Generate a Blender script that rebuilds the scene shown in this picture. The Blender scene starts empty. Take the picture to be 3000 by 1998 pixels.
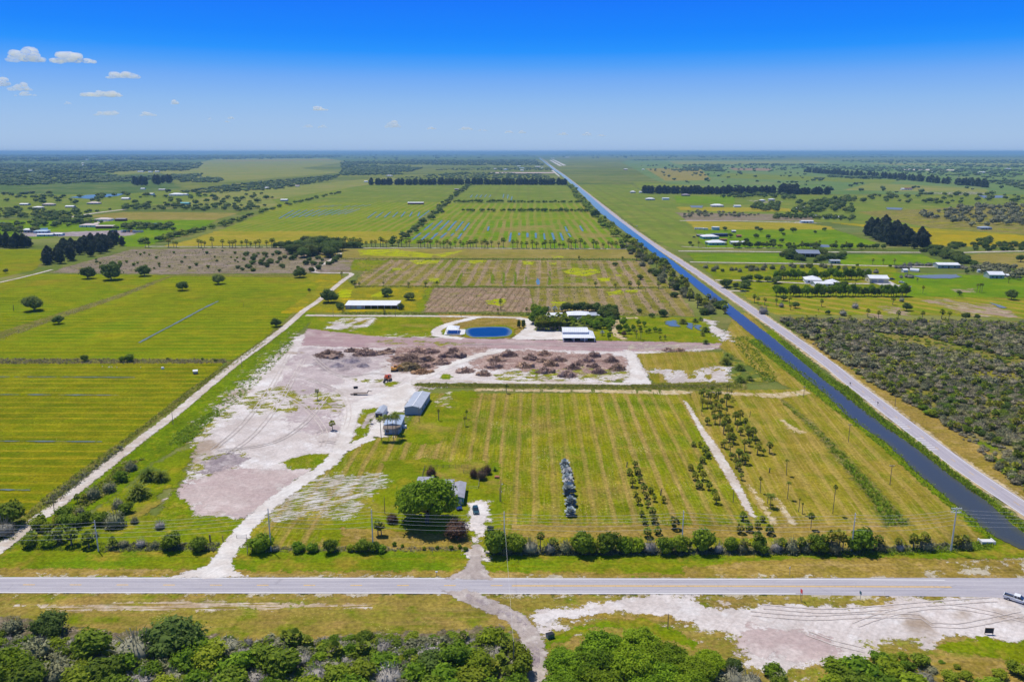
import bpy, math, random
import numpy as np
from mathutils import Vector
random.seed(7); RNG = np.random.default_rng(7)
SC = bpy.context.scene
COL = SC.collection
R = math.radians
# ------------------------------------------------------------------ camera
H = 110.0; F = 2333.0; PITCH = math.atan((999 - 444.5) / F)
cp, sp = math.cos(PITCH), math.sin(PITCH)
def U(x, y, z=0.0):
    """point of the place seen at photo pixel x, y, at height z"""
    dx, dy = (x - 1500) / F, (999 - y) / F
    d = (dx, cp + dy * sp, -sp + dy * cp)
    t = (z - H) / d[2]
    return Vector((d[0] * t, d[1] * t, z))
def depth(p): return p[1] * cp + (H - p[2]) * sp
def mpp(p): return depth(p) / F            # metres per photo pixel
class Crop:
    def __init__(s, x0, y0, k): s.x0, s.y0, s.k = x0, y0, k
    def px(s, x, y): return s.x0 + x / s.k, s.y0 + y / s.k
    def __call__(s, x, y, z=0.0): return U(*s.px(x, y), z)
    def size(s, p, w): return w / s.k * mpp(p)
r1 = Crop(0, 1000, 1.571); r2 = Crop(1000, 1000, 1.571); r3 = Crop(2000, 1000, 1.571)
r4 = Crop(0, 430, 2.355); r5 = Crop(1000, 430, 2.355); r6 = Crop(2000, 430, 2.355)
q1 = Crop(900, 900, 3.92); q2 = Crop(1400, 880, 3.364); q3 = Crop(1100, 1330, 3.92)
q4 = Crop(1500, 1100, 2.8); q5 = Crop(2000, 1100, 2.8); q6 = Crop(0, 1240, 3.016)
b1 = Crop(0, 1740, 2.944); b2 = Crop(800, 1740, 2.944); b3 = Crop(1500, 1740, 2.944); b4 = Crop(2200, 1540, 2.944)
hh = Crop(1400, 420, 3.925); lf = Crop(0, 530, 4.71); rh = Crop(2000, 560, 4.71); rr = Crop(2300, 640, 3.364)
lh = Crop(0, 440, 3.925); ml = Crop(700, 650, 3.925); sc_ = Crop(2400, 900, 3.92); bb = Crop(1580, 880, 11.775)
pp = Crop(1250, 920, 8.41); ws = Crop(960, 860, 8.41); cw = Crop(280, 1040, 6.926); hs = Crop(1080, 1080, 7.125)
D = Crop(0, 0, 0.785)
S1 = Crop(0, 0, 1.0)

cam_d = bpy.data.cameras.new('camera'); cam = bpy.data.objects.new('camera', cam_d); COL.objects.link(cam)
cam.location = (0, 0, H); cam.rotation_euler = (math.pi / 2 - PITCH, 0, 0)
cam_d.sensor_width = 36; cam_d.lens = 28.0; cam_d.clip_start = 1; cam_d.clip_end = 300000
SC.camera = cam
SC.view_settings.view_transform = 'Standard'; SC.view_settings.look = 'None'
SC.view_settings.exposure = 0.0; SC.view_settings.gamma = 1.0
SC.cycles.transparent_max_bounces = 24; SC.cycles.max_bounces = 5; SC.cycles.diffuse_bounces = 2
SC.cycles.glossy_bounces = 2; SC.cycles.transmission_bounces = 2; SC.cycles.volume_bounces = 8
SC.cycles.use_denoising = True
SC.cycles.caustics_reflective = False; SC.cycles.caustics_refractive = False
try: SC.cycles.denoiser = 'OPENIMAGEDENOISE'
except Exception: pass
# ------------------------------------------------------------------ materials
def lin(c): return c / 12.92 if c <= .04045 else ((c + .055) / 1.055) ** 2.4
KEXP = 1.30
def C(r, g, b, k=None):
    """surface colour that looks like sRGB r,g,b in this daylight"""
    k = KEXP if k is None else k
    return (min(.9, lin(r / 255) / k), min(.9, lin(g / 255) / k), min(.9, lin(b / 255) / k), 1.0)
class NT:
    def __init__(s, name):
        s.m = bpy.data.materials.new(name); s.m.use_nodes = True; s.t = s.m.node_tree
        s.t.nodes.clear(); s.o = s.n('ShaderNodeOutputMaterial')
    def n(s, t, **kw):
        nd = s.t.nodes.new(t)
        for k, v in kw.items(): setattr(nd, k, v)
        return nd
    def put(s, sock, v):
        if isinstance(v, bpy.types.NodeSocket): s.t.links.new(v, sock)
        else: sock.default_value = v
    def math(s, op, a, b=None, c=None, clamp=False):
        nd = s.n('ShaderNodeMath', operation=op, use_clamp=clamp); s.put(nd.inputs[0], a)
        if b is not None: s.put(nd.inputs[1], b)
        if c is not None: s.put(nd.inputs[2], c)
        return nd.outputs[0]
    def mix(s, f, a, b, bt='MIX'):
        nd = s.n('ShaderNodeMix', data_type='RGBA', blend_type=bt); s.put(nd.inputs[0], f); s.put(nd.inputs[6], a); s.put(nd.inputs[7], b)
        return nd.outputs[2]
    def noise(s, vec, scale, detail=4, rough=.55, dist=0.0):
        nd = s.n('ShaderNodeTexNoise'); s.put(nd.inputs['Vector'], vec); nd.inputs['Scale'].default_value = scale
        nd.inputs['Detail'].default_value = detail; nd.inputs['Roughness'].default_value = rough; nd.inputs['Distortion'].default_value = dist
        return nd.outputs[0]
    def step(s, v, a, b):
        nd = s.n('ShaderNodeMapRange', interpolation_type='SMOOTHSTEP'); s.put(nd.inputs[0], v)
        nd.inputs[1].default_value = a; nd.inputs[2].default_value = b
        return nd.outputs[0]
    def pos(s): return s.n('ShaderNodeNewGeometry').outputs['Position']
    def mapv(s, vec, rotz=0, scale=(1, 1, 1), loc=(0, 0, 0)):
        # rotate first, then scale
        a = s.n('ShaderNodeMapping'); s.put(a.inputs[0], vec); a.inputs['Rotation'].default_value = (0, 0, rotz)
        b = s.n('ShaderNodeMapping'); s.put(b.inputs[0], a.outputs[0]); b.inputs['Scale'].default_value = scale; b.inputs['Location'].default_value = loc
        return b.outputs[0]
    def attr(s, name): return s.n('ShaderNodeAttribute', attribute_name=name).outputs['Fac']
    def bsdf(s, col, rough=.95, spec=.1, metal=0.0):
        p = s.n('ShaderNodeBsdfPrincipled'); s.put(p.inputs['Base Color'], col); s.put(p.inputs['Roughness'], rough)
        p.inputs['Specular IOR Level'].default_value = spec; p.inputs['Metallic'].default_value = metal
        return p
    def out(s, sh): s.t.links.new(sh, s.o.inputs[0]); return s.m
MATS = {}
def gmat(name, cols, scale=30.0, stripes=(), streak=None, speck=None, edge=(1.5, 4.0, .25), tex=1.0, seed=0.0, alpha=True, patches=(), thr=(.35, .65), cover=None, tracks=False):
    """ground cover: big soft patches, fine grain, furrow stripes, mowing streaks, scattered flecks, ragged edge"""
    t = NT(name); P = t.mapv(t.pos(), 0, (1, 1, 1), (seed * 37.1, seed * 11.7, 0))
    n1 = t.noise(P, 1.0 / scale, 6, .6, .3)
    col = t.mix(t.step(n1, *thr), cols[0], cols[1])
    if len(cols) > 2:
        n2 = t.noise(t.mapv(P, .6, (1, 1, 1), (91, 13, 0)), 2.3 / scale, 6, .65)
        col = t.mix(t.step(n2, .48, .68), col, cols[2])
    for (c, sc, a, b) in patches:
        n3 = t.noise(t.mapv(P, .3, (1, 1, 1), (17 + sc, 53, 0)), 1.0 / sc, 5, .6)
        col = t.mix(t.step(n3, a, b), col, c)
    if streak:
        for (ang, strength, c, w, ln) in streak:
            v = t.mapv(P, -R(ang), (1 / ln, 1 / w, 1))
            n4 = t.noise(v, 1.0, 4, .65)
            col = t.mix(t.math('MULTIPLY', t.step(n4, .45, .75), strength), col, c)
    for (ang, sp_, strength, c, duty) in stripes:
        v = t.mapv(P, -R(ang), (1, 1, 1))
        y = t.n('ShaderNodeSeparateXYZ'); t.put(y.inputs[0], v)
        wob = t.noise(t.mapv(P, -R(ang), (.012, .05, 1)), 1.0, 3)
        ph = t.math('ADD', t.math('MULTIPLY', y.outputs[1], 1.0 / sp_), t.math('MULTIPLY', wob, .5))
        tri = t.math('ABSOLUTE', t.math('SUBTRACT', t.math('FRACT', ph), .5))       # 0 mid .. .5 edge
        ragged = t.noise(t.mapv(P, -R(ang), (.07, .35, 1)), 1.0, 5, .7)
        m = t.step(t.math('ADD', tri, t.math('MULTIPLY', t.math('SUBTRACT', ragged, .5), .42)), .5 - duty / 2 - .05, .5 - duty / 2 + .05)
        # some bands strong, some faint
        idx = t.math('FLOOR', ph); wn = t.n('ShaderNodeTexWhiteNoise', noise_dimensions='1D'); t.put(wn.inputs['W'], idx)
        m = t.math('MULTIPLY', m, t.math('MULTIPLY_ADD', wn.outputs[0], .6, .4))
        m = t.math('MULTIPLY', m, t.math('MULTIPLY', t.step(t.noise(P, .018, 3), .15, .5), strength))
        col = t.mix(m, col, c)
    if speck:
        c, sz, th = speck
        n5 = t.noise(P, 1.0 / sz, 3, .7)
        big = t.noise(P, .05, 3)
        col = t.mix(t.step(t.math('ADD', n5, t.math('MULTIPLY', t.math('SUBTRACT', big, .5), .35)), th, th + .07), col, c)
    g1 = t.noise(P, .9, 5, .75); g2 = t.noise(P, .11, 4, .6)
    f = t.math('MULTIPLY_ADD', t.math('SUBTRACT', g1, .5), 2.0 * tex, 1.0)
    f = t.math('MULTIPLY', f, t.math('MULTIPLY_ADD', t.math('SUBTRACT', g2, .5), .8 * tex, 1.0)); f = t.math('MULTIPLY', f, t.math('MULTIPLY_ADD', t.math('SUBTRACT', t.noise(P, .017, 5, .65), .5), .55 * min(tex, 1), 1.0))
    v = t.n('ShaderNodeCombineXYZ')
    for i in range(3): t.put(v.inputs[i], f)
    col = t.mix(1.0, col, v.outputs[0], 'MULTIPLY')
    sh = t.bsdf(col, 1.0, 0.0).outputs[0]
    if alpha:
        w, amp, ns = edge
        d = t.attr('d')
        nn = t.noise(t.mapv(P, 0, (1, 1, 1), (7, 71, 0)), ns, 10, .78)
        a = t.step(t.math('ADD', d, t.math('MULTIPLY', t.math('SUBTRACT', nn, .5), (amp + w) * 2.4)), -.06 * w, .06 * w)
        if cover:
            sz, lo, hi, sx, ang = cover
            n6 = t.noise(t.mapv(P, -R(ang), (1 / sz / sx, 1 / sz, 1)), 1.0, 9, .74)
            a = t.math('MULTIPLY', a, t.step(n6, (lo + hi) / 2 - .008, (lo + hi) / 2 + .008))
        tr = t.n('ShaderNodeBsdfTransparent'); mx = t.n('ShaderNodeMixShader')
        t.put(mx.inputs[0], a); t.t.links.new(tr.outputs[0], mx.inputs[1]); t.t.links.new(sh, mx.inputs[2]); sh = mx.outputs[0]
    MATS[name] = t.out(sh); return MATS[name]
# ------------------------------------------------------------------ mesh helpers
def mesh_obj(name, V, Fc, mat=None, parent=None, attrs=None, smooth=False, link=True, uv=None):
    """V (n,3) array, Fc (m,3|4) array or list of polygons"""
    me = bpy.data.meshes.new(name)
    V = np.asarray(V, dtype=np.float32)
    if isinstance(Fc, np.ndarray):
        k = Fc.shape[1]; m = Fc.shape[0]
        me.vertices.add(len(V)); me.vertices.foreach_set('co', V.ravel())
        me.loops.add(m * k); me.loops.foreach_set('vertex_index', Fc.astype(np.int32).ravel())
        me.polygons.add(m); me.polygons.foreach_set('loop_start', np.arange(0, m * k, k, dtype=np.int32))
        me.polygons.foreach_set('loop_total', np.full(m, k, dtype=np.int32))
        me.update(calc_edges=True)
    else:
        me.from_pydata([tuple(v) for v in V.tolist()], [], Fc); me.update()
    for an, arr in (attrs or {}).items():
        a = me.attributes.new(an, 'FLOAT', 'POINT'); a.data.foreach_set('value', np.asarray(arr, dtype=np.float32))
    if mat:
        for mm in (mat if isinstance(mat, (list, tuple)) else [mat]): me.materials.append(mm)
    if smooth: me.polygons.foreach_set('use_smooth', np.ones(len(me.polygons), dtype=bool))
    if not link: return me
    return obj(name, me, parent)
def obj(name, data, parent=None, loc=None, rot=None, scale=None):
    o = bpy.data.objects.new(name, data); COL.objects.link(o)
    if parent: o.parent = parent
    if loc is not None: o.location = loc
    if rot is not None: o.rotation_euler = rot
    if scale is not None: o.scale = (scale,) * 3 if isinstance(scale, (int, float)) else scale
    return o
def tag(o, label=None, cat=None, group=None, kind=None):
    if label: o['label'] = label
    if cat: o['category'] = cat
    if group: o['group'] = group
    if kind: o['kind'] = kind
    return o
def thing(name, loc, label, cat, group=None, rz=0.0):
    return tag(obj(name, None, None, loc, (0, 0, rz)), label, cat, group)
class MB:
    """collects boxes, bars, prisms into one mesh"""
    def __init__(s): s.V = []; s.F = []; s.M = []; s.mi = 0
    def add(s, vs, fs):
        b = len(s.V); s.V += [tuple(v) for v in vs]; s.F += [[b + i for i in f] for f in fs]; s.M += [s.mi] * len(fs); return s
    def box(s, x0, x1, y0, y1, z0, z1):
        return s.add([(x0,y0,z0),(x1,y0,z0),(x1,y1,z0),(x0,y1,z0),(x0,y0,z1),(x1,y0,z1),(x1,y1,z1),(x0,y1,z1)],
                     [(3,2,1,0),(4,5,6,7),(0,1,5,4),(1,2,6,5),(2,3,7,6),(3,0,4,7)])
    def bar(s, a, b, r0, r1=None, n=6):
        r1 = r0 if r1 is None else r1
        a, b = Vector(a), Vector(b); d = (b - a).normalized()
        u = d.orthogonal().normalized(); w = d.cross(u)
        vs = [a + (u * math.cos(2*math.pi*i/n) + w * math.sin(2*math.pi*i/n)) * r0 for i in range(n)] + \
             [b + (u * math.cos(2*math.pi*i/n) + w * math.sin(2*math.pi*i/n)) * r1 for i in range(n)]
        return s.add(vs, [(i, (i+1) % n, n + (i+1) % n, n + i) for i in range(n)] + [tuple(range(n))[::-1], tuple(range(n, 2*n))])
    def prism(s, prof, x0, x1):
        """profile in (y,z) run along x"""
        n = len(prof)
        return s.add([(x0, y, z) for y, z in prof] + [(x1, y, z) for y, z in prof],
                     [(i, (i+1) % n, n + (i+1) % n, n + i) for i in range(n)] + [tuple(range(n))[::-1], tuple(range(n, 2*n))])
    def build(s, name, mat, parent=None, loc=None, rot=None):
        me = bpy.data.meshes.new(name); me.from_pydata(s.V, [], s.F); me.update()
        for mm in (mat if isinstance(mat, (list, tuple)) else [mat]): me.materials.append(mm)
        me.polygons.foreach_set('material_index', np.array(s.M, dtype=np.int32))
        import bmesh
        bm = bmesh.new(); bm.from_mesh(me); bmesh.ops.recalc_face_normals(bm, faces=bm.faces); bm.to_mesh(me); bm.free()
        return obj(name, me, parent, loc, rot)
def sdf(poly, X, Y):
    px = np.array([p[0] for p in poly]); py = np.array([p[1] for p in poly]); n = len(px)
    dmin = np.full(X.shape, 1e18); inside = np.zeros(X.shape, dtype=bool)
    for i in range(n):
        x1, y1, x2, y2 = px[i], py[i], px[(i+1) % n], py[(i+1) % n]
        ex, ey = x2 - x1, y2 - y1; L2 = ex*ex + ey*ey + 1e-12
        t = np.clip(((X - x1)*ex + (Y - y1)*ey) / L2, 0, 1)
        dmin = np.minimum(dmin, (X - x1 - t*ex)**2 + (Y - y1 - t*ey)**2)
        c = ((y1 > Y) != (y2 > Y)) & (X < ex * (Y - y1) / (ey if ey else 1e-12) + x1)
        inside ^= c
    d = np.sqrt(dmin); return np.where(inside, d, -d)
def smooth_poly(poly, it=1):
    for _ in range(it):
        q = []
        for i in range(len(poly)):
            a, b = Vector(poly[i]), Vector(poly[(i+1) % len(poly)])
            q += [a * .75 + b * .25, a * .25 + b * .75]
        poly = q
    return poly
def patch(name, poly, mat, z, margin=6.0, N=90, smooth=0, kind='structure'):
    poly = [Vector((p[0], p[1])) for p in poly]
    if smooth: poly = smooth_poly(poly, smooth)
    xs = [p[0] for p in poly]; ys = [p[1] for p in poly]
    x0, x1, y0, y1 = min(xs) - margin, max(xs) + margin, min(ys) - margin, max(ys) + margin
    cell = max((x1 - x0), (y1 - y0)) / N; cell = max(cell, min(x1 - x0, y1 - y0) / N)
    nx, ny = max(8, int((x1 - x0) / cell)), max(8, int((y1 - y0) / cell))
    gx, gy = np.meshgrid(np.linspace(x0, x1, nx + 1), np.linspace(y0, y1, ny + 1))
    d = sdf(poly, gx, gy)
    idx = np.arange((nx + 1) * (ny + 1)).reshape(ny + 1, nx + 1)
    q = np.stack([idx[:-1, :-1], idx[:-1, 1:], idx[1:, 1:], idx[1:, :-1]], -1).reshape(-1, 4)
    keep = d.ravel()[q].max(1) > -margin
    q = q[keep]; used, inv = np.unique(q, return_inverse=True)
    V = np.stack([gx.ravel(), gy.ravel(), np.full(gx.size, z)], -1)[used]
    o = mesh_obj(name, V, inv.reshape(-1, 4), mat, attrs={'d': d.ravel()[used]})
    return tag(o, kind=kind)
def path_pts(pts, step):
    P = [Vector((p[0], p[1])) for p in pts]
    # Catmull-Rom
    out = []
    for i in range(len(P) - 1):
        p0 = P[max(i-1, 0)]; p1 = P[i]; p2 = P[i+1]; p3 = P[min(i+2, len(P)-1)]
        n = max(1, int((p2 - p1).length / step))
        for k in range(n):
            t = k / n
            out.append(.5 * ((2*p1) + (p2-p0)*t + (2*p0-5*p1+4*p2-p3)*t*t + (3*p1-p0-3*p2+p3)*t*t*t))
    out.append(P[-1]); return out
def strip(name, pts, width, mat, z, margin=2.0, step=6.0, kind='structure', parent=None, linear=False):
    """ribbon along a line; 'd' distance in from its edge, 'across' -1..1, 'along' metres"""
    P = path_pts(pts, step) if not linear else [Vector((p[0], p[1])) for p in pts]
    n = len(P); w = width if callable(width) else (lambda t: width)
    V, dd, ac, al = [], [], [], []; s = 0
    for i, p in enumerate(P):
        a, b = P[max(i-1, 0)], P[min(i+1, n-1)]; tn = (b - a).normalized(); nr = Vector((-tn.y, tn.x))
        if i: s += (p - P[i-1]).length
        hw = w(i / (n - 1)) / 2
        for o_ in (-hw - margin, -hw * .5, 0, hw * .5, hw + margin):
            q = p + nr * o_; V.append((q.x, q.y, z)); dd.append(hw - abs(o_)); ac.append(o_ / hw); al.append(s)
    Fq = np.array([[i*5 + k, i*5 + k + 1, (i+1)*5 + k + 1, (i+1)*5 + k] for i in range(n - 1) for k in range(4)])[:, ::-1]
    o = mesh_obj(name, np.array(V), Fq, mat, parent, {'d': dd, 'across': ac, 'along': al})
    return tag(o, kind=kind) if not parent else o
# ------------------------------------------------------------------ sky and sun
SUN_EL, SUN_AZ = R(67), math.atan2(-.67, .74)          # azimuth measured from +Y towards +X
sd = Vector((math.sin(SUN_AZ) * math.cos(SUN_EL), math.cos(SUN_AZ) * math.cos(SUN_EL), math.sin(SUN_EL)))
ld = bpy.data.lights.new('sun', 'SUN'); ld.energy = 4.2; ld.angle = R(.53); ld.color = (1.0, .95, .85)
lo = obj('sun', ld); lo.rotation_euler = (-sd).to_track_quat('-Z', 'Y').to_euler()
W = bpy.data.worlds.new('World'); SC.world = W; W.use_nodes = True
wt = W.node_tree; bg = wt.nodes['Background']
sk = wt.nodes.new('ShaderNodeTexSky'); sk.sky_type = 'NISHITA'; sk.sun_disc = False
sk.sun_elevation = SUN_EL; sk.sun_rotation = SUN_AZ; sk.altitude = 100; sk.air_density = 1.0; sk.dust_density = .6; sk.ozone_density = 3.0
tc = wt.nodes.new('ShaderNodeTexCoord'); sx = wt.nodes.new('ShaderNodeSeparateXYZ'); wt.links.new(tc.outputs['Generated'], sx.inputs[0])
rp = wt.nodes.new('ShaderNodeValToRGB'); wt.links.new(sx.outputs[2], rp.inputs[0])
SKY = [(0.0,(166,193,230)),(.016,(166,196,232)),(.036,(158,193,235)),(.056,(143,187,239)),(.083,(112,171,246)),(.0984,(76,159,250)),(.114,(24,145,254)),(.132,(0,133,254)),(.169,(0,118,252)),(.22,(0,100,225)),(.40,(52,98,165)),(1,(66,100,150))]
el = rp.color_ramp.elements
while len(el) < len(SKY): el.new(.5)
for e, (p_, c_) in zip(el, SKY):
    e.position = p_; e.color = (lin(c_[0]/255), lin(c_[1]/255), lin(c_[2]/255), 1)
SKY_STRENGTH = .10
gm = wt.nodes.new('ShaderNodeMix'); gm.data_type = 'RGBA'; gm.blend_type = 'MIX'; gm.inputs[0].default_value = .96
sc10 = wt.nodes.new('ShaderNodeVectorMath'); sc10.operation = 'SCALE'; sc10.inputs['Scale'].default_value = 1.0 / SKY_STRENGTH
wt.links.new(rp.outputs[0], sc10.inputs[0]); wt.links.new(sk.outputs[0], gm.inputs[6]); wt.links.new(sc10.outputs[0], gm.inputs[7])
wt.links.new(gm.outputs[2], bg.inputs[0]); bg.inputs[1].default_value = SKY_STRENGTH
# ------------------------------------------------------------------ ground covers
G = gmat
G('m_ground', [C(124,134,58), C(108,124,48), C(150,140,80)], 120, patches=[(C(96,118,50), 420, .54, .66), (C(146,146,74), 900, .52, .66)], streak=[(0, .75, C(62,88,52), 260, 2600), (0, .6, C(156,156,98), 150, 1800), (0, .5, C(70,96,60), 900, 9000)], alpha=False, tex=.6)
G('m_verge_front', [C(146,135,52), C(168,140,74), C(122,134,24)], 16, streak=[(0, .55, C(178,152,96), 1.6, 30), (0, .5, C(116,130,20), 2.2, 40)], speck=(C(206,194,120), .5, .66), tex=1.15)
G('m_verge_north', [C(128,140,16), C(110,138,14), C(160,142,48)], 20, streak=[(0, .6, C(158,146,34), 1.4, 34), (0, .4, C(96,132,14), 2.5, 30)], speck=(C(200,190,90), .45, .68), tex=1.1)
G('m_tan_grass', [C(164,138,64), C(146,130,46), C(180,152,92)], 12, streak=[(0, .5, C(186,160,104), 1.2, 22)], tex=1.2, edge=(1.2, 3, .3))
G('m_main_field', [C(146,142,14), C(122,136,8), C(168,150,50)], 24, patches=[(C(156,136,58), 38, .54, .68), (C(108,128,8), 50, .56, .7)], stripes=[(88.6, 6.1, 1.0, C(174,148,82), .36), (88.6, 2.03, .4, C(106,122,12), .4)], streak=[(88.6, .6, C(182,158,88), .6, 12), (88.6, .5, C(100,128,6), .9, 18)], speck=(C(222,210,164), .55, .655), tex=1.3, edge=(.8, 2.5, .4))
G('m_right_field', [C(142,138,28), C(160,140,50), C(122,132,16)], 36, stripes=[(84, 6.5, .7, C(182,156,86), .35)], streak=[(84, .7, C(188,160,96), .8, 22), (84, .4, C(116,130,20), 1.6, 30)], speck=(C(204,190,130), .6, .68), tex=1.1, edge=(.8, 2.5, .4))
G('m_left_field', [C(122,134,6), C(106,124,4), C(140,140,12)], 30, patches=[(C(136,126,24), 60, .54, .68), (C(96,116,4), 45, .56, .7)], stripes=[(0, 7.5, .9, C(172,154,30), .26), (0, 2.5, .3, C(104,116,4), .4)], streak=[(0, .8, C(176,156,30), .7, 14), (0, .6, C(100,116,2), .9, 22), (0, .4, C(156,140,20), 2.0, 30)], speck=(C(190,172,80), .6, .67), tex=1.15, edge=(1.5, 4, .2))
G('m_left_pasture', [C(124,140,8), C(106,134,6), C(146,146,16)], 60, patches=[(C(142,132,34), 90, .54, .68), (C(96,124,6), 70, .55, .7)], stripes=[(0, 9, .8, C(166,154,22), .26)], streak=[(0, .75, C(170,154,22), 1.0, 26), (0, .5, C(98,126,4), 1.6, 40)], tex=1.0, edge=(2, 5, .12))
G('m_rough', [C(124,128,40), C(138,126,68), C(100,114,28)], 5, speck=(C(182,166,120), .8, .62), tex=1.5, edge=(1, 3.5, .35))
G('m_rough_dark', [C(92,104,36), C(118,104,66), C(66,86,26)], 4, speck=(C(150,132,104), .8, .62), tex=1.8, edge=(1, 3, .35))
G('m_lush', [C(118,140,10), C(98,124,10), C(142,146,22)], 7, tex=1.3, speck=(C(150,140,70), .8, .66), edge=(1, 3, .3))
G('m_white_sand', [C(234,224,219), C(212,199,192), C(244,239,236)], 26, streak=[(52, .4, C(196,180,172), 1.0, 16), (-20, .3, C(206,192,186), 1.4, 20)], patches=[(C(178,158,138), 34, .56, .68)], tex=.5, edge=(3, 8, .09))
G('m_sand_edge', [C(214,204,182), C(190,176,150)], 9, tex=.6, edge=(2.4, 6, .2), cover=(5, .42, .62, 1.5, 30))
G('m_sand_wash', [C(230,224,220), C(204,190,182)], 12, streak=[(62, .6, C(180,166,160), 1.0, 22)], tex=.45, edge=(4, 13, .06), cover=(10, .36, .56, 2.2, 62))
G('m_sand_patch', [C(234,226,222), C(216,202,194)], 14, tex=.5, edge=(1.5, 4, .2))
G('m_sand_rows', [C(226,220,214), C(204,192,182)], 12, tex=.6, edge=(4, 12, .06), cover=(.9, .49, .52, 7, 20))
G('m_verge_track', [C(212,192,168), C(190,166,136), C(226,214,200)], 12, tex=.7, edge=(1.5, 3, .2), cover=(1.0, .43, .55, 14, 1))
G('m_pink_sand', [C(208,188,182), C(196,174,170), C(222,206,200)], 22, streak=[(20, .35, C(214,200,196), 1.2, 20)], tex=.5, edge=(5, 12, .08))
G('m_mauve_soil', [C(192,162,160), C(178,148,150), C(206,186,180)], 40, streak=[(1, .65, C(164,134,136), 1.3, 60), (0, .4, C(212,198,192), 1.0, 40)], tex=.5, edge=(1.6, 5, .12))
G('m_grey_soil', [C(182,168,168), C(158,144,148), C(204,192,190)], 16, streak=[(25, .4, C(142,126,132), 1.0, 14)], tex=.8, edge=(6, 16, .08))
G('m_debris_soil', [C(184,156,146), C(160,130,120), C(208,188,176)], 12, speck=(C(126,96,84), .9, .58), tex=1.1, edge=(5, 14, .08))
G('m_grass_patch', [C(132,142,14), C(112,134,10), C(156,148,44)], 9, speck=(C(196,186,120), .6, .66), tex=1.2, edge=(1.5, 5, .15))
G('m_lawn', [C(132,142,12), C(114,134,10), C(158,148,36)], 22, patches=[(C(160,142,64), 30, .55, .68)], streak=[(10, .4, C(152,148,34), 1.5, 24)], tex=1.0, speck=(C(180,166,90), .6, .67), edge=(2, 6, .1))
G('m_thin_grass', [C(150,146,44), C(128,136,36), C(190,174,110)], 8, tex=1.2, edge=(2, 7, .18), cover=(6, .44, .58, 1.4, 10))
G('m_dirt_road', [C(224,212,200), C(206,190,174), C(234,228,222)], 14, tex=.45, edge=(.7, 1.5, .5))
G('m_drive', [C(242,236,230), C(226,215,206)], 10, streak=[(60, .4, C(206,194,188), .6, 14)], tex=.35, edge=(.9, 2.5, .35))
G('m_grey_drive', [C(198,184,176), C(180,166,160), C(214,204,196)], 8, tex=.5, edge=(.7, 1.5, .5))
G('m_tracks', [C(214,192,150), C(196,172,122), C(228,214,188)], 9, tex=.7, edge=(1.4, 3.2, .3), cover=(3, .30, .56, 7, 88))
G('m_thicket_floor', [C(132,116,96), C(104,104,58), C(152,134,118)], 5, speck=(C(186,172,158), .6, .6), tex=1.5, edge=(1.5, 4, .3))
G('m_scrub_floor', [C(138,130,50), C(150,136,86), C(118,126,26)], 16, patches=[(C(152,146,34), 34, .52, .62), (C(110,130,16), 26, .56, .64)], speck=(C(176,156,124), 1.0, .60), tex=1.5, edge=(2, 6, .15))
G('m_brown_bed', [C(174,146,124), C(158,132,106), C(144,132,76)], 26, stripes=[(83, 5.2, .9, C(134,112,82), .36)], streak=[(83, .5, C(196,170,150), .9, 26)], speck=(C(120,112,60), 1.2, .58), tex=1.3, edge=(2, 5, .12))
G('m_mixed_bed', [C(152,138,64), C(132,128,42), C(174,148,114)], 40, stripes=[(87.5, 10.2, .9, C(172,146,122), .44)], patches=[(C(124,132,26), 60, .55, .64)], speck=(C(104,108,44), 1.2, .58), tex=1.3, edge=(2, 5, .12))
G('m_grey_brush', [C(156,138,126), C(140,126,104), C(132,128,66)], 30, streak=[(35, .6, C(132,130,52), 5, 90), (35, .5, C(170,152,142), 3, 60)], speck=(C(106,100,62), 1.5, .6), tex=1.2, edge=(3, 8, .08))
G('m_olive_yellow', [C(152,146,26), C(134,136,30), C(178,154,22)], 30, patches=[(C(196,170,10), 26, .58, .66)], speck=(C(130,120,60), 1.2, .62), tex=1.1, edge=(2, 5, .12))
G('m_flower_yellow', [C(184,190,10), C(164,178,10), C(206,196,14)], 9, tex=.9, edge=(1.2, 4, .1), cover=(6, .40, .54, 3, 0))
G('m_gold_field', [C(164,154,34), C(144,146,26), C(176,158,54)], 90, stripes=[(35, 16, .6, C(188,162,74), .4)], streak=[(35, .6, C(190,164,76), 2.4, 60)], tex=.8, edge=(4, 9, .05))
G('m_far_green', [C(128,148,22), C(112,142,22), C(148,150,34)], 110, stripes=[(88.5, 14, .9, C(158,148,70), .42)], streak=[(35, .45, C(154,152,50), 4, 120)], tex=.8, edge=(4, 9, .05))
G('m_wet_green', [C(120,148,10), C(106,142,10), C(140,152,16)], 80, stripes=[(89, 12.4, 1.0, C(158,142,80), .46)], patches=[(C(150,142,70), 120, .52, .64)], tex=.9, edge=(3, 8, .06))
G('m_olive_field', [C(126,142,50), C(112,134,46), C(146,148,66)], 140, stripes=[(89, 30, .5, C(118,124,56), .3)], streak=[(50, .4, C(158,152,72), 4, 160)], tex=.6, edge=(5, 10, .04))
G('m_pale_field', [C(146,148,74), C(130,142,66), C(160,150,88)], 260, streak=[(5, .4, C(166,156,96), 6, 300)], tex=.5, edge=(8, 20, .02))
G('m_far_pasture', [C(116,140,78), C(104,134,72), C(134,142,88)], 500, patches=[(C(98,128,60), 700, .54, .64)], streak=[(3, .4, C(146,148,90), 14, 500)], tex=.5, edge=(12, 40, .01))  # slightly bluish green, so part of the distance haze is put into the colour
G('m_far_wood_floor', [C(104,124,62), C(84,110,56), C(134,140,84)], 200, tex=.8, edge=(15, 50, .01))
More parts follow.
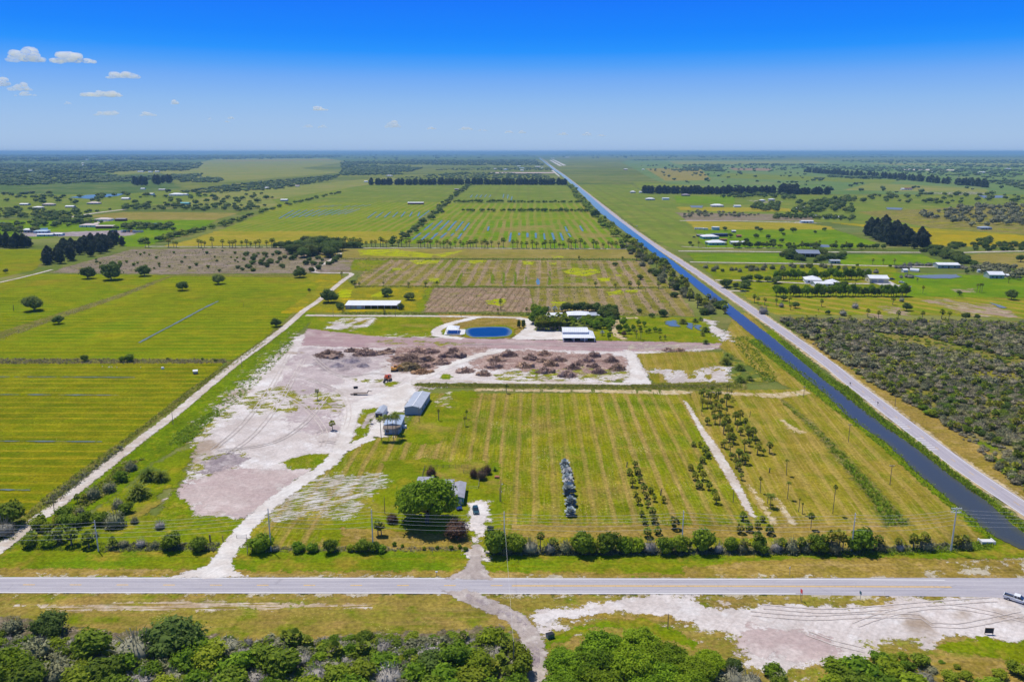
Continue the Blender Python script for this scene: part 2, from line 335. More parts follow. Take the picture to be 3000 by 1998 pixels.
G('m_vivid', [C(116,148,18), C(102,138,16), C(134,152,26)], 70, streak=[(8, .35, C(140,150,34), 3, 90)], tex=.8, edge=(3, 8, .06))
G('m_orange_field', [C(178,158,22), C(156,148,34), C(190,160,14)], 90, streak=[(170, .5, C(146,146,40), 5, 120)], tex=.9, edge=(5, 14, .05))
G('m_furrow_right', [C(140,146,24), C(120,140,16), C(164,148,50)], 40, stripes=[(128, 17, .8, C(186,156,70), .3)], streak=[(128, .5, C(178,154,70), 1.6, 40)], tex=.9, edge=(3, 7, .08))
G('m_spoil', [C(184,158,140), C(166,140,118), C(206,188,170)], 14, streak=[(128, .5, C(140,134,60), 3, 30)], tex=.9, edge=(2.5, 9, .12), cover=(6, .4, .55, 5, 128))
G('m_concrete', [C(224,218,214), C(206,200,196)], 6, tex=.25, edge=(.05, .05, .5))
G('m_mowed_brown', [C(150,138,60), C(160,144,80), C(132,134,44)], 60, streak=[(4, .5, C(170,150,96), 3, 90)], tex=.9, edge=(3, 8, .08))

def water(name, deep, shallow=None, rough=.06, bump=.5, edge=(.3, .8, .3), spec=.5):
    t = NT(name); P = t.pos(); d = t.attr('d')
    col = deep if shallow is None else t.mix(t.step(t.math('ADD', d, t.math('MULTIPLY', t.math('SUBTRACT', t.noise(P, .25, 5), .5), 3)), .2, 3.4), shallow, deep)
    p = t.bsdf(col, rough, spec); bn = t.n('ShaderNodeBump'); bn.inputs['Strength'].default_value = bump; bn.inputs['Distance'].default_value = .03
    t.put(bn.inputs['Height'], t.noise(P, 1.6, 4)); t.t.links.new(bn.outputs[0], p.inputs['Normal'])
    nn = t.noise(P, edge[2], 5, .65)
    a = t.step(t.math('ADD', d, t.math('MULTIPLY', t.math('SUBTRACT', nn, .5), edge[1] * 2)), -.05, .05)
    tr = t.n('ShaderNodeBsdfTransparent'); mx = t.n('ShaderNodeMixShader'); t.put(mx.inputs[0], a)
    t.t.links.new(tr.outputs[0], mx.inputs[1]); t.t.links.new(p.outputs[0], mx.inputs[2])
    MATS[name] = t.out(mx.outputs[0]); return MATS[name]
water('m_canal', C(72,76,76,1.2), C(84,84,60,1.2), .04, .07, (.3,1.7,.22), .62)
water('m_pond', C(0,60,112,1.2), C(120,136,120,1.2), .1, .3, (.4, .6, .4), .3)
water('m_ditchwater', C(122,140,140,1.4), None, .35, .3, (.5, 1.6, .1), .12)
water('m_bluewater', C(104,146,176,1.4), None, .35, .3, (.8, 1.6, .06), .15)
water('m_greypond', C(132,142,150,1.4), None, .35, .3, (.8, 7, .05), .12)
water('m_shallow', C(110,132,140,1.3), C(120,130,90,1.3), .12, .3, (1.0, 4, .15))

def asphalt(name, c0, c1, wear, ang, crack=True):
    t = NT(name); P = t.pos(); ac = t.attr('across')
    col = t.mix(t.step(t.noise(t.mapv(P, -R(ang), (.05, .6, 1)), 1.0, 5, .6), .3, .7), c0, c1)
    # wheel tracks worn smooth and pale, darker oil line between them
    w1 = t.math('ABSOLUTE', t.math('SUBTRACT', t.math('ABSOLUTE', ac), .46))
    tr = t.math('MULTIPLY', t.step(w1, .30, .0), .0)
    w2 = t.math('ABSOLUTE', t.math('SUBTRACT', t.math('ABSOLUTE', w1), .2))
    col = t.mix(t.math('MULTIPLY', t.step(w2, .10, .0), .5), col, wear)
    g = t.math('MULTIPLY_ADD', t.math('SUBTRACT', t.noise(P, 2.5, 5, .8), .5), .5, 1.0)
    v = t.n('ShaderNodeCombineXYZ'); [t.put(v.inputs[i], g) for i in range(3)]
    col = t.mix(1.0, col, v.outputs[0], 'MULTIPLY')
    if crack:
        vo = t.n('ShaderNodeTexVoronoi', feature='DISTANCE_TO_EDGE'); t.put(vo.inputs['Vector'], t.mapv(P, -R(ang), (.06, .35, 1))); vo.inputs['Scale'].default_value = 1
        col = t.mix(t.math('MULTIPLY', t.step(vo.outputs['Distance'], .012, .0), .25), col, C(120,116,124))
    sh = t.bsdf(col, .85, .2).outputs[0]
    a = t.step(t.math('ADD', t.attr('d'), t.math('MULTIPLY', t.math('SUBTRACT', t.noise(P, .8, 4), .5), .25)), -.06, .06)
    x = t.n('ShaderNodeBsdfTransparent'); mx = t.n('ShaderNodeMixShader'); t.put(mx.inputs[0], a)
    t.t.links.new(x.outputs[0], mx.inputs[1]); t.t.links.new(sh, mx.inputs[2]); MATS[name] = t.out(mx.outputs[0])
asphalt('m_asphalt', C(196,190,196), C(180,175,184), C(212,208,210), 0)
asphalt('m_asphalt_canal', C(194,186,194), C(180,172,182), C(208,202,206), 88)
def paint(name, c, worn=.5):
    t = NT(name); P = t.pos()
    sh = t.bsdf(c, .7, .2).outputs[0]; a = t.step(t.noise(P, 1.8, 5, .75), worn - .14, worn + .1)
    x = t.n('ShaderNodeBsdfTransparent'); mx = t.n('ShaderNodeMixShader'); t.put(mx.inputs[0], a)
    t.t.links.new(x.outputs[0], mx.inputs[1]); t.t.links.new(sh, mx.inputs[2]); MATS[name] = t.out(mx.outputs[0])
paint('m_white_line', C(250,248,244), .30); paint('m_yellow_line', C(244,200,112), .40)

# ------------------------------------------------------------------ ground sheets
def zl(i): return .0012 * i
xs = np.concatenate([-np.geomspace(40000, 60, 34), [0], np.geomspace(60, 40000, 34)])
ys = np.concatenate([[-1500, -400, 0], np.geomspace(60, 41000, 60)])
gx, gy = np.meshgrid(xs, ys); idx = np.arange(gx.size).reshape(gx.shape)
tag(mesh_obj('ground', np.stack([gx.ravel(), gy.ravel(), np.zeros(gx.size)], -1),
    np.stack([idx[:-1, :-1], idx[:-1, 1:], idx[1:, 1:], idx[1:, :-1]], -1).reshape(-1, 4), MATS['m_ground']), kind='structure')
def P(cr, *pts): return [cr(x, y) for x, y in pts]
M = MATS
zc = [0]; ZS = .0012
def lay(name, poly, mat, far=0, **k):
    zc[0] += 1
    return patch(name, poly, M[mat], ZS * zc[0], **k)
# --- far country (large sheets, farthest first)
lay('woodland_floor', P(D, (-900,353),(2300,350),(3400,352),(3400,362),(2354,363),(1700,362),(1300,358),(1250,368),(690,372),(560,392),(330,395),(0,395),(-900,395)), 'm_far_wood_floor', 1, margin=150, N=140)
lay('pasture', P(r6, (-330,85),(2400,110),(3200,120),(3200,300),(2355,330),(1700,330),(1000,330),(0,275),(-190,235),(-420,110)), 'm_far_pasture', 1, margin=80, N=120)
for pl, mt in [(((-100,100),(900,97),(1050,116),(-40,124)), 'm_pale_field'), (((300,182),(1500,232),(1420,256),(250,214)), 'm_olive_field'), (((1200,112),(2400,118),(2400,136),(1500,130)), 'm_pale_field'), (((-260,150),(120,150),(200,232),(-120,236)), 'm_mowed_brown'), (((1300,250),(2100,292),(2100,318),(1100,300)), 'm_pale_field'), (((-380,88),(700,78),(700,88),(-360,98)), 'm_far_wood_floor')]:
    lay('pasture', P(r6, *pl), mt, 1, margin=60)
lay('pasture', P(r4, (1500,85),(2250,80),(2400,105),(2080,150),(2355,180),(1400,255),(1100,180),(1150,150)), 'm_pale_field', 1, margin=80)
lay('pasture', P(r4, (440,255),(880,250),(1300,275),(700,330),(380,330)), 'm_pale_field', 1, margin=40)
lay('pasture', P(r4, (1250,320),(1700,300),(2355,240),(2700,210),(2900,265),(2355,320),(1880,430),(880,400)), 'm_pale_field', 1, margin=30)
lay('woodland_floor', P(D, (-500,395),(330,393),(420,430),(300,470),(170,500),(-500,510)), 'm_far_wood_floor', 1, margin=30)
lay('pasture', P(r4, (-600,320),(450,330),(850,330),(1180,300),(1500,340),(850,440),(450,490),(-600,460)), 'm_olive_field', 1, margin=20)
lay('pasture', P(r4, (590,480),(860,450),(1650,458),(1480,508),(880,505)), 'm_mowed_brown', 1)
lay('pasture', P(r4, (-400,510),(250,510),(560,500),(880,506),(1490,506),(1390,568),(1000,690),(880,690),(600,600),(250,640),(-400,600)), 'm_vivid', 1)
lay('yard', P(r4, (130,590),(420,590),(900,575),(970,590),(880,615),(420,620),(180,620)), 'm_grey_soil', 1)
for pl, mt in [(((-400,205),(300,195),(420,215),(60,235),(-400,240)), 'm_olive_field'), (((700,170),(1350,150),(1450,165),(800,195)), 'm_pale_field'), (((0,130),(700,118),(900,128),(100,142)), 'm_olive_field'), (((1500,95),(2300,88),(2300,96),(1600,104)), 'm_mowed_brown')]:
    lay('pasture', P(r4, *pl), mt, 1, margin=40)
# left blocks behind the palm row
lay('field', P(r5, (-480,365),(-100,310),(190,262),(885,258),(720,385),(0,392),(-430,395)), 'm_olive_field', 1, margin=20)
lay('field', P(r5, (-640,500),(-480,430),(-430,388),(0,388),(705,385),(550,502)), 'm_far_green', 1, margin=15)
lay('field', P(r5, (-870,590),(-640,498),(550,500),(460,588)), 'm_far_green', 1, margin=10)
lay('field', P(r5, (-1250,690),(-1030,640),(-870,585),(465,586),(375,665),(-200,672)), 'm_gold_field', 1, margin=10)
# centre blocks between palm row and canal
lay('field', P(r5, (895,262),(1565,262),(1600,322),(820,322)), 'm_olive_field', 1, margin=15)
lay('field', P(r5, (820,320),(1600,320),(1660,394),(735,394)), 'm_olive_field', 1, margin=10)
lay('field', P(r5, (735,392),(1660,392),(1715,450),(680,450)), 'm_far_green', 1, margin=10)
lay('field', P(r5, (680,450),(1715,450),(1785,506),(605,506)), 'm_far_green', 1, margin=8)
lay('field', P(r5, (605,504),(1785,504),(1870,592),(490,590)), 'm_wet_green', 1, margin=8)
lay('field', P(r5, (490,590),(1870,592),(1990,702),(1200,700),(395,668)), 'm_wet_green', 1, margin=6)
# right of the canal
lay('pasture', P(r6, (-350,240),(1000,335),(2355,330),(2900,330),(2900,520),(2355,610),(1640,560),(960,520),(0,512),(-200,400)), 'm_olive_field', 1, margin=30)
lay('pasture', P(r5, (1612,262),(2000,262),(2420,500),(2500,715),(2285,712),(2130,628),(1885,445)), 'm_olive_field', 1, margin=8)
lay('woodland_floor', P(r6, (1200,450),(2355,400),(2900,400),(2900,620),(2355,605),(1700,560),(1400,500)), 'm_scrub_floor', 1, margin=20)
lay('pasture', P(r6, (-60,340),(360,345),(360,395),(-40,390)), 'm_vivid', 1)
lay('pasture', P(r6, (-40,415),(700,425),(900,450),(300,450),(-20,440)), 'm_gold_field', 1)
lay('brush_field', P(r6, (-50,455),(900,470),(900,512),(30,512)), 'm_grey_brush', 1)
lay('field', P(r6, (30,515),(800,525),(1010,550),(1050,575),(90,572)), 'm_gold_field', 1)
lay('field', P(r6, (90,573),(1050,573),(1340,665),(1200,700),(800,705),(170,700),(110,640)), 'm_vivid', 1)
lay('pasture', P(r6, (1000,520),(1640,560),(2355,610),(2900,640),(2900,690),(2355,690),(1720,685),(1680,600),(1240,555)), 'm_orange_field', 1)
lay('field', P(r6, (30,735),(660,735),(790,800),(90,798)), 'm_vivid', 1)
lay('field', P(r6, (1000,745),(1650,745),(1830,812),(1110,815)), 'm_vivid', 1)
lay('field', P(r6, (1900,745),(2355,735),(2900,740),(2900,860),(2355,850),(2050,800)), 'm_mowed_brown', 1)
lay('field', P(r6, (110,810),(300,815),(1450,815),(1500,890),(2355,900),(2900,920),(2900,1060),(2355,1045),(1560,1040),(1400,1035),(450,1030),(400,985),(240,925)), 'm_lawn', 1)
lay('field', P(r6, (1440,870),(2100,890),(2355,900),(2900,920),(2900,1060),(2355,1042),(1560,1035),(1500,960)), 'm_vivid', 1)
lay('field', P(r6, (380,1010),(500,1035),(1550,1035),(2355,1048),(2900,1060),(2900,1220),(2355,1185),(1600,1160),(660,1160),(560,1120)), 'm_furrow_right', 1)
lay('scrub_floor', P(D, (1785,728),(2100,735),(2354,740),(2800,745),(2800,1420),(2354,1140),(2160,980),(1980,880),(1860,790)), 'm_scrub_floor', 0, margin=8)
lay('verge', P(r3, (560,-60),(680,0),(880,150),(1120,310),(1350,470),(1760,720),(1760,880),(1300,605),(1050,415),(770,200),(525,10)), 'm_tan_grass', 0, N=170)
lay('bare_soil', P(r6, (1640,1060),(1800,1050),(2250,1130),(2320,1180),(2000,1170),(1800,1100)), 'm_spoil', 0)
lay('bare_soil', P(r6, (1330,1095),(1500,1110),(1560,1165),(1420,1150)), 'm_spoil', 0)
lay('bare_soil', P(r6, (2020,1080),(2120,1090),(2330,1180),(2240,1180)), 'm_spoil', 0)
lay('bare_soil', P(r6, (1260,1150),(1370,1160),(1380,1190),(1290,1180)), 'm_spoil', 0)
lay('bare_soil', P(r6, (1860,985),(2010,980),(1990,1005),(1880,1005)), 'm_spoil', 0)
# --- left side
lay('field', P(r4, (-900,705),(290,708),(290,790),(240,850),(0,905),(-900,1000)), 'm_left_pasture', 0)
lay('brush_field', P(r4, (340,870),(560,800),(920,710),(1560,700),(2355,705),(2560,760),(2400,870),(1200,880)), 'm_grey_brush', 0)
lay('field', P(r4, (-900,1080),(0,935),(250,878),(1170,888),(1040,940),(850,1010),(400,1160),(0,1305),(-900,1600)), 'm_left_pasture', 0)
lay('field', P(r4, (-900,1620),(0,1318),(420,1170),(860,1020),(1060,945),(1180,890),(2330,905),(2200,1010),(2050,1120),(1900,1260),(1640,1475),(-900,1480)), 'm_left_pasture', 0)
lay('field', P(D, (-500,832),(515,831),(478,880),(330,985),(235,1065),(90,1165),(-60,1240),(-500,1500)), 'm_left_field', 0)
lay('ditch_bank', P(D, (-500,826),(515,826),(525,834),(-500,840)), 'm_rough', 0, N=160)
lay('ditch_bank', P(r4, (-100,1310),(400,1150),(860,1005),(1050,930),(1190,885),(2330,878),(2330,905),(1200,893),(1060,950),(870,1030),(420,1185),(-100,1360)), 'm_rough', 0, N=160)
lay('ditch_bank', P(r1, (1220,-10),(1240,0),(900,235),(640,420),(440,590),(200,790),(0,960),(-30,930),(200,720),(420,560),(640,400),(880,215)), 'm_rough', 0, N=160)
lay('ditch_bank', P(r4, (1640,1480),(1900,1265),(2090,1110),(2200,1010),(2330,905),(2360,900),(2215,1020),(2110,1115),(1920,1275),(1700,1470)), 'm_rough', 0, N=150)
lay('verge', P(r1, (1245,5),(1345,-10),(1100,240),(960,400),(840,480),(700,560),(560,690),(430,770),(130,890),(0,1000),(200,800),(640,440),(900,240)), 'm_lush', 0, N=160)
lay('verge', P(r4, (1830,1380),(2100,1150),(2200,1085),(2170,1180),(2000,1342)), 'm_lush', 0, N=100)
# --- blocks north of the pond property
lay('field', P(r5, (10,705),(2060,708),(2080,772),(-60,770),(-200,760)), 'm_mowed_brown', 0)
lay('field', P(r5, (40,775),(2090,788),(2290,968),(90,958),(150,870)), 'm_mixed_bed', 0)
lay('field', P(r5, (90,780),(330,785),(180,862),(60,850)), 'm_lawn', 0)
lay('field', P(r5, (-280,880),(0,880),(80,960),(640,965),(560,1140),(-420,1150),(-150,960)), 'm_olive_yellow', 0)
lay('field', P(r5, (635,975),(1300,975),(1340,1140),(555,1142)), 'm_brown_bed', 0)
lay('field', P(r5, (1300,975),(2290,978),(2370,1060),(2440,1170),(1340,1150)), 'm_mixed_bed', 0)
lay('path', P(r5, (590,975),(632,975),(560,1142),(495,1142)), 'm_lawn', 0)
for pl in [((110,712),(380,708),(640,745),(620,766),(300,755),(130,750)), ((640,745),(860,712),(700,765)), ((465,785),(690,780),(660,805),(520,812)), ((345,838),(420,836),(410,852),(350,852)),
           ((870,783),(1000,785),(980,806),(890,806)), ((1245,790),(1335,790),(1320,815),(1260,812)), ((1425,797),(1490,798),(1480,814),(1435,814)), ((1450,755),(1540,755),(1530,768),(1460,768)),
           ((1530,860),(1600,838),(1760,845),(1790,870),(1690,895),(1560,880)), ((1765,905),(1860,905),(1850,928),(1790,928)), ((605,908),(680,908),(670,932),(610,932)), ((1885,880),(1940,880),(1930,893),(1890,893)),
           ((995,1062),(1060,1060),(1060,1090),(1000,1086)), ((1045,1050),(1130,1048),(1130,1085),(1100,1105),(1060,1095)), ((1830,1005),(1920,990),(1950,1010),(1850,1028)), ((1960,990),(2050,988),(2040,1010),(1970,1012)), ((1445,1072),(1550,1070),(1540,1092),(1460,1096)), ((930,1020),(960,1018),(958,1032),(935,1034)),
           ((0,985),(80,990),(60,1040),(-60,1045)), ((300,990),(360,1000),(320,1040),(180,1040))]:
    lay('flower_patch', P(r5, *pl), 'm_flower_yellow', 0, N=50)
for (x, y0, y1, w) in [(1045,885,948,24), (1122,875,958,20), (1202,870,952,18), (1277,900,950,12), (1437,870,958,24)]:
    lay('wet_swale', P(r5, (x-6-(1350-x)*.03,y0-18),(x+w*.3,y0),(x+w*.5,y1-20),(x+w*.4,y1),(x-w*.5,y1),(x-w*.5,y1-25)), 'm_lush', 0, N=40)
lay('wet_swale', P(r5, (860,840),(838,880),(815,950),(785,952),(815,890)), 'm_lush', 0, N=40)
lay('pond', P(r5, (1352,895),(1364,905),(1368,950),(1350,955),(1345,930)), 'm_bluewater', 0, N=30)
# --- pond property
lay('lawn', P(q1, (40,110),(1990,110),(2300,120),(2400,330),(1700,340),(1200,350),(300,350),(10,300)), 'm_lawn', 0)
lay('lawn', P(q2, (1150,190),(1400,160),(1900,170),(2300,170),(2420,420),(1900,415),(1140,395)), 'm_lawn', 0)
lay('lawn', P(q2, (-400,130),(560,165),(560,260),(460,270),(430,330),(330,375),(-100,385),(-250,370)), 'm_tan_grass', 0)
lay('bare_sand', P(q1, (210,250),(250,180),(370,125),(640,128),(770,135),(680,240),(560,255),(430,250)), 'm_sand_wash', 0)
# --- the big cleared lot
G('m_track_soil', [C(226,214,207), C(212,198,190)], 6, tex=.5, edge=(.12, .25, .9))
G('m_sand_fringe', [C(224,212,200), C(204,186,170)], 9, tex=.7, edge=(6, 14, .05), cover=(3.2, .55, .60, 1.6, 30))
LOT = P(D, (672,765),(1000,770),(1300,778),(1000,890),(985,930),(915,975),(870,1010),(810,1050),(740,1090),(650,1160),(550,1215),(415,1205),(385,1150),(410,1070),(425,1000),(500,905),(580,840),(640,790))
lay('sandy_fringe', LOT, 'm_sand_fringe', 0, N=130)
lay('dirt_lot', P(D, (690,768),(1000,778),(1660,792),(1640,806),(1478,812),(1500,884),(960,890),(975,905),(945,925),(905,955),(860,985),(800,1030),(740,1060),(650,1120),(560,1196),(430,1190),(408,1150),(440,1080),(452,1000),(520,912),(600,850),(655,795)), 'm_white_sand', 0, N=170, margin=10, smooth=1)
lay('dirt_lot', P(r1, (1330,0),(1420,-40),(1500,100),(1320,300),(1180,440),(1050,470),(960,420),(1100,270),(1230,110)), 'm_white_sand', 0)
G('m_lot_dust', [C(208,192,190), C(188,170,170), C(226,214,210)], 16, streak=[(40, .5, C(176,158,158), 1.0, 24), (-15, .4, C(230,220,216), 1.2, 24)], tex=.5, edge=(5, 14, .06), cover=(16, .36, .44, 1.6, 30))
lay('soil_patch', P(q1, (-60,470),(500,470),(1000,520),(900,680),(700,760),(420,820),(260,960),(60,1000),(-160,1080),(-330,900),(-200,640)), 'm_lot_dust', 0, N=100)
lay('soil_patch', P(q1, (-100,1060),(300,1060),(420,1200),(300,1400),(100,1450),(-100,1350),(-300,1300)), 'm_lot_dust', 0, N=80)
lay('grass_patch', P(r1, (1110,240),(1330,200),(1400,280),(1350,330),(1180,340),(1130,300)), 'm_thin_grass', 0)
lay('grass_patch', P(r1, (870,470),(1010,320),(1130,260),(1080,340),(980,410),(900,480)), 'm_thin_grass', 0)
lay('grass_patch', P(r1, (1390,230),(1571,240),(1571,330),(1400,310)), 'm_thin_grass', 0)
lay('grass_patch', P(r1, (860,520),(1100,500),(1130,540),(1060,590),(880,640),(830,620)), 'm_thin_grass', 0)
lay('soil_patch', P(r1, (900,560),(1050,510),(1110,545),(1020,600),(900,625)), 'm_grey_soil', 0)
lay('grass_patch', P(r1, (1280,560),(1400,520),(1535,515),(1440,600),(1380,605)), 'm_grass_patch', 0)
lay('soil_patch', P(r1, (820,720),(870,640),(1090,588),(1410,598),(1230,790),(1080,815),(930,800),(850,780)), 'm_pink_sand', 0)
lay('soil_patch', P(q1, (120,600),(420,570),(560,560),(760,600),(700,690),(380,710),(160,690)), 'm_grey_soil', 0)
lay('soil_patch', P(q1, (0,250),(900,350),(2200,360),(2700,380),(2700,460),(1900,460),(600,470),(-60,440)), 'm_mauve_soil', 0)
lay('soil_patch', P(q2, (-300,385),(900,395),(1800,410),(2400,425),(2440,470),(1800,500),(1300,505),(300,480),(-400,460)), 'm_mauve_soil', 0)
lay('dirt_path', P(q2, (1500,425),(2420,440),(2400,490),(1900,520),(1480,500)), 'm_sand_edge', 0)
lay('grass_patch', P(q1, (720,400),(1000,375),(1500,400),(1960,420),(1700,445),(900,425)), 'm_thin_grass', 0)
lay('debris_floor', P(q1, (920,680),(1000,520),(1250,450),(1800,450),(2100,470),(1900,570),(1500,680),(1280,770),(1050,745)), 'm_debris_soil', 0)
lay('debris_floor', P(q1, (1000,470),(1900,455),(1700,560),(1100,560)), 'm_debris_soil', 0)
lay('debris_floor', P(q2, (-150,640),(100,530),(350,490),(900,520),(1300,530),(1470,580),(1430,680),(1000,740),(700,720),(400,680),(100,680)), 'm_debris_soil', 0)
lay('grass_patch', P(q2, (140,735),(300,700),(560,680),(700,700),(1050,660),(1480,690),(1500,780),(1300,800),(700,800),(200,790)), 'm_thin_grass', 0)
lay('grass_patch', P(q2, (540,685),(620,680),(600,760),(560,760)), 'm_grass_patch', 0)
lay('bare_sand', P(q2, (960,760),(1000,735),(1440,740),(1450,775),(1300,790)), 'm_sand_edge', 0)
lay('grass_patch', P(q1, (1480,815),(1560,770),(1640,765),(1670,800),(1600,830)), 'm_grass_patch', 0)
lay('grass_patch', P(q1, (500,850),(540,820),(880,830),(880,860),(700,860)), 'm_thin_grass', 0)
lay('grass_patch', P(q1, (900,900),(940,855),(1080,865),(1010,905),(930,920)), 'm_grass_patch', 0)
lay('field', P(q2, (1560,530),(2100,508),(2420,515),(2480,800),(1740,830),(1650,690)), 'm_right_field', 0)
lay('bare_sand', P(q2, (1720,700),(1840,680),(2100,690),(2350,640),(2480,660),(2500,815),(1900,815)), 'm_sand_wash', 0)
lay('grass_patch', P(r3, (180,30),(240,-40),(330,0),(420,150),(380,195),(200,195),(230,130)), 'm_thin_grass', 0)
lay('ditch_bank', P(q1, (1190,900),(1260,872),(1960,880),(2300,885),(2300,925),(1400,925)), 'm_rough', 0, N=140)
lay('ditch_bank', P(q2, (-420,825),(0,812),(1500,815),(2400,810),(2640,800),(2640,880),(1800,880),(0,868),(-420,850)), 'm_rough', 0, N=170)
# --- main field, bungalow yard, right strip along canal
lay('field', P(D, (700,1110),(830,1020),(930,985),(985,905),(1840,905),(2050,1060),(2290,1240),(2290,1262),(1120,1262),(1080,1262),(570,1262),(560,1200)), 'm_main_field', 0, N=160)
lay('field', P(D, (1575,900),(1860,895),(1990,950),(2290,1225),(2200,1262),(1840,1262),(1680,1110)), 'm_right_field', 0, N=150)
lay('field', P(D, (1655,800),(1690,720),(1720,720),(1900,880),(2330,1260),(2210,1262),(1990,1060),(1840,905),(1790,880)), 'm_right_field', 0, N=150)
lay('lawn', P(r2, (200,560),(380,540),(720,560),(760,760),(700,980),(-60,980),(-100,820),(180,640)), 'm_lawn', 0)
lay('lawn', P(q1, (1100,1480),(1330,1240),(1440,1100),(1640,960),(1960,970),(1800,1300),(1500,1568),(1100,1568)), 'm_lawn', 0)
lay('lawn', P(q1, (510,1550),(620,1180),(790,1165),(770,1250),(720,1420),(600,1560)), 'm_lawn', 0, N=60)
lay('soil_patch', P(q1, (620,1390),(700,1230),(800,1200),(770,1260),(730,1300),(660,1390)), 'm_grey_drive', 0, N=50)
lay('bare_sand', P(r2, (-330,720),(-60,620),(190,605),(170,700),(60,800),(-330,810)), 'm_sand_rows', 0)
lay('bare_sand', P(q1, (1470,1110),(1520,1000),(1640,980),(1640,1150),(1560,1160)), 'm_sand_edge', 0)
lay('tan_patch', P(r2, (0,860),(200,870),(590,900),(600,960),(0,960)), 'm_tan_grass', 0)
lay('lawn', P(r1, (760,560),(860,540),(840,640),(720,800),(500,800),(450,900),(1050,960),(1150,830),(900,800),(800,700)), 'm_grass_patch', 0, N=120)
lay('lawn', P(r1, (100,900),(440,780),(560,690),(720,560),(900,480),(830,620),(720,740),(560,900),(1000,980),(60,1000)), 'm_lawn', 0, N=120)
lay('field_track', P(q5, (0,200),(45,230),(160,420),(270,560),(420,800),(600,1160),(580,1185),(500,1080),(330,790),(170,520)), 'm_dirt_road', 0, N=160, margin=4)
lay('field_track', P(q5, (540,900),(600,960),(720,1120),(800,1270),(760,1270),(640,1080)), 'm_tracks', 0, N=100)
lay('field_track', P(q5, (780,1010),(860,1110),(1000,1310),(960,1310),(860,1180)), 'm_tracks', 0, N=100)
lay('field_track', P(q5, (800,360),(900,420),(1010,470),(960,480),(860,430)), 'm_tracks', 0, N=60)
lay('dirt_path', P(q4, (-300,112),(1400,125),(1500,135),(1380,160),(600,140),(-300,130)), 'm_tracks', 0, N=140)
lay('dirt_path', P(q5, (100,130),(760,150),(1000,120),(1050,150),(800,190),(400,160)), 'm_tracks', 0, N=100)
lay('tan_patch', P(q4, (0,1225),(1960,1230),(3000,1225),(3100,1250),(3000,1330),(0,1330)), 'm_tan_grass', 0, N=160)
for pl in [((1660,900),(1720,880),(1700,950)),]: pass
lay('rough_strip', P(q5, (770,180),(860,220),(1080,400),(1330,640),(1640,960),(1880,1230),(1640,1250),(1560,1060),(1300,740),(1060,450)), 'm_rough', 0, N=160)
# canal banks
lay('canal_bank', P(r3, (300,0),(420,-60),(590,170),(650,215),(780,350),(950,470),(1110,630),(1250,740),(1440,890),(1500,960),(1400,915),(1230,770),(1060,620),(880,460),(740,350),(600,240),(540,190)), 'm_lush', 0, N=170)
lay('canal_bank', P(r3, (420,-10),(470,0),(660,160),(760,210),(900,340),(1080,460),(1240,590),(1410,720),(1640,890),(1640,960),(1380,740),(1200,620),(1060,510),(880,380),(640,190)), 'm_lush', 0, N=170)
# --- front verges
lay('verge', P(D, (-400,1262),(500,1268),(545,1262),(1070,1268),(1115,1262),(2050,1272),(2290,1250),(2700,1300),(2700,1336),(-400,1330)), 'm_verge_north', 0, N=200)
lay('tan_patch', P(r3, (0,1040),(500,1000),(900,1000),(1571,1000),(1700,1110),(0,1090)), 'm_tan_grass', 0, N=120)
lay('tan_patch', P(r1, (-200,1045),(900,1050),(1200,1060),(2400,1060),(3142,1072),(3142,1095),(-200,1085)), 'm_tan_grass', 0, N=160)
lay('bare_sand', P(r3, (1120,1070),(1200,1030),(1330,1010),(1571,1005),(1800,1005),(1800,1110),(1500,1095),(1300,1085)), 'm_sand_edge', 0, N=100)
lay('verge', P(D, (-400,1362),(2800,1372),(2800,1600),(1240,1700),(-400,1700)), 'm_verge_front', 0, N=200)
lay('bare_sand', P(b1, (130,100),(700,95),(1600,60),(2355,80),(3200,95),(3200,130),(2300,135),(1300,145),(600,150)), 'm_verge_track', 0, N=160)
lay('thicket_floor', P(D, (-300,1425),(30,1420),(250,1455),(420,1445),(560,1480),(700,1475),(800,1460),(1000,1455),(1150,1440),(1200,1480),(1216,1570),(1216,1700),(-300,1700)), 'm_thicket_floor', 0, N=150)
lay('sandy_fringe', P(D, (1225,1395),(1430,1366),(2060,1366),(2600,1380),(2600,1520),(2200,1490),(1960,1530),(1800,1560),(1690,1545),(1690,1490),(1590,1455),(1420,1420),(1300,1450),(1240,1450)), 'm_sand_fringe', 0, N=150)
lay('sand_lot', P(D, (1235,1405),(1330,1395),(1430,1372),(1600,1368),(1600,1390),(1800,1392),(2050,1388),(2060,1372),(2354,1370),(2600,1400),(2600,1490),(2354,1480),(2200,1460),(2100,1480),(1950,1510),(1800,1545),(1700,1530),(1730,1490),(1600,1440),(1420,1405),(1300,1430),(1250,1440)), 'm_white_sand', 0, N=180, margin=8)
lay('soil_patch', P(b3, (350,160),(560,130),(900,190),(1300,180),(1560,260),(1340,250),(700,220),(380,240)), 'm_tan_grass', 0, N=90)
lay('soil_patch', P(b4, (0,860),(250,920),(480,900),(700,1050),(420,1130),(200,1090),(-200,1000)), 'm_pink_sand', 0, N=80)
lay('grass_patch', P(b4, (900,1000),(1450,980),(1640,1040),(1500,1090),(950,1080)), 'm_thin_grass', 0, N=80)
lay('grass_patch', P(b4, (1600,1040),(1720,1000),(2000,980),(2355,1010),(2700,1040),(2700,1250),(2300,1190),(2100,1130),(1800,1100)), 'm_grass_patch', 0, N=90)
lay('grass_patch', P(b4, (660,1250),(1100,1150),(1700,1120),(2355,1200),(2700,1260),(2700,1600),(500,1600),(600,1300)), 'm_tan_grass', 0, N=90)
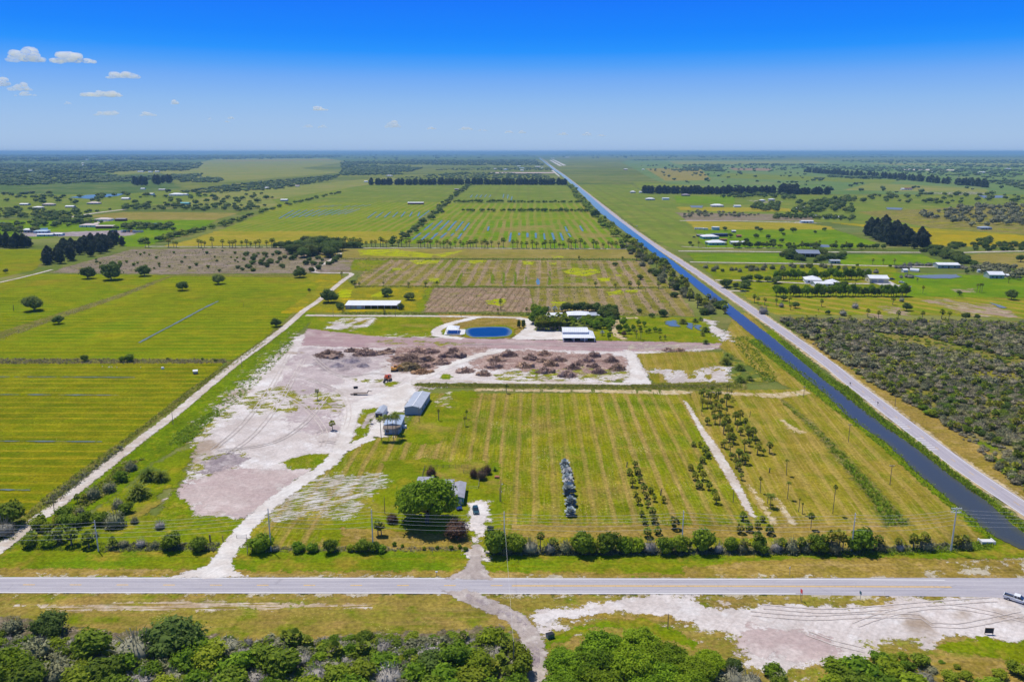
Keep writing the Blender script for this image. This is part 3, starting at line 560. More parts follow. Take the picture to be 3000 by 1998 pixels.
lay('grass_patch', P(b3, (250,480),(350,380),(520,300),(800,240),(1150,230),(1400,310),(1600,430),(1560,470),(1100,300),(700,300)), 'm_verge_north', 0, N=90)
lay('verge', P(b4, (-180,592),(900,592),(1180,600),(1225,650),(1100,690),(400,690),(-100,660)), 'm_verge_front', 0, N=120)
# ------------------------------------------------------------------ roads
zc[0] += 1
strip('road_shoulder', P(D, (-700,1344),(0,1345),(1177,1348),(2354,1354),(3000,1360)), 9.3, M['m_sand_edge'], zl(zc[0]), margin=3, kind='structure')
zc[0] += 1
RD = P(D, (-700,1346),(0,1346),(1177,1348),(2000,1350),(2354,1352.5),(3000,1357))
road = strip('road', RD, lambda t: 7.9 if t < .66 else 7.9 + (t - .66) * 10, M['m_asphalt'], zl(zc[0]), margin=.4)
lay('road_apron', P(b4, (1150,597),(2020,600),(2250,650),(2500,800),(3200,900),(3200,560),(1150,560)), 'm_grey_drive', 0, N=100, margin=2)
bpy.data.objects['road_apron'].data.materials[0] = M['m_asphalt']
zc[0] += 2
def offs(pts, o_):
    out = []
    for i, p in enumerate(pts):
        a, b = pts[max(i-1, 0)], pts[min(i+1, len(pts)-1)]; tn = (b - a).normalized(); out.append(Vector((p[0] - tn.y * o_, p[1] + tn.x * o_)))
    return out
RP = path_pts(RD, 8)
def lines(name, pts, off, w, z, mat, parent, t0=0, t1=1, dash=None):
    Pn = offs(pts, off); n = len(Pn); i0, i1 = int(t0 * (n-1)), int(t1 * (n-1)); Pn = Pn[i0:i1+1]
    V, Fq = [], []
    def quad(a, b):
        tn = (b - a).normalized(); nr = Vector((-tn.y, tn.x)) * w / 2; k = len(V)
        V.extend([(*(a - nr), z), (*(b - nr), z), (*(b + nr), z), (*(a + nr), z)]); Fq.append((k, k+1, k+2, k+3))
    if not dash:
        for a, b in zip(Pn, Pn[1:]): quad(a, b)
    else:
        on, per = dash; s = 0.0; L = [0]
        for a, b in zip(Pn, Pn[1:]): L.append(L[-1] + (b - a).length)
        def atl(q):
            for k in range(len(L) - 1):
                if L[k+1] >= q: return Pn[k].lerp(Pn[k+1], (q - L[k]) / (L[k+1] - L[k]))
            return Pn[-1]
        q = 0
        while q + on < L[-1]: quad(atl(q), atl(q + on)); q += per
    return mesh_obj(name, V, Fq, M[mat], parent)
lines('edge_line', RP, 3.5, .3, zl(zc[0]), 'm_white_line', road, 0, .80); lines('edge_line', RP, -3.5, .3, zl(zc[0]), 'm_white_line', road, 0, .70)
lines('dashed_centre_line', RP, .1, .34, zl(zc[0]), 'm_yellow_line', road, 0, .53, (3.05, 12.2))
lines('solid_centre_line', RP, .24, .26, zl(zc[0]), 'm_yellow_line', road, .53, .80); lines('solid_centre_line', RP, -.14, .26, zl(zc[0]), 'm_yellow_line', road, .53, .80)
# canal road
CR = P(hh, (650,112),(690,135),(740,180),(860,275),(1000,375)) + P(r5, (1600,262),(1850,448),(2100,638),(2355,805)) + P(r3, (525,0),(770,187),(1050,402),(1300,590),(1571,770),(1800,925))
CR = [Vector((p[0], p[1])) for p in CR]
# the road runs dead straight: fit one line
A_ = np.array([[p.x, p.y] for p in CR]); k_, c_ = np.polyfit(A_[:, 1], A_[:, 0], 1)
print('canal road slope', k_, c_, [round(float(p.x - k_ * p.y - c_), 1) for p in CR])
# piecewise line through the measured points, straight beyond
CRp = [p for i, p in enumerate(CR) if i not in (0, 1, 5)]
CRp = sorted(CRp, key=lambda p: -p.y)
far_end = Vector((CRp[0].x + (26000 - CRp[0].y) * .0228, 26000))
CRp = [far_end] + CRp
zc[0] += 1
strip('road_shoulder', CRp, 10.5, M['m_tracks'], ZS * zc[0], margin=2, step=60)
zc[0] += 1
croad = strip('road', CRp, 7.6, M['m_asphalt_canal'], ZS * zc[0], margin=.4, step=40)
zc[0] += 1
CP = path_pts(CRp[::-1], 10); CP = [p for p in CP if p.y < 900]
lines('edge_line', CP, 3.3, .24, ZS * zc[0], 'm_white_line', croad); lines('edge_line', CP, -3.3, .24, ZS * zc[0], 'm_white_line', croad)
lines('dashed_centre_line', CP, 0, .22, ZS * zc[0], 'm_yellow_line', croad, 0, 1, (3.05, 12.2))
# rumble bars across the near lane
for (cx, cy) in ((882, 275), (1045, 400), (1185, 505)):
    p = r3(cx, cy); k = min(range(len(CP) - 1), key=lambda i: (CP[i] - p.xy).length); tn = (CP[k+1] - CP[k]).normalized(); nr = Vector((-tn.y, tn.x))
    V, Fq = [], []
    for j in range(6):
        c = CP[k] + tn * (j * 2.4) + nr * 1.7; b_ = len(V)
        for u_, v_ in ((-1.4, -.22), (1.4, -.22), (1.4, .22), (-1.4, .22)):
            q = c + nr * u_ + tn * v_; V.append((q.x, q.y, ZS * zc[0]))
        Fq.append((b_, b_+1, b_+2, b_+3))
    mesh_obj('rumble_strip', V, Fq, M['m_white_line'], croad)
# ------------------------------------------------------------------ canal
Lb = P(hh, (880,318),(960,372)) + P(r5, (1562,238),(1660,330),(1790,462),(2052,662),(2280,832)) + P(r3, (350,0),(590,192),(655,243),(762,352),(940,472),(1092,622),(1240,742),(1430,900),(1571,968),(1760,1010))
Rb = P(hh, (905,312),(1000,372)) + P(r5, (1600,245),(1720,345),(1852,462),(2102,652),(2355,842)) + P(r3, (432,0),(660,190),(760,262),(900,372),(1070,492),(1220,612),(1400,742),(1571,890),(1760,1010))
far_l = Lb[0] + Vector((.0228, 1, 0)) * 9000; far_r = Rb[0] + Vector((.0228, 1, 0)) * 9000
def ribbon_between(name, L_, R_, mat, z, n=260):
    L_ = sorted(L_, key=lambda p: p.y); R_ = sorted(R_, key=lambda p: p.y)
    y0, y1 = max(L_[0].y, R_[0].y), min(L_[-1].y, R_[-1].y); ys_ = np.geomspace(y0, y1, n)
    xl = np.interp(ys_, [p.y for p in L_], [p.x for p in L_]) - .8; xr = np.interp(ys_, [p.y for p in R_], [p.x for p in R_]) + .8
    V, dd = [], []
    for i in range(n):
        for f in (0, .15, .5, .85, 1): V.append((xl[i] + (xr[i] - xl[i]) * f, ys_[i], z)); dd.append(min(f, 1 - f) * (xr[i] - xl[i]) - .8)
    Fq = np.array([[i*5 + k, i*5 + k + 1, (i+1)*5 + k + 1, (i+1)*5 + k] for i in range(n - 1) for k in range(4)])
    return tag(mesh_obj(name, np.array(V), Fq, M[mat], attrs={'d': dd}), kind='structure')
zc[0] += 1
ribbon_between('canal_water', [far_l] + Lb, [far_r] + Rb, 'm_canal', ZS * zc[0] + .12)
lay('path', P(hh, (838,308),(868,312),(948,385),(935,388)), 'm_concrete', 1, N=40)
# ------------------------------------------------------------------ lanes and yards
def path(pts, w, mat='m_dirt_road', step=6, margin=2.0, name='path'):
    zc[0] += 1
    return strip(name, pts, w, M[mat], ZS * zc[0], margin=margin, step=step)
path(P(r1, (-300,1180),(0,955),(100,880),(230,780),(340,695),(500,570),(640,460),(800,340),(950,215),(1090,100),(1225,2)) + P(r4, (1975,1240),(2100,1130),(2190,1070),(2355,935)) + P(r5, (40,905),(72,886),(58,873),(0,873)) + P(r4, (2250,873),(2168,866),(2180,840),(2290,780),(2350,735)), 4.6)
path(P(r4, (2110,1165),(2200,1166)) + P(r5, (0,1168),(560,1170),(900,1175),(1240,1182)), 5.0)
path(P(pp, (1260,80),(900,165),(600,245),(350,340),(225,440),(270,530),(500,578),(900,612)), 6.5, 'm_drive')
path(P(q2, (400,178),(480,195),(525,260),(480,310),(380,385)), 6.5, 'm_drive')
lay('yard', P(q2, (430,310),(560,300),(830,305),(845,388),(380,392)), 'm_drive')
path(P(q2, (1580,178),(1450,178),(1375,215),(1335,290),(1370,350),(1450,392)), 4.5, 'm_tracks')
lay('bare_sand', P(r6, (150,1195),(200,1200),(330,1340),(260,1345),(200,1280)), 'm_sand_wash')
lay('yard', P(q1, (500,1120),(760,1010),(1000,930),(1180,860),(1230,930),(1260,965),(1140,1080),(1115,1210),(930,1220),(900,1150),(780,1160),(620,1175),(560,1250)), 'm_drive', N=80)
path(P(r1, (985,1092),(1012,1020),(1080,925),(1150,840),(1260,740),(1400,640),(1520,560)) + P(q1, (410,1568),(480,1350),(560,1180),(760,1050),(1100,920),(1300,825),(1600,690),(1960,560)) + P(q2, (120,522),(300,490)), 5.6, 'm_drive')
path(P(r2, (-10,515),(70,470),(140,445)), 5.0, 'm_drive')
lay('yard', P(q1, (480,1590),(680,1480),(790,1310),(870,1290),(885,1360),(870,1470),(1010,1495),(760,1495),(600,1590)), 'm_drive', N=60)
lay('road_apron', P(r1, (780,1088),(950,1035),(1035,945),(1085,885),(1115,900),(1062,1000),(1078,1060),(1150,1088)), 'm_drive', N=70)
lay('driveway', P(q3, (1105,540),(1305,540),(1300,700),(1235,800),(1220,1000),(1210,1240),(1100,1240),(1110,1000),(1085,800),(1060,690)), 'm_white_sand', N=80, margin=3)
lay('road_apron', P(q3, (1115,1050),(1215,1050),(1215,1260),(1340,1440),(800,1440),(1010,1340),(1085,1220)), 'm_grey_drive', N=80, margin=3)
lay('road_apron', P(b2, (1470,-20),(1760,-20),(1900,80),(1800,110),(1620,60)), 'm_grey_drive', N=60, margin=2)
for pl in [((150,205),(330,138),(560,128),(770,165),(700,190),(420,215),(280,245),(330,280),(480,300),(440,310),(260,290)), ((250,280),(300,290),(330,330),(270,400),(255,350))]:
    lay('bare_sand', P(b3, *pl), 'm_sand_patch', N=60)
path(P(b2, (1600,-10),(1750,62),(1950,140),(2120,235),(2225,370),(2258,520),(2262,760),(2262,1100)), 5.0, 'm_grey_drive')
path(P(b2, (1650,20),(1760,68),(1950,146),(2112,238),(2215,370),(2248,520),(2252,760),(2252,1100)), .8, 'm_grey_soil', margin=1)
lay('path', P(q2, (1440,490),(1530,505),(1600,640),(1715,828),(1400,832),(1490,775),(1505,690)), 'm_drive', N=70)
path(P(q1, (1190,860),(1500,842),(1960,860)) + P(q2, (0,812),(700,816),(1500,826)), 3.6, 'm_dirt_road')
for pts, w in [(P(r6, (-20,512),(400,515),(800,525),(880,522)), 8), (P(r6, (-30,722),(300,723),(660,727),(1640,731)), 6), (P(r6, (1880,734),(2100,727),(2355,722),(2900,716)), 6),
               (P(r6, (50,797),(200,800),(800,808),(1110,818),(1540,828),(1770,832)), 5), (P(r6, (225,922),(440,925),(700,937),(850,945),(1290,947)), 4.5), (P(r6, (320,996),(440,998)), 4),
               (P(r4, (-300,985),(0,938),(240,882),(360,850)), 3), (P(r4, (1000,690),(1600,693),(2355,700)) + P(r5, (500,700),(1200,704),(2000,706)), 4), (P(r4, (420,497),(640,462),(860,434)), 10), (P(r4, (640,545),(690,520),(770,512)), 8),
               (P(r6, (-10,690),(160,700),(640,700)), 3.5), (P(r6, (1800,180),(1900,240),(1990,262)), 12)][:-1]:
    path(pts, w, 'm_dirt_road', step=20)
lay('yard', P(r6, (1310,942),(1430,930),(1480,955),(1580,965),(1560,975),(1400,965)), 'm_concrete')
lay('yard', P(r6, (690,518),(820,514),(980,530),(800,532)), 'm_sand_edge')
lay('yard', P(r6, (430,370),(560,372),(700,380),(640,395),(500,385)), 'm_sand_edge', 1)
lay('bare_sand', P(r6, (1640,305),(1760,318),(2000,312),(2160,325),(1900,335),(1700,325)), 'm_sand_edge', 1)
lay('bare_sand', P(r6, (1450,152),(1880,160),(1940,166),(1500,163)), 'm_dirt_road', 1, margin=20)
lay('bare_soil', P(r6, (310,148),(620,150),(590,168),(360,165)), 'm_brown_bed', 1, margin=15)
lay('bare_soil', P(hh, (130,335),(870,335),(880,348),(130,348)), 'm_pink_sand', 1, margin=10)
for a, b in (((858,188),(1000,258)), ((832,196),(952,262))):
    path(P(hh, a, b), 26, 'm_concrete', step=80, margin=8)
for cr, pts in [(q1, ((60,560),(300,760),(520,800),(760,760),(1000,800))), (q1, ((-200,760),(100,860),(400,1000),(480,1200),(440,1400))), (q1, ((-300,1000),(0,1180),(200,1420),(180,1600))), (r1, ((1330,60),(1230,240),(1100,400),(980,500))), (r1, ((1400,80),(1300,260),(1180,420),(1050,520))), (r1, ((1500,260),(1400,380),(1250,470),(1000,505))), (q1, ((330,1560),(160,1540),(130,1450),(230,1400),(360,1440))), (b4, ((0,760),(500,800),(1000,780),(1460,790),(1560,860),(1800,870),(2355,760))), (b4, ((900,860),(1200,760),(1700,700),(2355,820))), (b4, ((480,930),(700,1010),(980,1080))), (b4, ((100,700),(700,740),(1500,680),(2100,640))), (q2, ((-100,440),(700,425),(1500,450),(2300,455))), (q2, ((-300,430),(700,445),(1500,470),(2300,470)))]:
    for o_ in (-.9, .9): path(offs(P(cr, *pts), o_), .4, 'm_track_soil', name='tyre_track', margin=.6, step=4)
# ------------------------------------------------------------------ standing water
path(P(r4, (960,1355),(1080,1290),(1230,1212),(1380,1130),(1505,1068)), 1.5, 'm_ditchwater', name='ditch_water')
for x1, x2, y in ((-200,620,166),(-200,560,248),(-200,470,462),(-200,140,685)):
    path(P(r1, (x1,y-1),((x1+x2)/2,y),(x2,y+2)), .8, 'm_ditchwater', name='ditch_water', margin=1)
WS = [(570,577,632,528),(625,577,697,510),(680,577,744,512),(735,580,792,515),(790,582,840,518),(842,582,882,528),(490,642,550,597),(550,647,607,597),(618,642,664,597),(685,630,724,597),(757,617,776,599),(805,637,831,599),
      (1160,658,1170,597),(1227,612,1228,597),(1285,627,1283,597),(1343,632,1341,597),(1403,642,1398,599),(1472,655,1454,597),(1530,648,1511,597),(1582,624,1565,600),(1558,587,1545,553),(1666,584,1646,548),(1010,582,1017,553),
      (535,497,607,443)]
for k in range(7): WS += [(180+58*k, 494-2*k, 240+50*k, 452)]
for k in range(11): WS += [(-430+45*k, 497-k*3, -330+46*k, 440-k)]
for x, y in ((890,352),(925,352),(955,352),(988,350),(1018,352),(1115,355),(1145,360),(1172,370)): WS += [(x, y, x + (14 if x < 1100 else 6), y - 18 - (x > 1100) * 8)]
for k in range(7): WS += [(20+22*k - (k%2)*200, 420-k, 60+24*k-(k%2)*180, 408-k)]
for i, (x1, y1, x2, y2) in enumerate(WS):
    path(P(r5, (x1, y1), ((x1+x2)/2, (y1+y2)/2), (x2, y2)), 2.6 if y1 > 505 else 2.2, 'm_bluewater', step=25, margin=1.5, name='flooded_furrow')
pond = smooth_poly(P(pp, (960,400),(1020,365),(1200,340),(1700,325),(1980,335),(2090,400),(2110,470),(2060,540),(1900,575),(1400,590),(1120,590),(1000,540),(950,470)), 2)
lay('lawn', smooth_poly(P(pp, (900,400),(1000,330),(1200,300),(1700,280),(2020,295),(2150,370),(2190,470),(2120,570),(1920,605),(1400,615),(1080,610),(900,560)), 2), 'm_lawn', N=60)
lay('pond', pond, 'm_pond', N=60)
for cr, pl in [(q2, ((1840,205),(1950,205),(1985,265),(1900,262),(1850,240))), (q2, ((2060,225),(2120,230),(2110,290),(2060,270))), (q2, ((2130,240),(2200,250),(2190,300),(2140,280)))]:
    lay('puddle', P(cr, *pl), 'm_shallow', N=40)
for pl in [((1600,895),(1700,886),(1880,884),(1925,900),(1850,912),(1650,910)), ((800,672),(900,672),(1015,682),(1010,697),(860,692)), ((2100,1068),(2230,1112),(2210,1118),(2110,1080)), ((50,408),(140,410),(135,424),(60,422)),
           ((1400,420),(1520,425),(1500,438),(1410,434)), ((2040,338),(2200,338),(2260,352),(2080,358))]:
    lay('pond', P(r6, *pl), 'm_greypond', 1, N=50)
for pl in [((480,352),(600,335),(700,330),(860,326),(820,340),(620,362)), ((865,530),(1090,530),(1060,541),(880,541)), ((-100,520),(45,525),(20,540),(-100,540)), ((270,565),(330,562),(330,580),(290,582))]:
    lay('pond', P(r4, *pl), 'm_bluewater', 1, N=50)
# ------------------------------------------------------------------ foliage
def leafmat(name, dark, light, warm=None, transl=.38, tint=.35):
    t = NT(name); sh = t.attr('shade')
    rnd = t.n('ShaderNodeObjectInfo').outputs['Random']
    k = t.math('FRACT', t.math('ADD', t.attr('tint'), rnd))
    col = t.mix(sh, dark, light)
    if warm: col = t.mix(t.math('MULTIPLY', t.step(k, .45, 1.0), tint * 1.6), col, warm)
    f = t.math('MULTIPLY_ADD', t.math('FRACT', t.math('MULTIPLY', k, 7.31)), .5, .75)
    f = t.math('MULTIPLY', f, t.math('MULTIPLY_ADD', t.noise(t.pos(), .55, 3), .8, .6))
    v = t.n('ShaderNodeCombineXYZ'); [t.put(v.inputs[i], f) for i in range(3)]
    col = t.mix(1.0, col, v.outputs[0], 'MULTIPLY')
    p = t.bsdf(col, .7, .15); tl = t.n('ShaderNodeBsdfTranslucent'); t.put(tl.inputs[0], col)
    mx = t.n('ShaderNodeMixShader'); mx.inputs[0].default_value = transl
    t.t.links.new(p.outputs[0], mx.inputs[1]); t.t.links.new(tl.outputs[0], mx.inputs[2])
    MATS[name] = t.out(mx.outputs[0])
def c3(r, g, b): return (r, g, b, 1)
leafmat('m_oak', c3(.10,.185,.006), c3(.29,.45,.014), c3(.34,.42,.012))
leafmat('m_bush', c3(.095,.160,.010), c3(.30,.40,.022), c3(.38,.40,.020))
leafmat('m_bright', c3(.090,.180,.008), c3(.280,.420,.016), c3(.36,.40,.014))
leafmat('m_dark', c3(.070,.120,.020), c3(.185,.265,.044), c3(.23,.25,.05))
leafmat('m_pine', c3(.030,.050,.034), c3(.085,.115,.065), c3(.11,.11,.075))
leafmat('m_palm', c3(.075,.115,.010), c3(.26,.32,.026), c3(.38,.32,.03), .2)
leafmat('m_date', c3(0.048,0.096,0.010), c3(0.192,0.272,0.026), c3(0.272,0.272,0.032), .2)
leafmat('m_silver', c3(.22,.27,.28), c3(.48,.55,.57), c3(.52,.46,.46), .2)
leafmat('m_grey', c3(.20,.18,.155), c3(.50,.455,.41), c3(.30,.30,.14), .1)
leafmat('m_brush', c3(.22,.19,.11), c3(.46,.40,.27), c3(.36,.37,.10), .15)
leafmat('m_greygreen', c3(.12,.13,.055), c3(.30,.30,.16), c3(.26,.24,.14), .15)
leafmat('m_redbrown', c3(0.081,0.040,0.025), c3(0.196,0.109,0.063), c3(0.172,0.127,0.069), .15)
leafmat('m_far', c3(.055,.095,.035), c3(.135,.205,.065), c3(.17,.19,.07), .2)
leafmat('m_tuft', c3(.15,.19,.016), c3(.38,.43,.035), c3(.46,.38,.14), .3, .5)
leafmat('m_tuft_lush', c3(.13,.21,.010), c3(.32,.46,.022), c3(.36,.42,.03), .3)
leafmat('m_tuft_dry', c3(.24,.20,.09), c3(.50,.42,.24), c3(.26,.28,.06), .2, .5)
def bark(name, a, b):
    t = NT(name); P_ = t.pos(); col = t.mix(t.noise(t.mapv(P_, 0, (1, 1, .3)), 3.0, 5, .7), a, b)
    MATS[name] = t.out(t.bsdf(col, .9, .1).outputs[0])
bark('m_trunk', c3(.10,.08,.06), c3(.24,.20,.16)); bark('m_palmtrunk', c3(.13,.11,.09), c3(.32,.28,.24)); bark('m_deadwood', c3(.16,.11,.085), c3(.38,.27,.20))
ICO = {}
def ico(sub):
    if sub not in ICO:
        import bmesh
        bm = bmesh.new(); bmesh.ops.create_icosphere(bm, subdivisions=sub, radius=1); bm.verts.ensure_lookup_table()
        ICO[sub] = (np.array([v.co[:] for v in bm.verts]), np.array([[v.index for v in f.verts] for f in bm.faces])); bm.free()
    return ICO[sub]
def rot_rand(n, rng):
    q = rng.normal(size=(n, 4)); q /= np.linalg.norm(q, axis=1)[:, None]; w, x, y, z = q.T
    return np.stack([np.stack([1-2*(y*y+z*z), 2*(x*y-z*w), 2*(x*z+y*w)], -1), np.stack([2*(x*y+z*w), 1-2*(x*x+z*z), 2*(y*z-x*w)], -1), np.stack([2*(x*z-y*w), 2*(y*z+x*w), 1-2*(x*x+y*y)], -1)], 1)
class Mesh:
    """triangle soup with per-vertex 'shade'"""
    def __init__(s): s.V = []; s.F = []; s.S = []; s.n = 0
    def add(s, V, Fc, sh):
        V = np.asarray(V, float); s.V.append(V); s.F.append(np.asarray(Fc) + s.n); s.S.append(np.broadcast_to(sh, len(V)).astype(float)); s.n += len(V)
    def leaves(s, C_, N_, size, rng, sh, flat=.6, asp=1.5):
        """little leaf sprays: pointed quads round centre C_, roughly facing N_"""
        n = len(C_); r = rng.normal(size=(n, 3)); nn = N_ + flat * r + [0, 0, .55]; nn /= np.linalg.norm(nn, axis=1)[:, None] + 1e-9
        u = np.cross(nn, rng.normal(size=(n, 3))); u /= np.linalg.norm(u, axis=1)[:, None] + 1e-9; v = np.cross(nn, u)
        sz = size * rng.uniform(.6, 1.4, n)[:, None]
        V = np.stack([C_ - u*sz*asp*.5, C_ + v*sz*.42, C_ + u*sz*asp*.5, C_ - v*sz*.42], 1).reshape(-1, 3)
        b = np.arange(n)[:, None] * 4; Fc = np.concatenate([b + [0, 1, 2], b + [0, 2, 3]])
        s.add(V, Fc, np.repeat(np.clip(sh, 0, 1), 4))
    def get(s): return np.concatenate(s.V), np.concatenate(s.F), np.concatenate(s.S)
def leafy(seed, lobes=9, nleaf=1200, size=.06, hgt=.75, spread=.33, lr=(.17, .27), core=.82, gap=0.0):
    """crown of unit width standing on z=0"""
    rng = np.random.default_rng(seed); m = Mesh(); L = []
    for i in range(lobes):
        a = 2.4 * i + rng.uniform(0, .8); rr_ = spread * math.sqrt((i + .3) / lobes) * rng.uniform(.8, 1.1)
        rad = rng.uniform(*lr); top = 1 - (rr_ / .5) ** 2 * .55
        z = rng.uniform(.38, .95) * top * (hgt - rad * .9) ; z = max(z, rad * .75)
        L.append((rr_ * math.cos(a), rr_ * math.sin(a), z, rad, rng.uniform(-.18, .18)))
    iv, if_ = ico(2)
    for (x, y, z, r_, t) in L:
        d = 1 + .18 * np.sin(iv @ rng.normal(size=(3, 3)) * 4).prod(1)
        m.add(iv * (r_ * core * d)[:, None] * [1, 1, .85] + [x, y, z], if_, np.clip(.34 + t, 0, 1))
    wts = np.array([l[3] ** 2 for l in L]); wts /= wts.sum(); k = rng.choice(lobes, nleaf, p=wts)
    d = rng.normal(size=(nleaf, 3)); d[:, 2] = np.where(d[:, 2] < -.3 * np.abs(d[:, 0]), -d[:, 2] * .6, d[:, 2]); d /= np.linalg.norm(d, axis=1)[:, None]
    La = np.array(L); c = La[k, :3] + d * (La[k, 3] * np.where(rng.uniform(size=nleaf) < .18, rng.uniform(1.1, 1.42, nleaf), rng.uniform(.78, 1.16, nleaf)))[:, None] * [1, 1, .88]
    c[:, 2] = np.maximum(c[:, 2], .015)
    m.leaves(c, d, size, rng, .45 + La[k, 4] + rng.normal(0, .22, nleaf))
    return m.get()
def conifer(seed, nleaf=700, h=2.0, size=.13, taper=.75):
    rng = np.random.default_rng(seed); m = Mesh(); iv, if_ = ico(2)
    z = rng.uniform(0.04, 1, nleaf) ** .8; rad = .5 * np.clip(1 - z ** 3.2, 0, 1) ** .6 * (.8 + .2 * np.sin(z * 15 + rng.uniform(0, 6)))
    a = rng.uniform(0, 2*np.pi, nleaf); lump = 1 + .28 * np.sin(a * 3 + z * 9 + seed)
    rr_ = rad * lump * np.sqrt(rng.uniform(.35, 1.05, nleaf))
    c = np.stack([rr_ * np.cos(a), rr_ * np.sin(a), z * h], -1)
    n_ = np.stack([np.cos(a), np.sin(a), .5 + 0*a], -1)
    zz = (iv[:, 2] + 1) / 2; m.add(np.stack([iv[:, 0] * .36, iv[:, 1] * .36, zz * h * .88], -1), if_, .2)
    m.leaves(c, n_, size, rng, .45 + rng.normal(0, .25, nleaf), .7, 2.0)
    return m.get()
def twiggy(seed, n=170, hgt=.75, leafn=60, w=.012, leafsize=.06):
    """bare grey bush: fans of thin branches with a few leaves"""
    rng = np.random.default_rng(seed); m = Mesh()
    el_ = np.arccos(rng.uniform(.0, 1, n)) ; a = rng.uniform(0, 2*np.pi, n)
    tip = np.stack([.5 * np.sin(el_) * np.cos(a), .5 * np.sin(el_) * np.sin(a), hgt * np.cos(el_) + .06], -1) * rng.uniform(.65, 1.1, n)[:, None]
    st = tip * rng.uniform(.15, .55, n)[:, None] + rng.normal(0, .03, (n, 3)); st[:, 2] = np.abs(st[:, 2])
    dr = tip - st; sd_ = np.cross(dr, rng.normal(size=(n, 3))); sd_ /= np.linalg.norm(sd_, axis=1)[:, None]
    V = np.stack([st - sd_*w, st + sd_*w, tip + sd_*w*.4, tip - sd_*w*.4], 1).reshape(-1, 3); b = np.arange(n)[:, None] * 4
    m.add(V, np.concatenate([b + [0, 1, 2], b + [0, 2, 3]]), np.repeat(np.clip(.6 + rng.normal(0, .25, n), 0, 1), 4))
    iv, if_ = ico(2); d = 1 + .25 * np.sin(iv @ rng.normal(size=(3, 3)) * 4).prod(1)
    m.add(iv * d[:, None] * [.34, .34, hgt * .30] + [0, 0, hgt * .32], if_, .38)
    k = rng.normal(size=(leafn, 3)); k[:, 2] = abs(k[:, 2]); k /= np.linalg.norm(k, axis=1)[:, None]
    m.leaves(k * [.44, .44, hgt * .9] * rng.uniform(.6, 1.05, leafn)[:, None], k, leafsize, rng, .5 + rng.normal(0, .3, leafn))
    return m.get()
def fan_palm(seed, n=26, droop=.5, fold=7):
    """round head of fan leaves, unit width, centred on z=0"""
    rng = np.random.default_rng(seed); m = Mesh()
    for i in range(n):
        a = 2.399963 * i + rng.uniform(-.2, .2); e = math.asin(max(-.75, min(.98, 1 - 1.62 * (i + .5) / n))) + rng.uniform(-.12, .12)
        d = np.array([math.cos(a) * math.cos(e), math.sin(a) * math.cos(e), math.sin(e)]); up = np.array([0, 0, 1.0]); s_ = np.cross(d, up); s_ /= np.linalg.norm(s_) + 1e-9; n_ = np.cross(s_, d)
        r0, r1_ = .22, rng.uniform(.42, .54); V = [d * .03 - s_*.008, d * .03 + s_*.008, d * r0]
        hub = d * r0; k0 = 2; V = [d*.02 - s_*.010, d*.02 + s_*.010, hub]; Fc = [(0, 1, 2)]
        for j in range(fold + 1):
            th = (j / fold - .5) * 2.5; ln = (r1_ - r0) * (1 - .22 * abs(th))
            q = hub + (d * math.cos(th) + s_ * math.sin(th)) * ln + n_ * (.025 if j % 2 else -.02) - up * droop * ln * (.25 + .35 * abs(th))
            V.append(q)
        for j in range(fold): Fc.append((2, 3 + j, 4 + j))
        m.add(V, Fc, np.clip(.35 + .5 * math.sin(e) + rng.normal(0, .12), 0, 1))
    # dead skirt and heart
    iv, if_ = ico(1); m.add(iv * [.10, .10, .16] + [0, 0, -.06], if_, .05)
    return m.get()
def feather_palm(seed, n=16, rise=.9, leaflets=7, width=.10, length=1.0, low=-.2):
    """head of arching feather leaves, unit spread"""
    rng = np.random.default_rng(seed); m = Mesh()
    for i in range(n):
        a = 2.399963 * i + rng.uniform(-.2, .2); e = low + (rise - low) * (1 - (i + .5) / n) + rng.uniform(-.1, .1)
        hd = np.array([math.cos(a), math.sin(a), 0]); sd_ = np.array([-math.sin(a), math.cos(a), 0]); L_ = .5 * length * rng.uniform(.85, 1.1)
        pts = []; p = np.zeros(3); an = e + .45
        for k in range(leaflets + 1):
            pts.append(p.copy()); p = p + (hd * math.cos(an) + np.array([0, 0, math.sin(an)])) * L_ * 1.12 / leaflets; an -= (1.5 + .3 * rng.uniform()) / leaflets
        V, Fc = [], []
        for k in range(leaflets):
            w = width * math.sin(math.pi * (k + 1.2) / (leaflets + 1.6)); q = (pts[k] + pts[k+1]) / 2; b = len(V)
            V += [pts[k], pts[k+1], q + sd_*w + [0, 0, -w*.55] + (pts[k+1]-pts[k])*.6, q - sd_*w + [0, 0, -w*.55] + (pts[k+1]-pts[k])*.6]; Fc += [(b, b+1, b+2), (b, b+3, b+1)]
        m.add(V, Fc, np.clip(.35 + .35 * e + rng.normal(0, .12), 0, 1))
    iv, if_ = ico(1); m.add(iv * [.03, .03, .07], if_, .1)
    return m.get()
def tuft(seed, n=9, h=1.0):
    rng = np.random.default_rng(seed); m = Mesh()
    a = rng.uniform(0, 2*np.pi, n); r_ = rng.uniform(.1, .5, n); tip = np.stack([r_*np.cos(a), r_*np.sin(a), h * rng.uniform(.35, 1, n)], -1)
    b0 = tip * [.35, .35, 0]; s_ = np.stack([-np.sin(a), np.cos(a), 0*a], -1) * .16
    V = np.stack([b0 - s_, b0 + s_, tip], 1).reshape(-1, 3); m.add(V, np.arange(n)[:, None] * 3 + [0, 1, 2], np.repeat(rng.uniform(.1, 1, n), 3))
    return m.get()
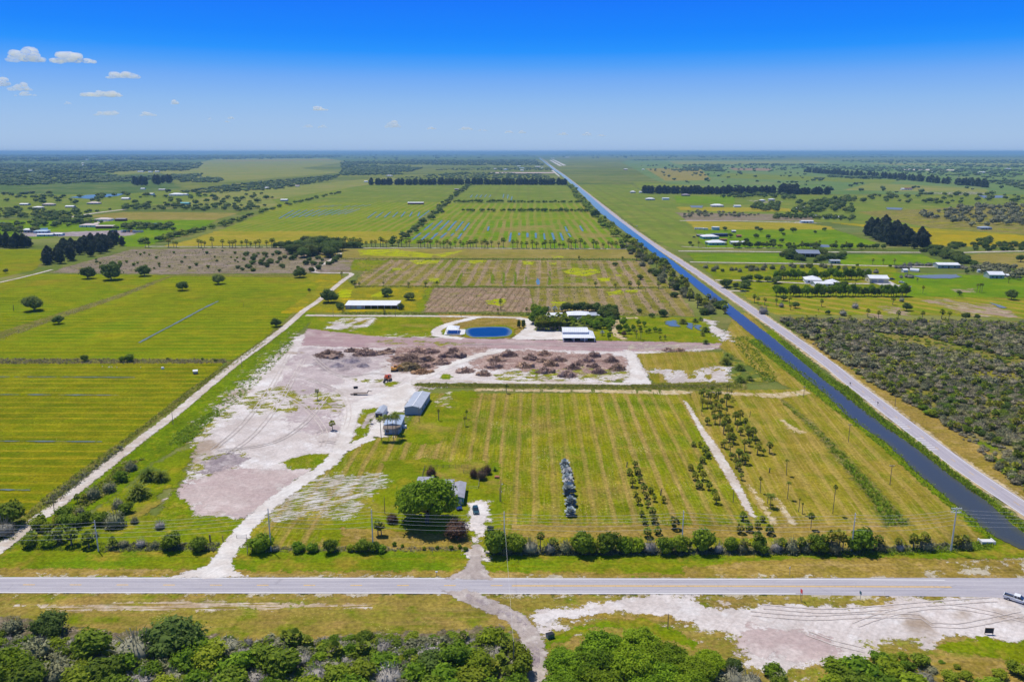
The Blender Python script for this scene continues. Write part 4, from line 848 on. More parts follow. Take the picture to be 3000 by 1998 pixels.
def lowtree(seed, n=46, hgt=.8):
    """a tree seen from far off: a lumpy crown of a few dozen faces with leaf sprays"""
    rng = np.random.default_rng(seed); m = Mesh(); iv, if_ = ico(1)
    for i in range(4):
        a = 1.9 * i + rng.uniform(0, 1); r_ = .2 * (i > 0); rad = rng.uniform(.22, .34)
        d = 1 + .25 * rng.normal(size=len(iv)); m.add(iv * (rad * d)[:, None] * [1, 1, .8] + [r_*math.cos(a), r_*math.sin(a), max(rad*.7, hgt * rng.uniform(.4, .68))], if_, rng.uniform(.1, .8))
    k = rng.normal(size=(n, 3)); k[:, 2] = abs(k[:, 2]); k /= np.linalg.norm(k, axis=1)[:, None]
    m.leaves(k * [.46, .46, hgt * .62] + [0, 0, hgt * .32], k, .16, rng, .5 + rng.normal(0, .3, n))
    return m.get()
def limbs(seed, h, r, n=5, spread=.35):
    """tapered trunk with limbs; unit crown sits on top"""
    rng = np.random.default_rng(seed); mb = MB(); lean = rng.uniform(-.05, .05, 2)
    top = (lean[0], lean[1], h); mb.bar((0, 0, -.02), top, r, r * .7, 7)
    for i in range(n):
        a = 2*math.pi*i/n + rng.uniform(0, .6); mb.bar(top, (spread*math.cos(a), spread*math.sin(a), h + rng.uniform(.15, .3)), r*.5, r*.18, 5)
    return mb
def mesh_of(name, arr, mat): return mesh_obj(name, arr[0], arr[1], M[mat], attrs={'shade': arr[2]}, link=False)
def join_scatter(name, protos, pts, widths, mat, z=0.0, zs=None, seed=1, zscale=None):
    """many copies in one mesh, for what nobody could count"""
    rng = np.random.default_rng(seed); Vs, Fs, Ss, Ts = [], [], [], []; n = 0
    if len(pts) == 0: return
    pts = np.asarray([tuple(p)[:2] for p in pts], float); widths = np.asarray(widths, float)
    for i in range(len(pts)):
        V, Fc, S_ = protos[rng.integers(len(protos))]; a = rng.uniform(0, 2*np.pi); w = widths[i]; c, s_ = math.cos(a), math.sin(a)
        zz = w * (zscale[i] if zscale is not None else 1.0)
        Vs.append(np.stack([(V[:, 0]*c - V[:, 1]*s_)*w + pts[i, 0], (V[:, 0]*s_ + V[:, 1]*c)*w + pts[i, 1], V[:, 2]*zz + z + (zs[i] if zs is not None else 0)], -1).astype(np.float32))
        Fs.append(Fc + n); n += len(V); Ss.append(S_); Ts.append(np.full(len(V), rng.uniform()))
    return tag(mesh_obj(name, np.concatenate(Vs), np.concatenate(Fs), M[mat], attrs={'shade': np.concatenate(Ss), 'tint': np.concatenate(Ts)}), kind='stuff')
OAK = [mesh_of('crown', leafy(10 + i, 26, 7000, .034, .62, .37, (.105, .17), .85), 'm_oak') for i in range(3)]
ROUND = [mesh_of('crown', leafy(20 + i, 12, 1500, .055, .72), 'm_dark') for i in range(4)]
BRIGHT = [mesh_of('crown', leafy(30 + i, 12, 1500, .055, .85, .30), 'm_bright') for i in range(3)]
BUSH = [mesh_of('shrub', leafy(40 + i, 8, 800, .08, .85, .28, (.2, .3)), 'm_bush') for i in range(4)]
GBUSH = [mesh_of('shrub', leafy(50 + i, 8, 700, .08, .75, .30, (.2, .3)), 'm_bright') for i in range(3)]
GREY = [mesh_of('shrub', twiggy(60 + i), 'm_grey') for i in range(4)]
BRUSH = [mesh_of('shrub', twiggy(60 + i, 200, .7, 160, .014, .07), 'm_brush') for i in range(4)]
GGREEN = [mesh_of('shrub', twiggy(70 + i, 130, .72, 260, .012, .07), 'm_greygreen') for i in range(4)]
REDB = [mesh_of('crown', twiggy(80 + i, 420, .8, 500, .007, .05), 'm_redbrown') for i in range(2)]
PINE = [mesh_of('crown', conifer(90 + i, 950, 2.0, .14), 'm_pine') for i in range(4)]
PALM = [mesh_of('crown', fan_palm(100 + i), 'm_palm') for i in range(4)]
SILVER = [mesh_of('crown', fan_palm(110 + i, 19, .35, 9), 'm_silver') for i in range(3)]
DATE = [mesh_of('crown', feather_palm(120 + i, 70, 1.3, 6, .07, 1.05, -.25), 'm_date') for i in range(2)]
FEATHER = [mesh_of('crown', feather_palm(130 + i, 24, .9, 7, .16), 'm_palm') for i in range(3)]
LOW_G = [lowtree(i) for i in range(5)]
FAR = [mesh_of('tree', l, 'm_dark') for l in LOW_G]
FARB = [mesh_of('tree', lowtree(9 + i, 60, .9), 'm_bush') for i in range(3)]
TUFT = [tuft(i) for i in range(4)]
mb = MB(); mb.bar((0, 0, -.02), (0, 0, 1), .5, .38, 7); TRUNK = mb.build('trunk', M['m_palmtrunk']).data; bpy.data.objects.remove(bpy.data.objects['trunk'])
def _tm(seed, h, r, n): 
    o = limbs(seed, h, r, n).build('trunk', M['m_trunk']); d = o.data; bpy.data.objects.remove(o); return d
LIMB = [_tm(i, .16, .035, 5) for i in range(3)]
rnd = random.Random(5)
def xy(p): return (p[0], p[1], .10)
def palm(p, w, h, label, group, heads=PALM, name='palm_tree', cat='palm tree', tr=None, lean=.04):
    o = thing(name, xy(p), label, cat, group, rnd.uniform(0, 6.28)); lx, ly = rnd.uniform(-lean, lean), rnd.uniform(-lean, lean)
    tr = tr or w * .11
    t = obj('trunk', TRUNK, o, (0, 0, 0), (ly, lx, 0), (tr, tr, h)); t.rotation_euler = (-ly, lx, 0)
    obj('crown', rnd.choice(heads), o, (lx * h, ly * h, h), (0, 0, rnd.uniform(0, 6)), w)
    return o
def tree(p, w, label, group, crowns=ROUND, lift=.16, hz=1.0, name='tree', cat='tree', limb=None, pin=False):
    """crown of width w lifted on a branching trunk"""
    o = thing(name, xy(p), label, cat, group, rnd.uniform(0, 6.28))
    obj('trunk', rnd.choice(limb or LIMB), o, (0, 0, 0), None, (w, w, w * lift / .16))
    obj('crown', rnd.choice(crowns), o, (0, 0, w * lift * .8), (0, 0, rnd.uniform(0, 6)), (w, w, w * hz))
    return o
def bush(p, w, label, group, kinds=BUSH, hz=1.0, name='shrub', cat='shrub'):
    o = obj(name, rnd.choice(kinds), None, xy(p), (0, 0, rnd.uniform(0, 6.28)), (w, w * rnd.uniform(.85, 1.1), w * hz)); return tag(o, label, cat, group)
# ------------------------------------------------------------------ vegetation, set out where the photo shows it
def rand_in(poly, n, seed=1, mind=0.0):
    rng = np.random.default_rng(seed); xs = [p[0] for p in poly]; ys = [p[1] for p in poly]; out = []
    while len(out) < n:
        X = rng.uniform(min(xs), max(xs), 400); Y = rng.uniform(min(ys), max(ys), 400); ok = sdf(poly, X, Y) > 0
        for x, y in zip(X[ok], Y[ok]):
            if mind and any((x-a)**2 + (y-b)**2 < mind*mind for a, b in out[-400:]): 
                if rng.uniform() > .05: continue
            out.append((x, y))
            if len(out) >= n: break
    return [Vector((a, b, 0)) for a, b in out]
def along(pts, n, jit=0.0, seed=1):
    rng = np.random.default_rng(seed); P_ = [Vector((p[0], p[1])) for p in pts]; L_ = [0]
    for a, b in zip(P_, P_[1:]): L_.append(L_[-1] + (b - a).length)
    out = []
    for i in range(n):
        q = (i + .5 + rng.uniform(-.4, .4)) / n * L_[-1]
        k = max(j for j in range(len(L_) - 1) if L_[j] <= q); v = P_[k].lerp(P_[k+1], (q - L_[k]) / (L_[k+1] - L_[k] + 1e-9))
        out.append(Vector((v.x + rng.normal() * jit, v.y + rng.normal() * jit, 0)))
    return out
def W(cr, x, y, w): p = cr(x, y); return p, cr.size(p, w)
# --- lone oaks of the left pastures
for x, y, w, lab in [(235,1132,145,'broad dark oak alone in the leftmost mowed pasture, beside a dead stump'), (607,910,112,'broad round oak, left neighbour of the widest oak by the brown brush field'),
        (770,918,158,'widest dark oak at the corner of the brown brush field'), (998,893,98,'thin-crowned oak right of the widest oak, at the brush field edge'), (778,826,50,'small round tree inside the brown brush field, behind the widest oak'),
        (1257,992,86,'left one of two round oaks alone in the yellow-green pasture'), (1508,948,92,'right one of two round oaks alone in the yellow-green pasture'), (2070,902,92,'dark oak at the bend of the white dirt road by the pasture corner'),
        (1905,1242,78,'leaning tree on the ditch beside the white dirt road'), (2268,1075,122,'large dark bushy oak on the right of the white dirt road near the long shed'), (2345,1112,56,'smaller round oak beside the large bushy one near the long shed'), (405,1222,78,'small spreading tree on the rough fence line between left pastures')]:
    p, s = W(r4, x, y, w); tree(p, s, lab, None, ROUND, .12, 1.0, 'oak_tree', 'oak tree')
p, s = W(r4, 2134, 1005, 26); tree(p, s, 'small slim tree standing in the right end of the yellow-green pasture', None, ROUND, .3, 1.3)
p, s = W(r4, 42, 875, 34); tree(p, s, 'small tree in the far-left pasture by the pale lane', None, ROUND, .3, 1.2)
for x, y, w in [(388,93,42),(565,96,36),(600,93,48)]:
    p, s = W(r1, x, y, w); bush(p, s, {388: 'dark green bush alone on the ditch bank of the left fields', 565: 'left bush of the pair on the left ditch bank', 600: 'right, taller bush of the pair on the left ditch bank'}[x], 'bushes on the left ditch bank', BUSH, .95)
for x, y, w in [(932,86,15),(990,93,17),(770,84,12)]:
    p, s = W(r1, x, y, w); bush(p, s, 'tiny bush at the right end of the left ditch bank', 'tiny bushes on the left ditch bank')
for i, p in enumerate(rand_in(P(r4, (560,800),(920,720),(1560,712),(1900,760),(1900,868),(1200,872),(700,868)), 46, 3, 8)):
    bush(p, rnd.uniform(2.2, 4.6), 'small shrub dotted over the brown brush field', 'shrubs of the brown brush field', [FAR[0], FAR[2], *BUSH[:2]])
for p in rand_in(P(r4, (1650,740),(2200,740),(2250,830),(2150,868),(1640,860)), 42, 4, 7):
    bush(p, rnd.uniform(4, 8), 'round dark bush between the brush field and the farmhouse grove', 'round bushes beside the farmhouse grove', ROUND, .95, 'round_bush')
# --- dark pine clumps
for poly, n, w, lab, g in [(P(r4, (300,836),(885,698),(862,664),(700,672),(420,715),(330,770)), 52, 9.2, 'tall dark pine in the dense clump at the left edge of the brush field', 'pines of the dense left clump'),
                   (P(r4, (-160,708),(245,706),(235,682),(-160,672)), 24, 8.8, 'tall dark pine in the clump behind the far-left green pasture', 'pines behind the far-left pasture'),
                   (P(r6, (1250,604),(1330,655),(1420,690),(1690,712),(1690,694),(1500,648),(1300,596)), 32, 13, 'very tall dark pine in the clump beside the yellow field on the right', 'pines of the clump by the yellow field'),
                   (P(r4, (890,275),(1190,262),(1200,240),(900,250)), 14, 19, 'dark far pine in the grove beyond the left houses', 'far pines beyond the left houses')]:
    for p in rand_in(poly, n, n, w * .45): tree(p, w * rnd.uniform(.75, 1.2), lab, g, PINE, .05, rnd.uniform(.62, .9), 'pine_tree', 'pine tree')
for line, n, w, lab, g in [(P(r5, (192,266),(540,266),(880,264),(1556,266)), 72, 18, 'dark pine in the long windbreak behind the green fields', 'pines of the long windbreak'),
                  (P(r6, (-275,322),(-200,326),(200,330),(640,328)), 52, 17, 'dark pine in the windbreak right of the canal', 'pines of the right windbreak'),
                  (P(r6, (660,312),(790,318)), 9, 19, 'taller dark pine bulging out of the right windbreak', 'taller pines of the right windbreak'),
                  (P(r6, (640,330),(1015,332)), 26, 15, 'dark pine in the windbreak right of the canal', 'pines of the right windbreak')]:
    for p in along(line, n, w * .16, n):
        o = obj('pine_tree', rnd.choice(PINE), None, xy(p), (0, 0, rnd.uniform(0, 6)), (w, w, w * rnd.uniform(.52, .68))); tag(o, lab, 'pine tree', g)
# --- row of palms across the fields
g = 'palms of the row across the fields'
xs_ = [(r4, x, 696) for x in [1000,1030,1170,1195,1215,1365,1390,1410,1470,1530,1580,1605,1630,1670,1700,1730,1760,1790,1840,1870,1890]] + \
      [(r5, x, 692) for x in [5,30,60,90,115,140,175,205,235,265,285,310,390,420,445,470]] + [(r5, x, 698) for x in [530,550,575,600,620,655,680,705,725,750,785,820,840,865,885,910,935,965,985,1015,1040,1090,1115]] + \
      [(r5, x, 704) for x in [1185,1215,1240,1275,1312,1350,1385,1410,1445,1475,1500,1530,1565,1590,1620,1650,1680,1740,1765,1800,1850,1870,1895,1930,1960]]
for cr, x, y in xs_:
    p, s = W(cr, x + rnd.uniform(-6, 6), y + rnd.uniform(-2, 2), 36 * rnd.uniform(.8, 1.2)); palm(p, s, s * rnd.uniform(.9, 1.35), 'dark sabal palm in the long row across the middle of the fields', g)
# --- grove round the red farmhouse
for p in rand_in(P(ml, (640,330),(820,250),(1230,300),(1235,330),(1160,345),(1100,420),(1000,410),(960,390),(700,420),(600,380),(560,320)), 48, 9, 5):
    tree(p, rnd.uniform(10, 16), 'dark tree crowding round the half-hidden white and red farmhouse', 'trees round the hidden farmhouse', ROUND, .2, 1.05, 'grove_tree')
for p in along(P(ml, (430,300),(640,300)), 12, 1.5, 2) + along(P(ml, (1230,300),(1390,300)), 12, 1.5, 3):
    tree(p, rnd.uniform(7, 10), 'bushy tree beside the farmhouse grove on the palm row', 'trees flanking the farmhouse grove', ROUND, .15, 1.1, 'grove_tree')
for p in along(P(ml, (1030,510),(1180,400)), 9, 1.2, 4): bush(p, rnd.uniform(4, 6), 'bush along the bend of the dirt road below the grove', 'bushes along the dirt road bend', ROUND)
p, s = W(ml, 942, 560, 45); palm(p, s, s * 1.2, 'lone sabal palm inside the bend of the white dirt road', None)
p, s = W(ml, 1182, 645, 40); palm(p, s, s * 1.4, 'lone sabal palm outside the bend of the white dirt road', None)
# --- tree lines of the centre fields and the canal
for p in along(P(r5, (385,655),(500,585),(610,500),(735,385),(885,262)), 74, 5, 5):
    o = obj('hedgerow_tree', rnd.choice(FAR), None, xy(p), (0, 0, rnd.uniform(0, 6)), (1, 1, 1)); w = rnd.uniform(7, 12); o.scale = (w, w, w * .9); tag(o, 'grey-green tree in the line between the left and centre green fields', 'tree', 'trees of the line between the green fields')
for line, n, w in [(P(r5, (770,388),(1090,386)), 30, 8), (P(r5, (1120,388),(1675,390)), 34, 7), (P(r5, (820,450),(1200,450)), 16, 7), (P(r5, (1190,450),(1720,452)), 36, 8)]:
    for p in along(line, n, 3, n):
        o = obj('slim_tree', rnd.choice(FARB), None, xy(p), (0, 0, rnd.uniform(0, 6))); q = w * rnd.uniform(.7, 1.2); o.scale = (q, q, q * 1.05); tag(o, 'slim pale tree in the thin cross rows of the centre field', 'tree', 'slim trees of the centre cross rows')
for p in along(P(r5, (1572,268),(1640,350),(1760,490),(1870,580),(1985,690)), 84, 5, 6):
    o = obj('hedge_shrub', rnd.choice(FARB), None, xy(p), (0, 0, rnd.uniform(0, 6))); q = rnd.uniform(8, 14); o.scale = (q, q, q * .75); tag(o, 'leafy shrub in the hedge along the upper canal bank', 'shrub', 'shrubs of the upper canal hedge')
p, s = W(r5, 1752, 488, 62); tree(p, s, 'tall dark tree standing out of the upper canal hedge', None, ROUND, .08, 1.25)
for p in along(P(r5, (2010,690),(2080,740),(2200,860),(2330,990)) + P(r6, (60,1060),(180,1130),(275,1165)), 40, 5, 7):
    palm(p, rnd.uniform(4.5, 6.5), rnd.uniform(4, 7), 'grey-green palm in the dense strip on the lower canal bank', 'palms of the lower canal strip', name='bank_palm')
for p in along(P(r5, (2010,690),(2080,740),(2200,860),(2330,990)) + P(r6, (60,1060),(180,1130),(275,1165)), 60, 6, 8):
    bush(p, rnd.uniform(6, 10), 'dense dull green shrub under the palms on the lower canal bank', 'shrubs of the lower canal strip', GGREEN + ROUND, name='bank_shrub')
p, s = W(r5, 352, 684, 62); tree(p, s, 'round bright tree at the foot of the line between green fields', None, BRIGHT, .12)
# --- mixed blocks north of the pond property (single trees)
for x, y, w, lab in [(313,1032,84,'round dark oak behind the long white shed, left of two'), (468,1058,78,'round dark oak behind the long white shed, right of two'), (83,950,42,'small round oak right of the dirt road hairpin'), (1890,824,40,'round oak alone near the top of the striped field'), (2062,917,52,'round oak alone at the right of the striped field')]:
    p, s = W(r5, x, y, w); tree(p, s, lab, None, ROUND, .1)
for x, y, w in [(95,972,34),(125,968,26),(292,958,22),(465,972,28),(582,968,30),(660,962,28),(1755,972,32),(1890,977,30),(1990,978,40),(2050,977,38),(2188,980,36),(2262,977,32),(2035,787,40),(1640,782,22),(1940,786,22)]:
    p, s = W(r5, x, y, w); palm(p, s, s * .9, 'short sabal palm on the ditch line between the striped fields', 'palms on the ditch line of the striped fields')
for x, y, w, h, lab in [(1080,1158,24,1.4,'sabal palm above the pond lane, left of two'), (1100,1125,38,1.6,'sabal palm above the pond lane, right of two'), (1280,1158,32,1.2,'left sabal palm beside the top of the gravel turn'), (1317,1150,34,1.0,'right sabal palm beside the top of the gravel turn'), (320,1046,26,1.0,'sabal palm in front of the round oak behind the shed')]:
    p, s = W(r5, x, y, w); palm(p, s, s * h, lab, None)
p, s = W(ws, 310, 395, 200); tree(p, s, 'dark round tree at the left end of the long white shed', None, ROUND, .08, 1.1)
p, s = W(ws, 1810, 392, 185); tree(p, s, 'dark round tree hiding the right end of the long white shed', None, ROUND, .08, 1.3)
p, s = W(ws, 372, 432, 95); palm(p, s, s * .9, 'sabal palm in front of the left end of the long shed', None)
p, s = W(ws, 1396, 515, 95); palm(p, s, s * .9, 'sabal palm in the rough grass below the long shed', None)
# --- pond property
for p in along(P(q2, (575,298),(700,300),(830,300)), 24, .8, 11) + rand_in(P(q2, (570,292),(560,240),(880,215),(880,255),(830,290)), 34, 12, 2):
    palm(p, rnd.uniform(4.2, 5.4), rnd.uniform(3.6, 5.2), 'palm of the dense grove in front of the twin white house', 'palms of the grove before the twin house', name='grove_palm')
for p in rand_in(P(q2, (880,215),(1180,190),(1340,230),(1340,285),(1150,300),(1110,265),(880,255)), 40, 13, 2.5):
    tree(p, rnd.uniform(3.4, 5), 'bushy green tree packed between twin house and white barn', 'trees between the twin house and the barn', BRIGHT, .25, 1.0, 'grove_tree')
for p in along(P(q2, (860,112),(1190,112)), 20, 1.2, 14) + rand_in(P(q2, (1190,120),(1370,120),(1370,230),(1200,180)), 18, 15, 2):
    tree(p, rnd.uniform(5, 7.5), 'dark tree screening the rear and right of the twin house', 'trees behind the twin house', ROUND, .25, 1.1, 'grove_tree')
for p in rand_in(P(q2, (520,230),(560,150),(670,130),(670,190),(590,260)), 12, 16, 2):
    tree(p, rnd.uniform(5, 7.5), 'bright tree at the left corner of the twin house', 'trees at the left of the twin house', BRIGHT, .3, 1.1, 'grove_tree')
for x, y in [(695,122),(757,120),(828,118)]:
    p, s = W(q2, x, y, 62); palm(p, s, s * .6, 'silver fan palm behind the left wing of the twin house', 'silver palms behind the twin house', SILVER)
p, s = W(q2, 1000, 215, 60); palm(p, s, s * .5, 'silver fan palm before the middle of the twin house', None, SILVER)
p, s = W(q2, 1226, 348, 48); palm(p, s, s * .6, 'blue-silver fan palm on the lawn right of the white barn', None, SILVER)
for x, y, w, lab in [(405,272,40,'left of two slim dark cypress-like trees beside the pond'), (450,272,44,'right of two slim dark cypress-like trees beside the pond')]:
    p, s = W(q2, x, y, w); tree(p, s, lab, None, ROUND, .12, 2.9)
for x, y, w, h in [(1290,385,46,1.6),(1300,322,52,1.1),(1390,322,80,1.2),(1430,262,88,1.2),(1490,332,60,1.2),(1530,302,52,1.3),(1580,252,60,1.2),(1600,312,48,1.2),(1640,262,50,1.2),(1690,322,42,1.2),(1745,312,52,1.1),(1790,322,52,1),(1660,328,40,1),(1460,300,70,1.1),(1550,330,44,1.3)]:
    p, s = W(q2, x, y, w); tree(p, s, 'loose green young tree in the wet lawn right of the barn path', 'young trees of the wet lawn', BRIGHT, .25, h, 'young_tree')
for x, y in [(1560,382),(1605,388)]:
    p, s = W(q2, x, y, 40); palm(p, s, s * 2.0, 'tall slim palm at the front edge of the wet lawn', 'tall palms of the wet lawn', FEATHER)
for x, y in [(1795,392),(1845,388)]:
    p, s = W(q2, x, y, 38); palm(p, s, s * .8, 'short palm alone in the middle of the wet lawn', 'short palms of the wet lawn')
p, s = W(q2, 1440, 362, 64); tree(p, s, 'grey half-bare tree beside the barn path', None, REDB, .35, 1.0)
for x, y, w, lab in [(2020,232,92,'big date palm clump left of the puddles'), (2140,218,70,'date palm clump above the puddles'), (2195,200,56,'small date palm right of the puddles, uppermost'), (2240,312,100,'big date palm clump on the right lawn edge'), (2215,352,52,'small date palm below the big clump on the right lawn edge'), (2245,432,72,'date palm at the right end of the mauve track')]:
    p, s = W(q2, x, y, w); palm(p, s * 1.05, .9, lab, None, DATE, 'date_palm', 'date palm', .35, 0)
for x, y, w, lab in [(195,105,62,'date palm above the sandy patch, left of the canal strip'), (262,132,52,'spreading date palm right of the sandy patch, middle'), (264,188,50,'date palm on the front edge of the sandy patch'), (308,180,36,'small date palm next to the front one by the sandy patch'), (205,82,44,'date palm at the top of the sandy patch')]:
    p, s = W(r3, x, y, w); palm(p, s * 1.05, .9, lab, None, DATE, 'date_palm', 'date palm', .35, 0)
for x, y, w, lab in [(1590,122,52,'dark tree on the lane above the wet lawn, left'), (1715,168,62,'dark round tree on the lane above the wet lawn, middle'), (1820,162,104,'widest dark tree on the lane above the wet lawn')]:
    p, s = W(q2, x, y, w); tree(p, s, lab, None, ROUND, .1)
# --- cleared lot and house yard
p, s = W(q1, 118, 1066, 62); palm(p, s, 100 / 3.92 * mpp(p) * 1.08, 'lone sabal palm on the white dirt, upper of two', None)
p, s = W(q1, 292, 1416, 88); palm(p, s, 75 / 3.92 * mpp(p) * 1.1, 'lone round sabal palm on the white dirt, lower of two', None)
p, s = W(q1, 1510, 1302, 44); palm(p, s, 120 / 3.92 * mpp(p), 'stumpy palm with thick trunk right of the grey barn', None, PALM, tr=.4)
p, s = W(q1, 1812, 1366, 56); palm(p, s, 100 / 3.92 * mpp(p), 'front palm of the cluster in the green field', None)
p, s = W(q1, 1830, 1285, 46); palm(p, s, 90 / 3.92 * mpp(p), 'rear palm of the cluster in the green field', None)
p, s = W(q2, 283, 918, 48); palm(p, s, 80 / 3.364 * mpp(p), 'lone sabal palm standing over the long ditch', None)
for bx, by, hx, lab in [(852,1530,230,'leftmost tall palm before the yard house'), (930,1525,250,'second tall palm from the left before the yard house'), (992,1530,250,'third tall palm from the left before the yard house'), (1016,1502,262,'rightmost and tallest palm before the yard house'), (1034,1465,190,'short palm among the tall ones before the yard house')]:
    p, s = W(q1, bx, by, 105); palm(p, s * 1.15, hx / 3.92 * mpp(p) * 1.08, lab, None, FEATHER, lean=.03, tr=.26)
p, s = W(q1, 735, 1342, 55); palm(p, s, 45 / 3.92 * mpp(p), 'small palm on the green island left of the yard house', None, FEATHER)
p, s = W(q1, 815, 1265, 70); palm(p, s, 1.0, 'bright leafy palm before the open carport', None, DATE, tr=.25)
# --- palms of the mown field
rows = [(965,820,50),(1010,755,45),(1030,815,55),(1048,880,45),(990,915,60),(1012,1000,45),(1080,960,55),(1100,1010,50),(1138,970,45),(1165,1035,38),(1035,1060,50),(1115,1085,45),(1065,1160,42),(1150,1150,60),(1162,1212,60),(1090,1225,45),(1245,1045,40),(1330,1262,80),(1195,1305,60),(1110,1330,70)]
for x, y, w in rows:
    p, s = W(q4, x, y, w * 1.22); palm(p, s * 1.05, s * rnd.uniform(.5, .8), 'short sabal palm in the double row right of the silver palms', 'palms of the short double row')
for x, y, w in [(1488,585,40),(1540,590,36),(1585,650,60),(1605,680,45),(1560,720,50),(1465,780,50),(1540,790,50),(1500,860,55),(1565,860,60),(1535,930,60),(1615,940,50),(1660,1012,55),(1674,1052,58)]:
    p, s = W(q4, x, y, w * 1.22); palm(p, s * 1.05, s * rnd.uniform(.5, .85), 'short sabal palm left of the sandy field track', 'palms left of the sandy track')
for x, y, w in [(150,195,40),(160,270,45),(200,265,40),(200,405,45),(225,215,36),(240,140,28),(265,210,40),(265,400,50),(300,320,45),(305,400,50),(318,270,45),(355,320,32),(340,450,55),(360,385,32),(375,420,45),(390,500,50),(320,590,34),(343,600,42),(415,560,55),(390,640,45),(395,690,40),(425,690,32),(465,700,55),(435,760,50),(460,785,45),(480,860,38),(512,415,42),(475,490,42),(530,480,52),(545,580,42),(540,520,45),(595,560,42),(628,610,42),(710,640,52),(665,660,32)]:
    p, s = W(q5, x, y, w * 1.22); palm(p, s * 1.05, s * rnd.uniform(.7, 1.3), 'sabal palm in the loose band right of the sandy track', 'palms right of the sandy track')
for x, y, w in [(45,150,18),(62,190,18),(155,330,24),(195,170,24),(395,180,28)]:
    p, s = W(q5, x, y, w); palm(p, s, s * 1.8, 'thin ragged palm at the far end of the sandy track', 'ragged palms at the end of the track')
for x, y, w, h, lab in [(362,205,34,118,'left of the tall pair of palms by the ditch'), (378,195,34,112,'right of the tall pair of palms by the ditch'), (850,820,44,120,'tall palm with drooping dead fronds in the mown strip'), (858,1015,48,130,'tall palm with bare lower trunk below the drooping one'), (635,965,38,115,'slim palm left of the wide feathery one'), (720,1085,90,90,'wide feathery palm between the sandy tracks'), (695,1052,44,80,'slim palm just behind the wide feathery one'), (950,1122,24,110,'left of two thin palms near the front hedge'), (980,1142,24,90,'right of two thin palms near the front hedge'), (1230,1136,46,220,'very tall thin palm alone in the right strip'), (1050,1265,70,110,'palm leaning over the front hedge near the tall pole')]:
    p, s = W(q5, x, y, w); palm(p, s, h / 2.8 * mpp(p) * 1.08, lab, None, FEATHER if w in (90, 44, 48) else PALM, tr=.22)
for x, y, w in [(470,1297,66),(540,1282,62),(495,1192,62),(610,1252,52),(650,1202,46),(710,1306,68)]:
    p, s = W(q5, x, y, w * 1.22); palm(p, s * 1.05, s * .6, 'short sabal palm at the front end of the sandy tracks', 'palms at the front end of the tracks')
for i, (x, y, w, lab) in enumerate([(436,760,88,'blue-silver palm at the far end of the silver row'), (442,800,94,'blue-silver palm, second from the far end of the silver row'), (446,845,100,'blue-silver palm, third from the far end of the silver row'), (452,890,104,'bluish palm, fourth from the far end of the silver row'), (458,935,108,'pale pinkish silver palm in the middle of the silver row'), (462,985,108,'grey silver palm just beyond the gap of the silver row'), (472,1070,108,'grey silver palm just before the gap of the silver row'), (478,1150,112,'nearest silver palm, its shadow at the end of the row')]):
    p, s = W(q4, x + rnd.uniform(-12, 12), y, w * rnd.uniform(.85, 1.15)); o = palm(p, s, s * rnd.uniform(.35, .7), lab, 'silver palm row', SILVER, 'silver_palm', tr=.35)
    for k in range(2): obj('lower_fronds', SILVER[k], o, (0, 0, s * (.26 + .14 * k)), (0, 0, k * 2.1), s * (.95 - .1 * k))
for p in rand_in(P(q5, (130,170),(400,170),(560,480),(720,640),(480,760),(280,430)), 20, 88, 3):
    s = rnd.uniform(2.6, 4); palm(p, s, s * rnd.uniform(.7, 1.4), 'sabal palm in the loose band right of the sandy track', 'palms right of the sandy track')
# dead trunks left standing
for cr, x, y, h, lab in [(q4,940,755,45,'bare dead palm trunk at the head of the double row'), (q4,1218,985,50,'bare dead palm trunk right of the double row'), (q5,710,800,40,'bare dead palm trunk in the right strip'), (q5,548,345,50,'leaning dead tree stem near the far end of the strip'), (r4,95,1132,38,'grey dead stump standing in the leftmost pasture'), (r4,1682,1103,26,'thin dead stem in the yellow-green pasture')]:
    p = cr(x, y); h_ = h / cr.k * mpp(p) * 1.1; mb = MB(); r_ = .22 if 'stem' not in lab else .12; mb.bar((0,0,0), (rnd.uniform(-.1,.3)*(2 if 'lean' in lab else 1), 0, h_), r_, r_*.7, 7); mb.bar((0,0,h_*.6), (.5,.2,h_*.85), r_*.5, .04, 5)
    tag(mb.build('dead_trunk', M['m_trunk'], None, xy(p)), lab, 'dead tree')
# --- bungalow garden
p, s = W(q3, 590, 790, 830)
o = thing('oak_tree', xy(p), 'huge spreading live oak hiding the bungalow behind it', 'oak tree')
LIMBBIG = _tm(7, .13, .032, 7); obj('trunk', LIMBBIG, o, (0, 0, 0), None, s); obj('crown', OAK[0], o, (0, 0, s * .10), (0, 0, 1.0), (s, s * .85, s * 1.02))
for x, y, w, h, lab in [(935,960,330,.85,'large reddish-brown bare bush at the drive, before the live oak'), (195,790,170,.8,'reddish-brown bare bush at the left foot of the live oak'), (640,262,150,1.0,'thin brown bare tree behind the left end of the bungalow'), (1130,272,125,1.1,'brown bare tree behind the yard fence, left of three'), (1222,292,150,1.15,'brown bare tree behind the yard fence, middle of three'), (1285,232,120,1.15,'brown bare tree behind the yard fence, right of three')]:
    p, s = W(q3, x, y, w); tree(p, s, lab, None, REDB, .12, h)
p, s = W(q3, 1372, 195, 85); bush(p, s, 'bright green banana clump behind the bungalow yard', None, [mesh_of('shrub', feather_palm(140, 22, 1.5, 5, .13, 1.0, .3), 'm_bright')], 1.3, 'banana_plant', 'plant')
for x, y, w in [(560,1102,52),(710,1094,52),(872,1096,66),(968,1084,60),(1035,1112,66)]:
    p, s = W(q3, x, y, w); bush(p, s, 'small bush on the brushy bank before the bungalow', 'bushes on the bank before the bungalow')
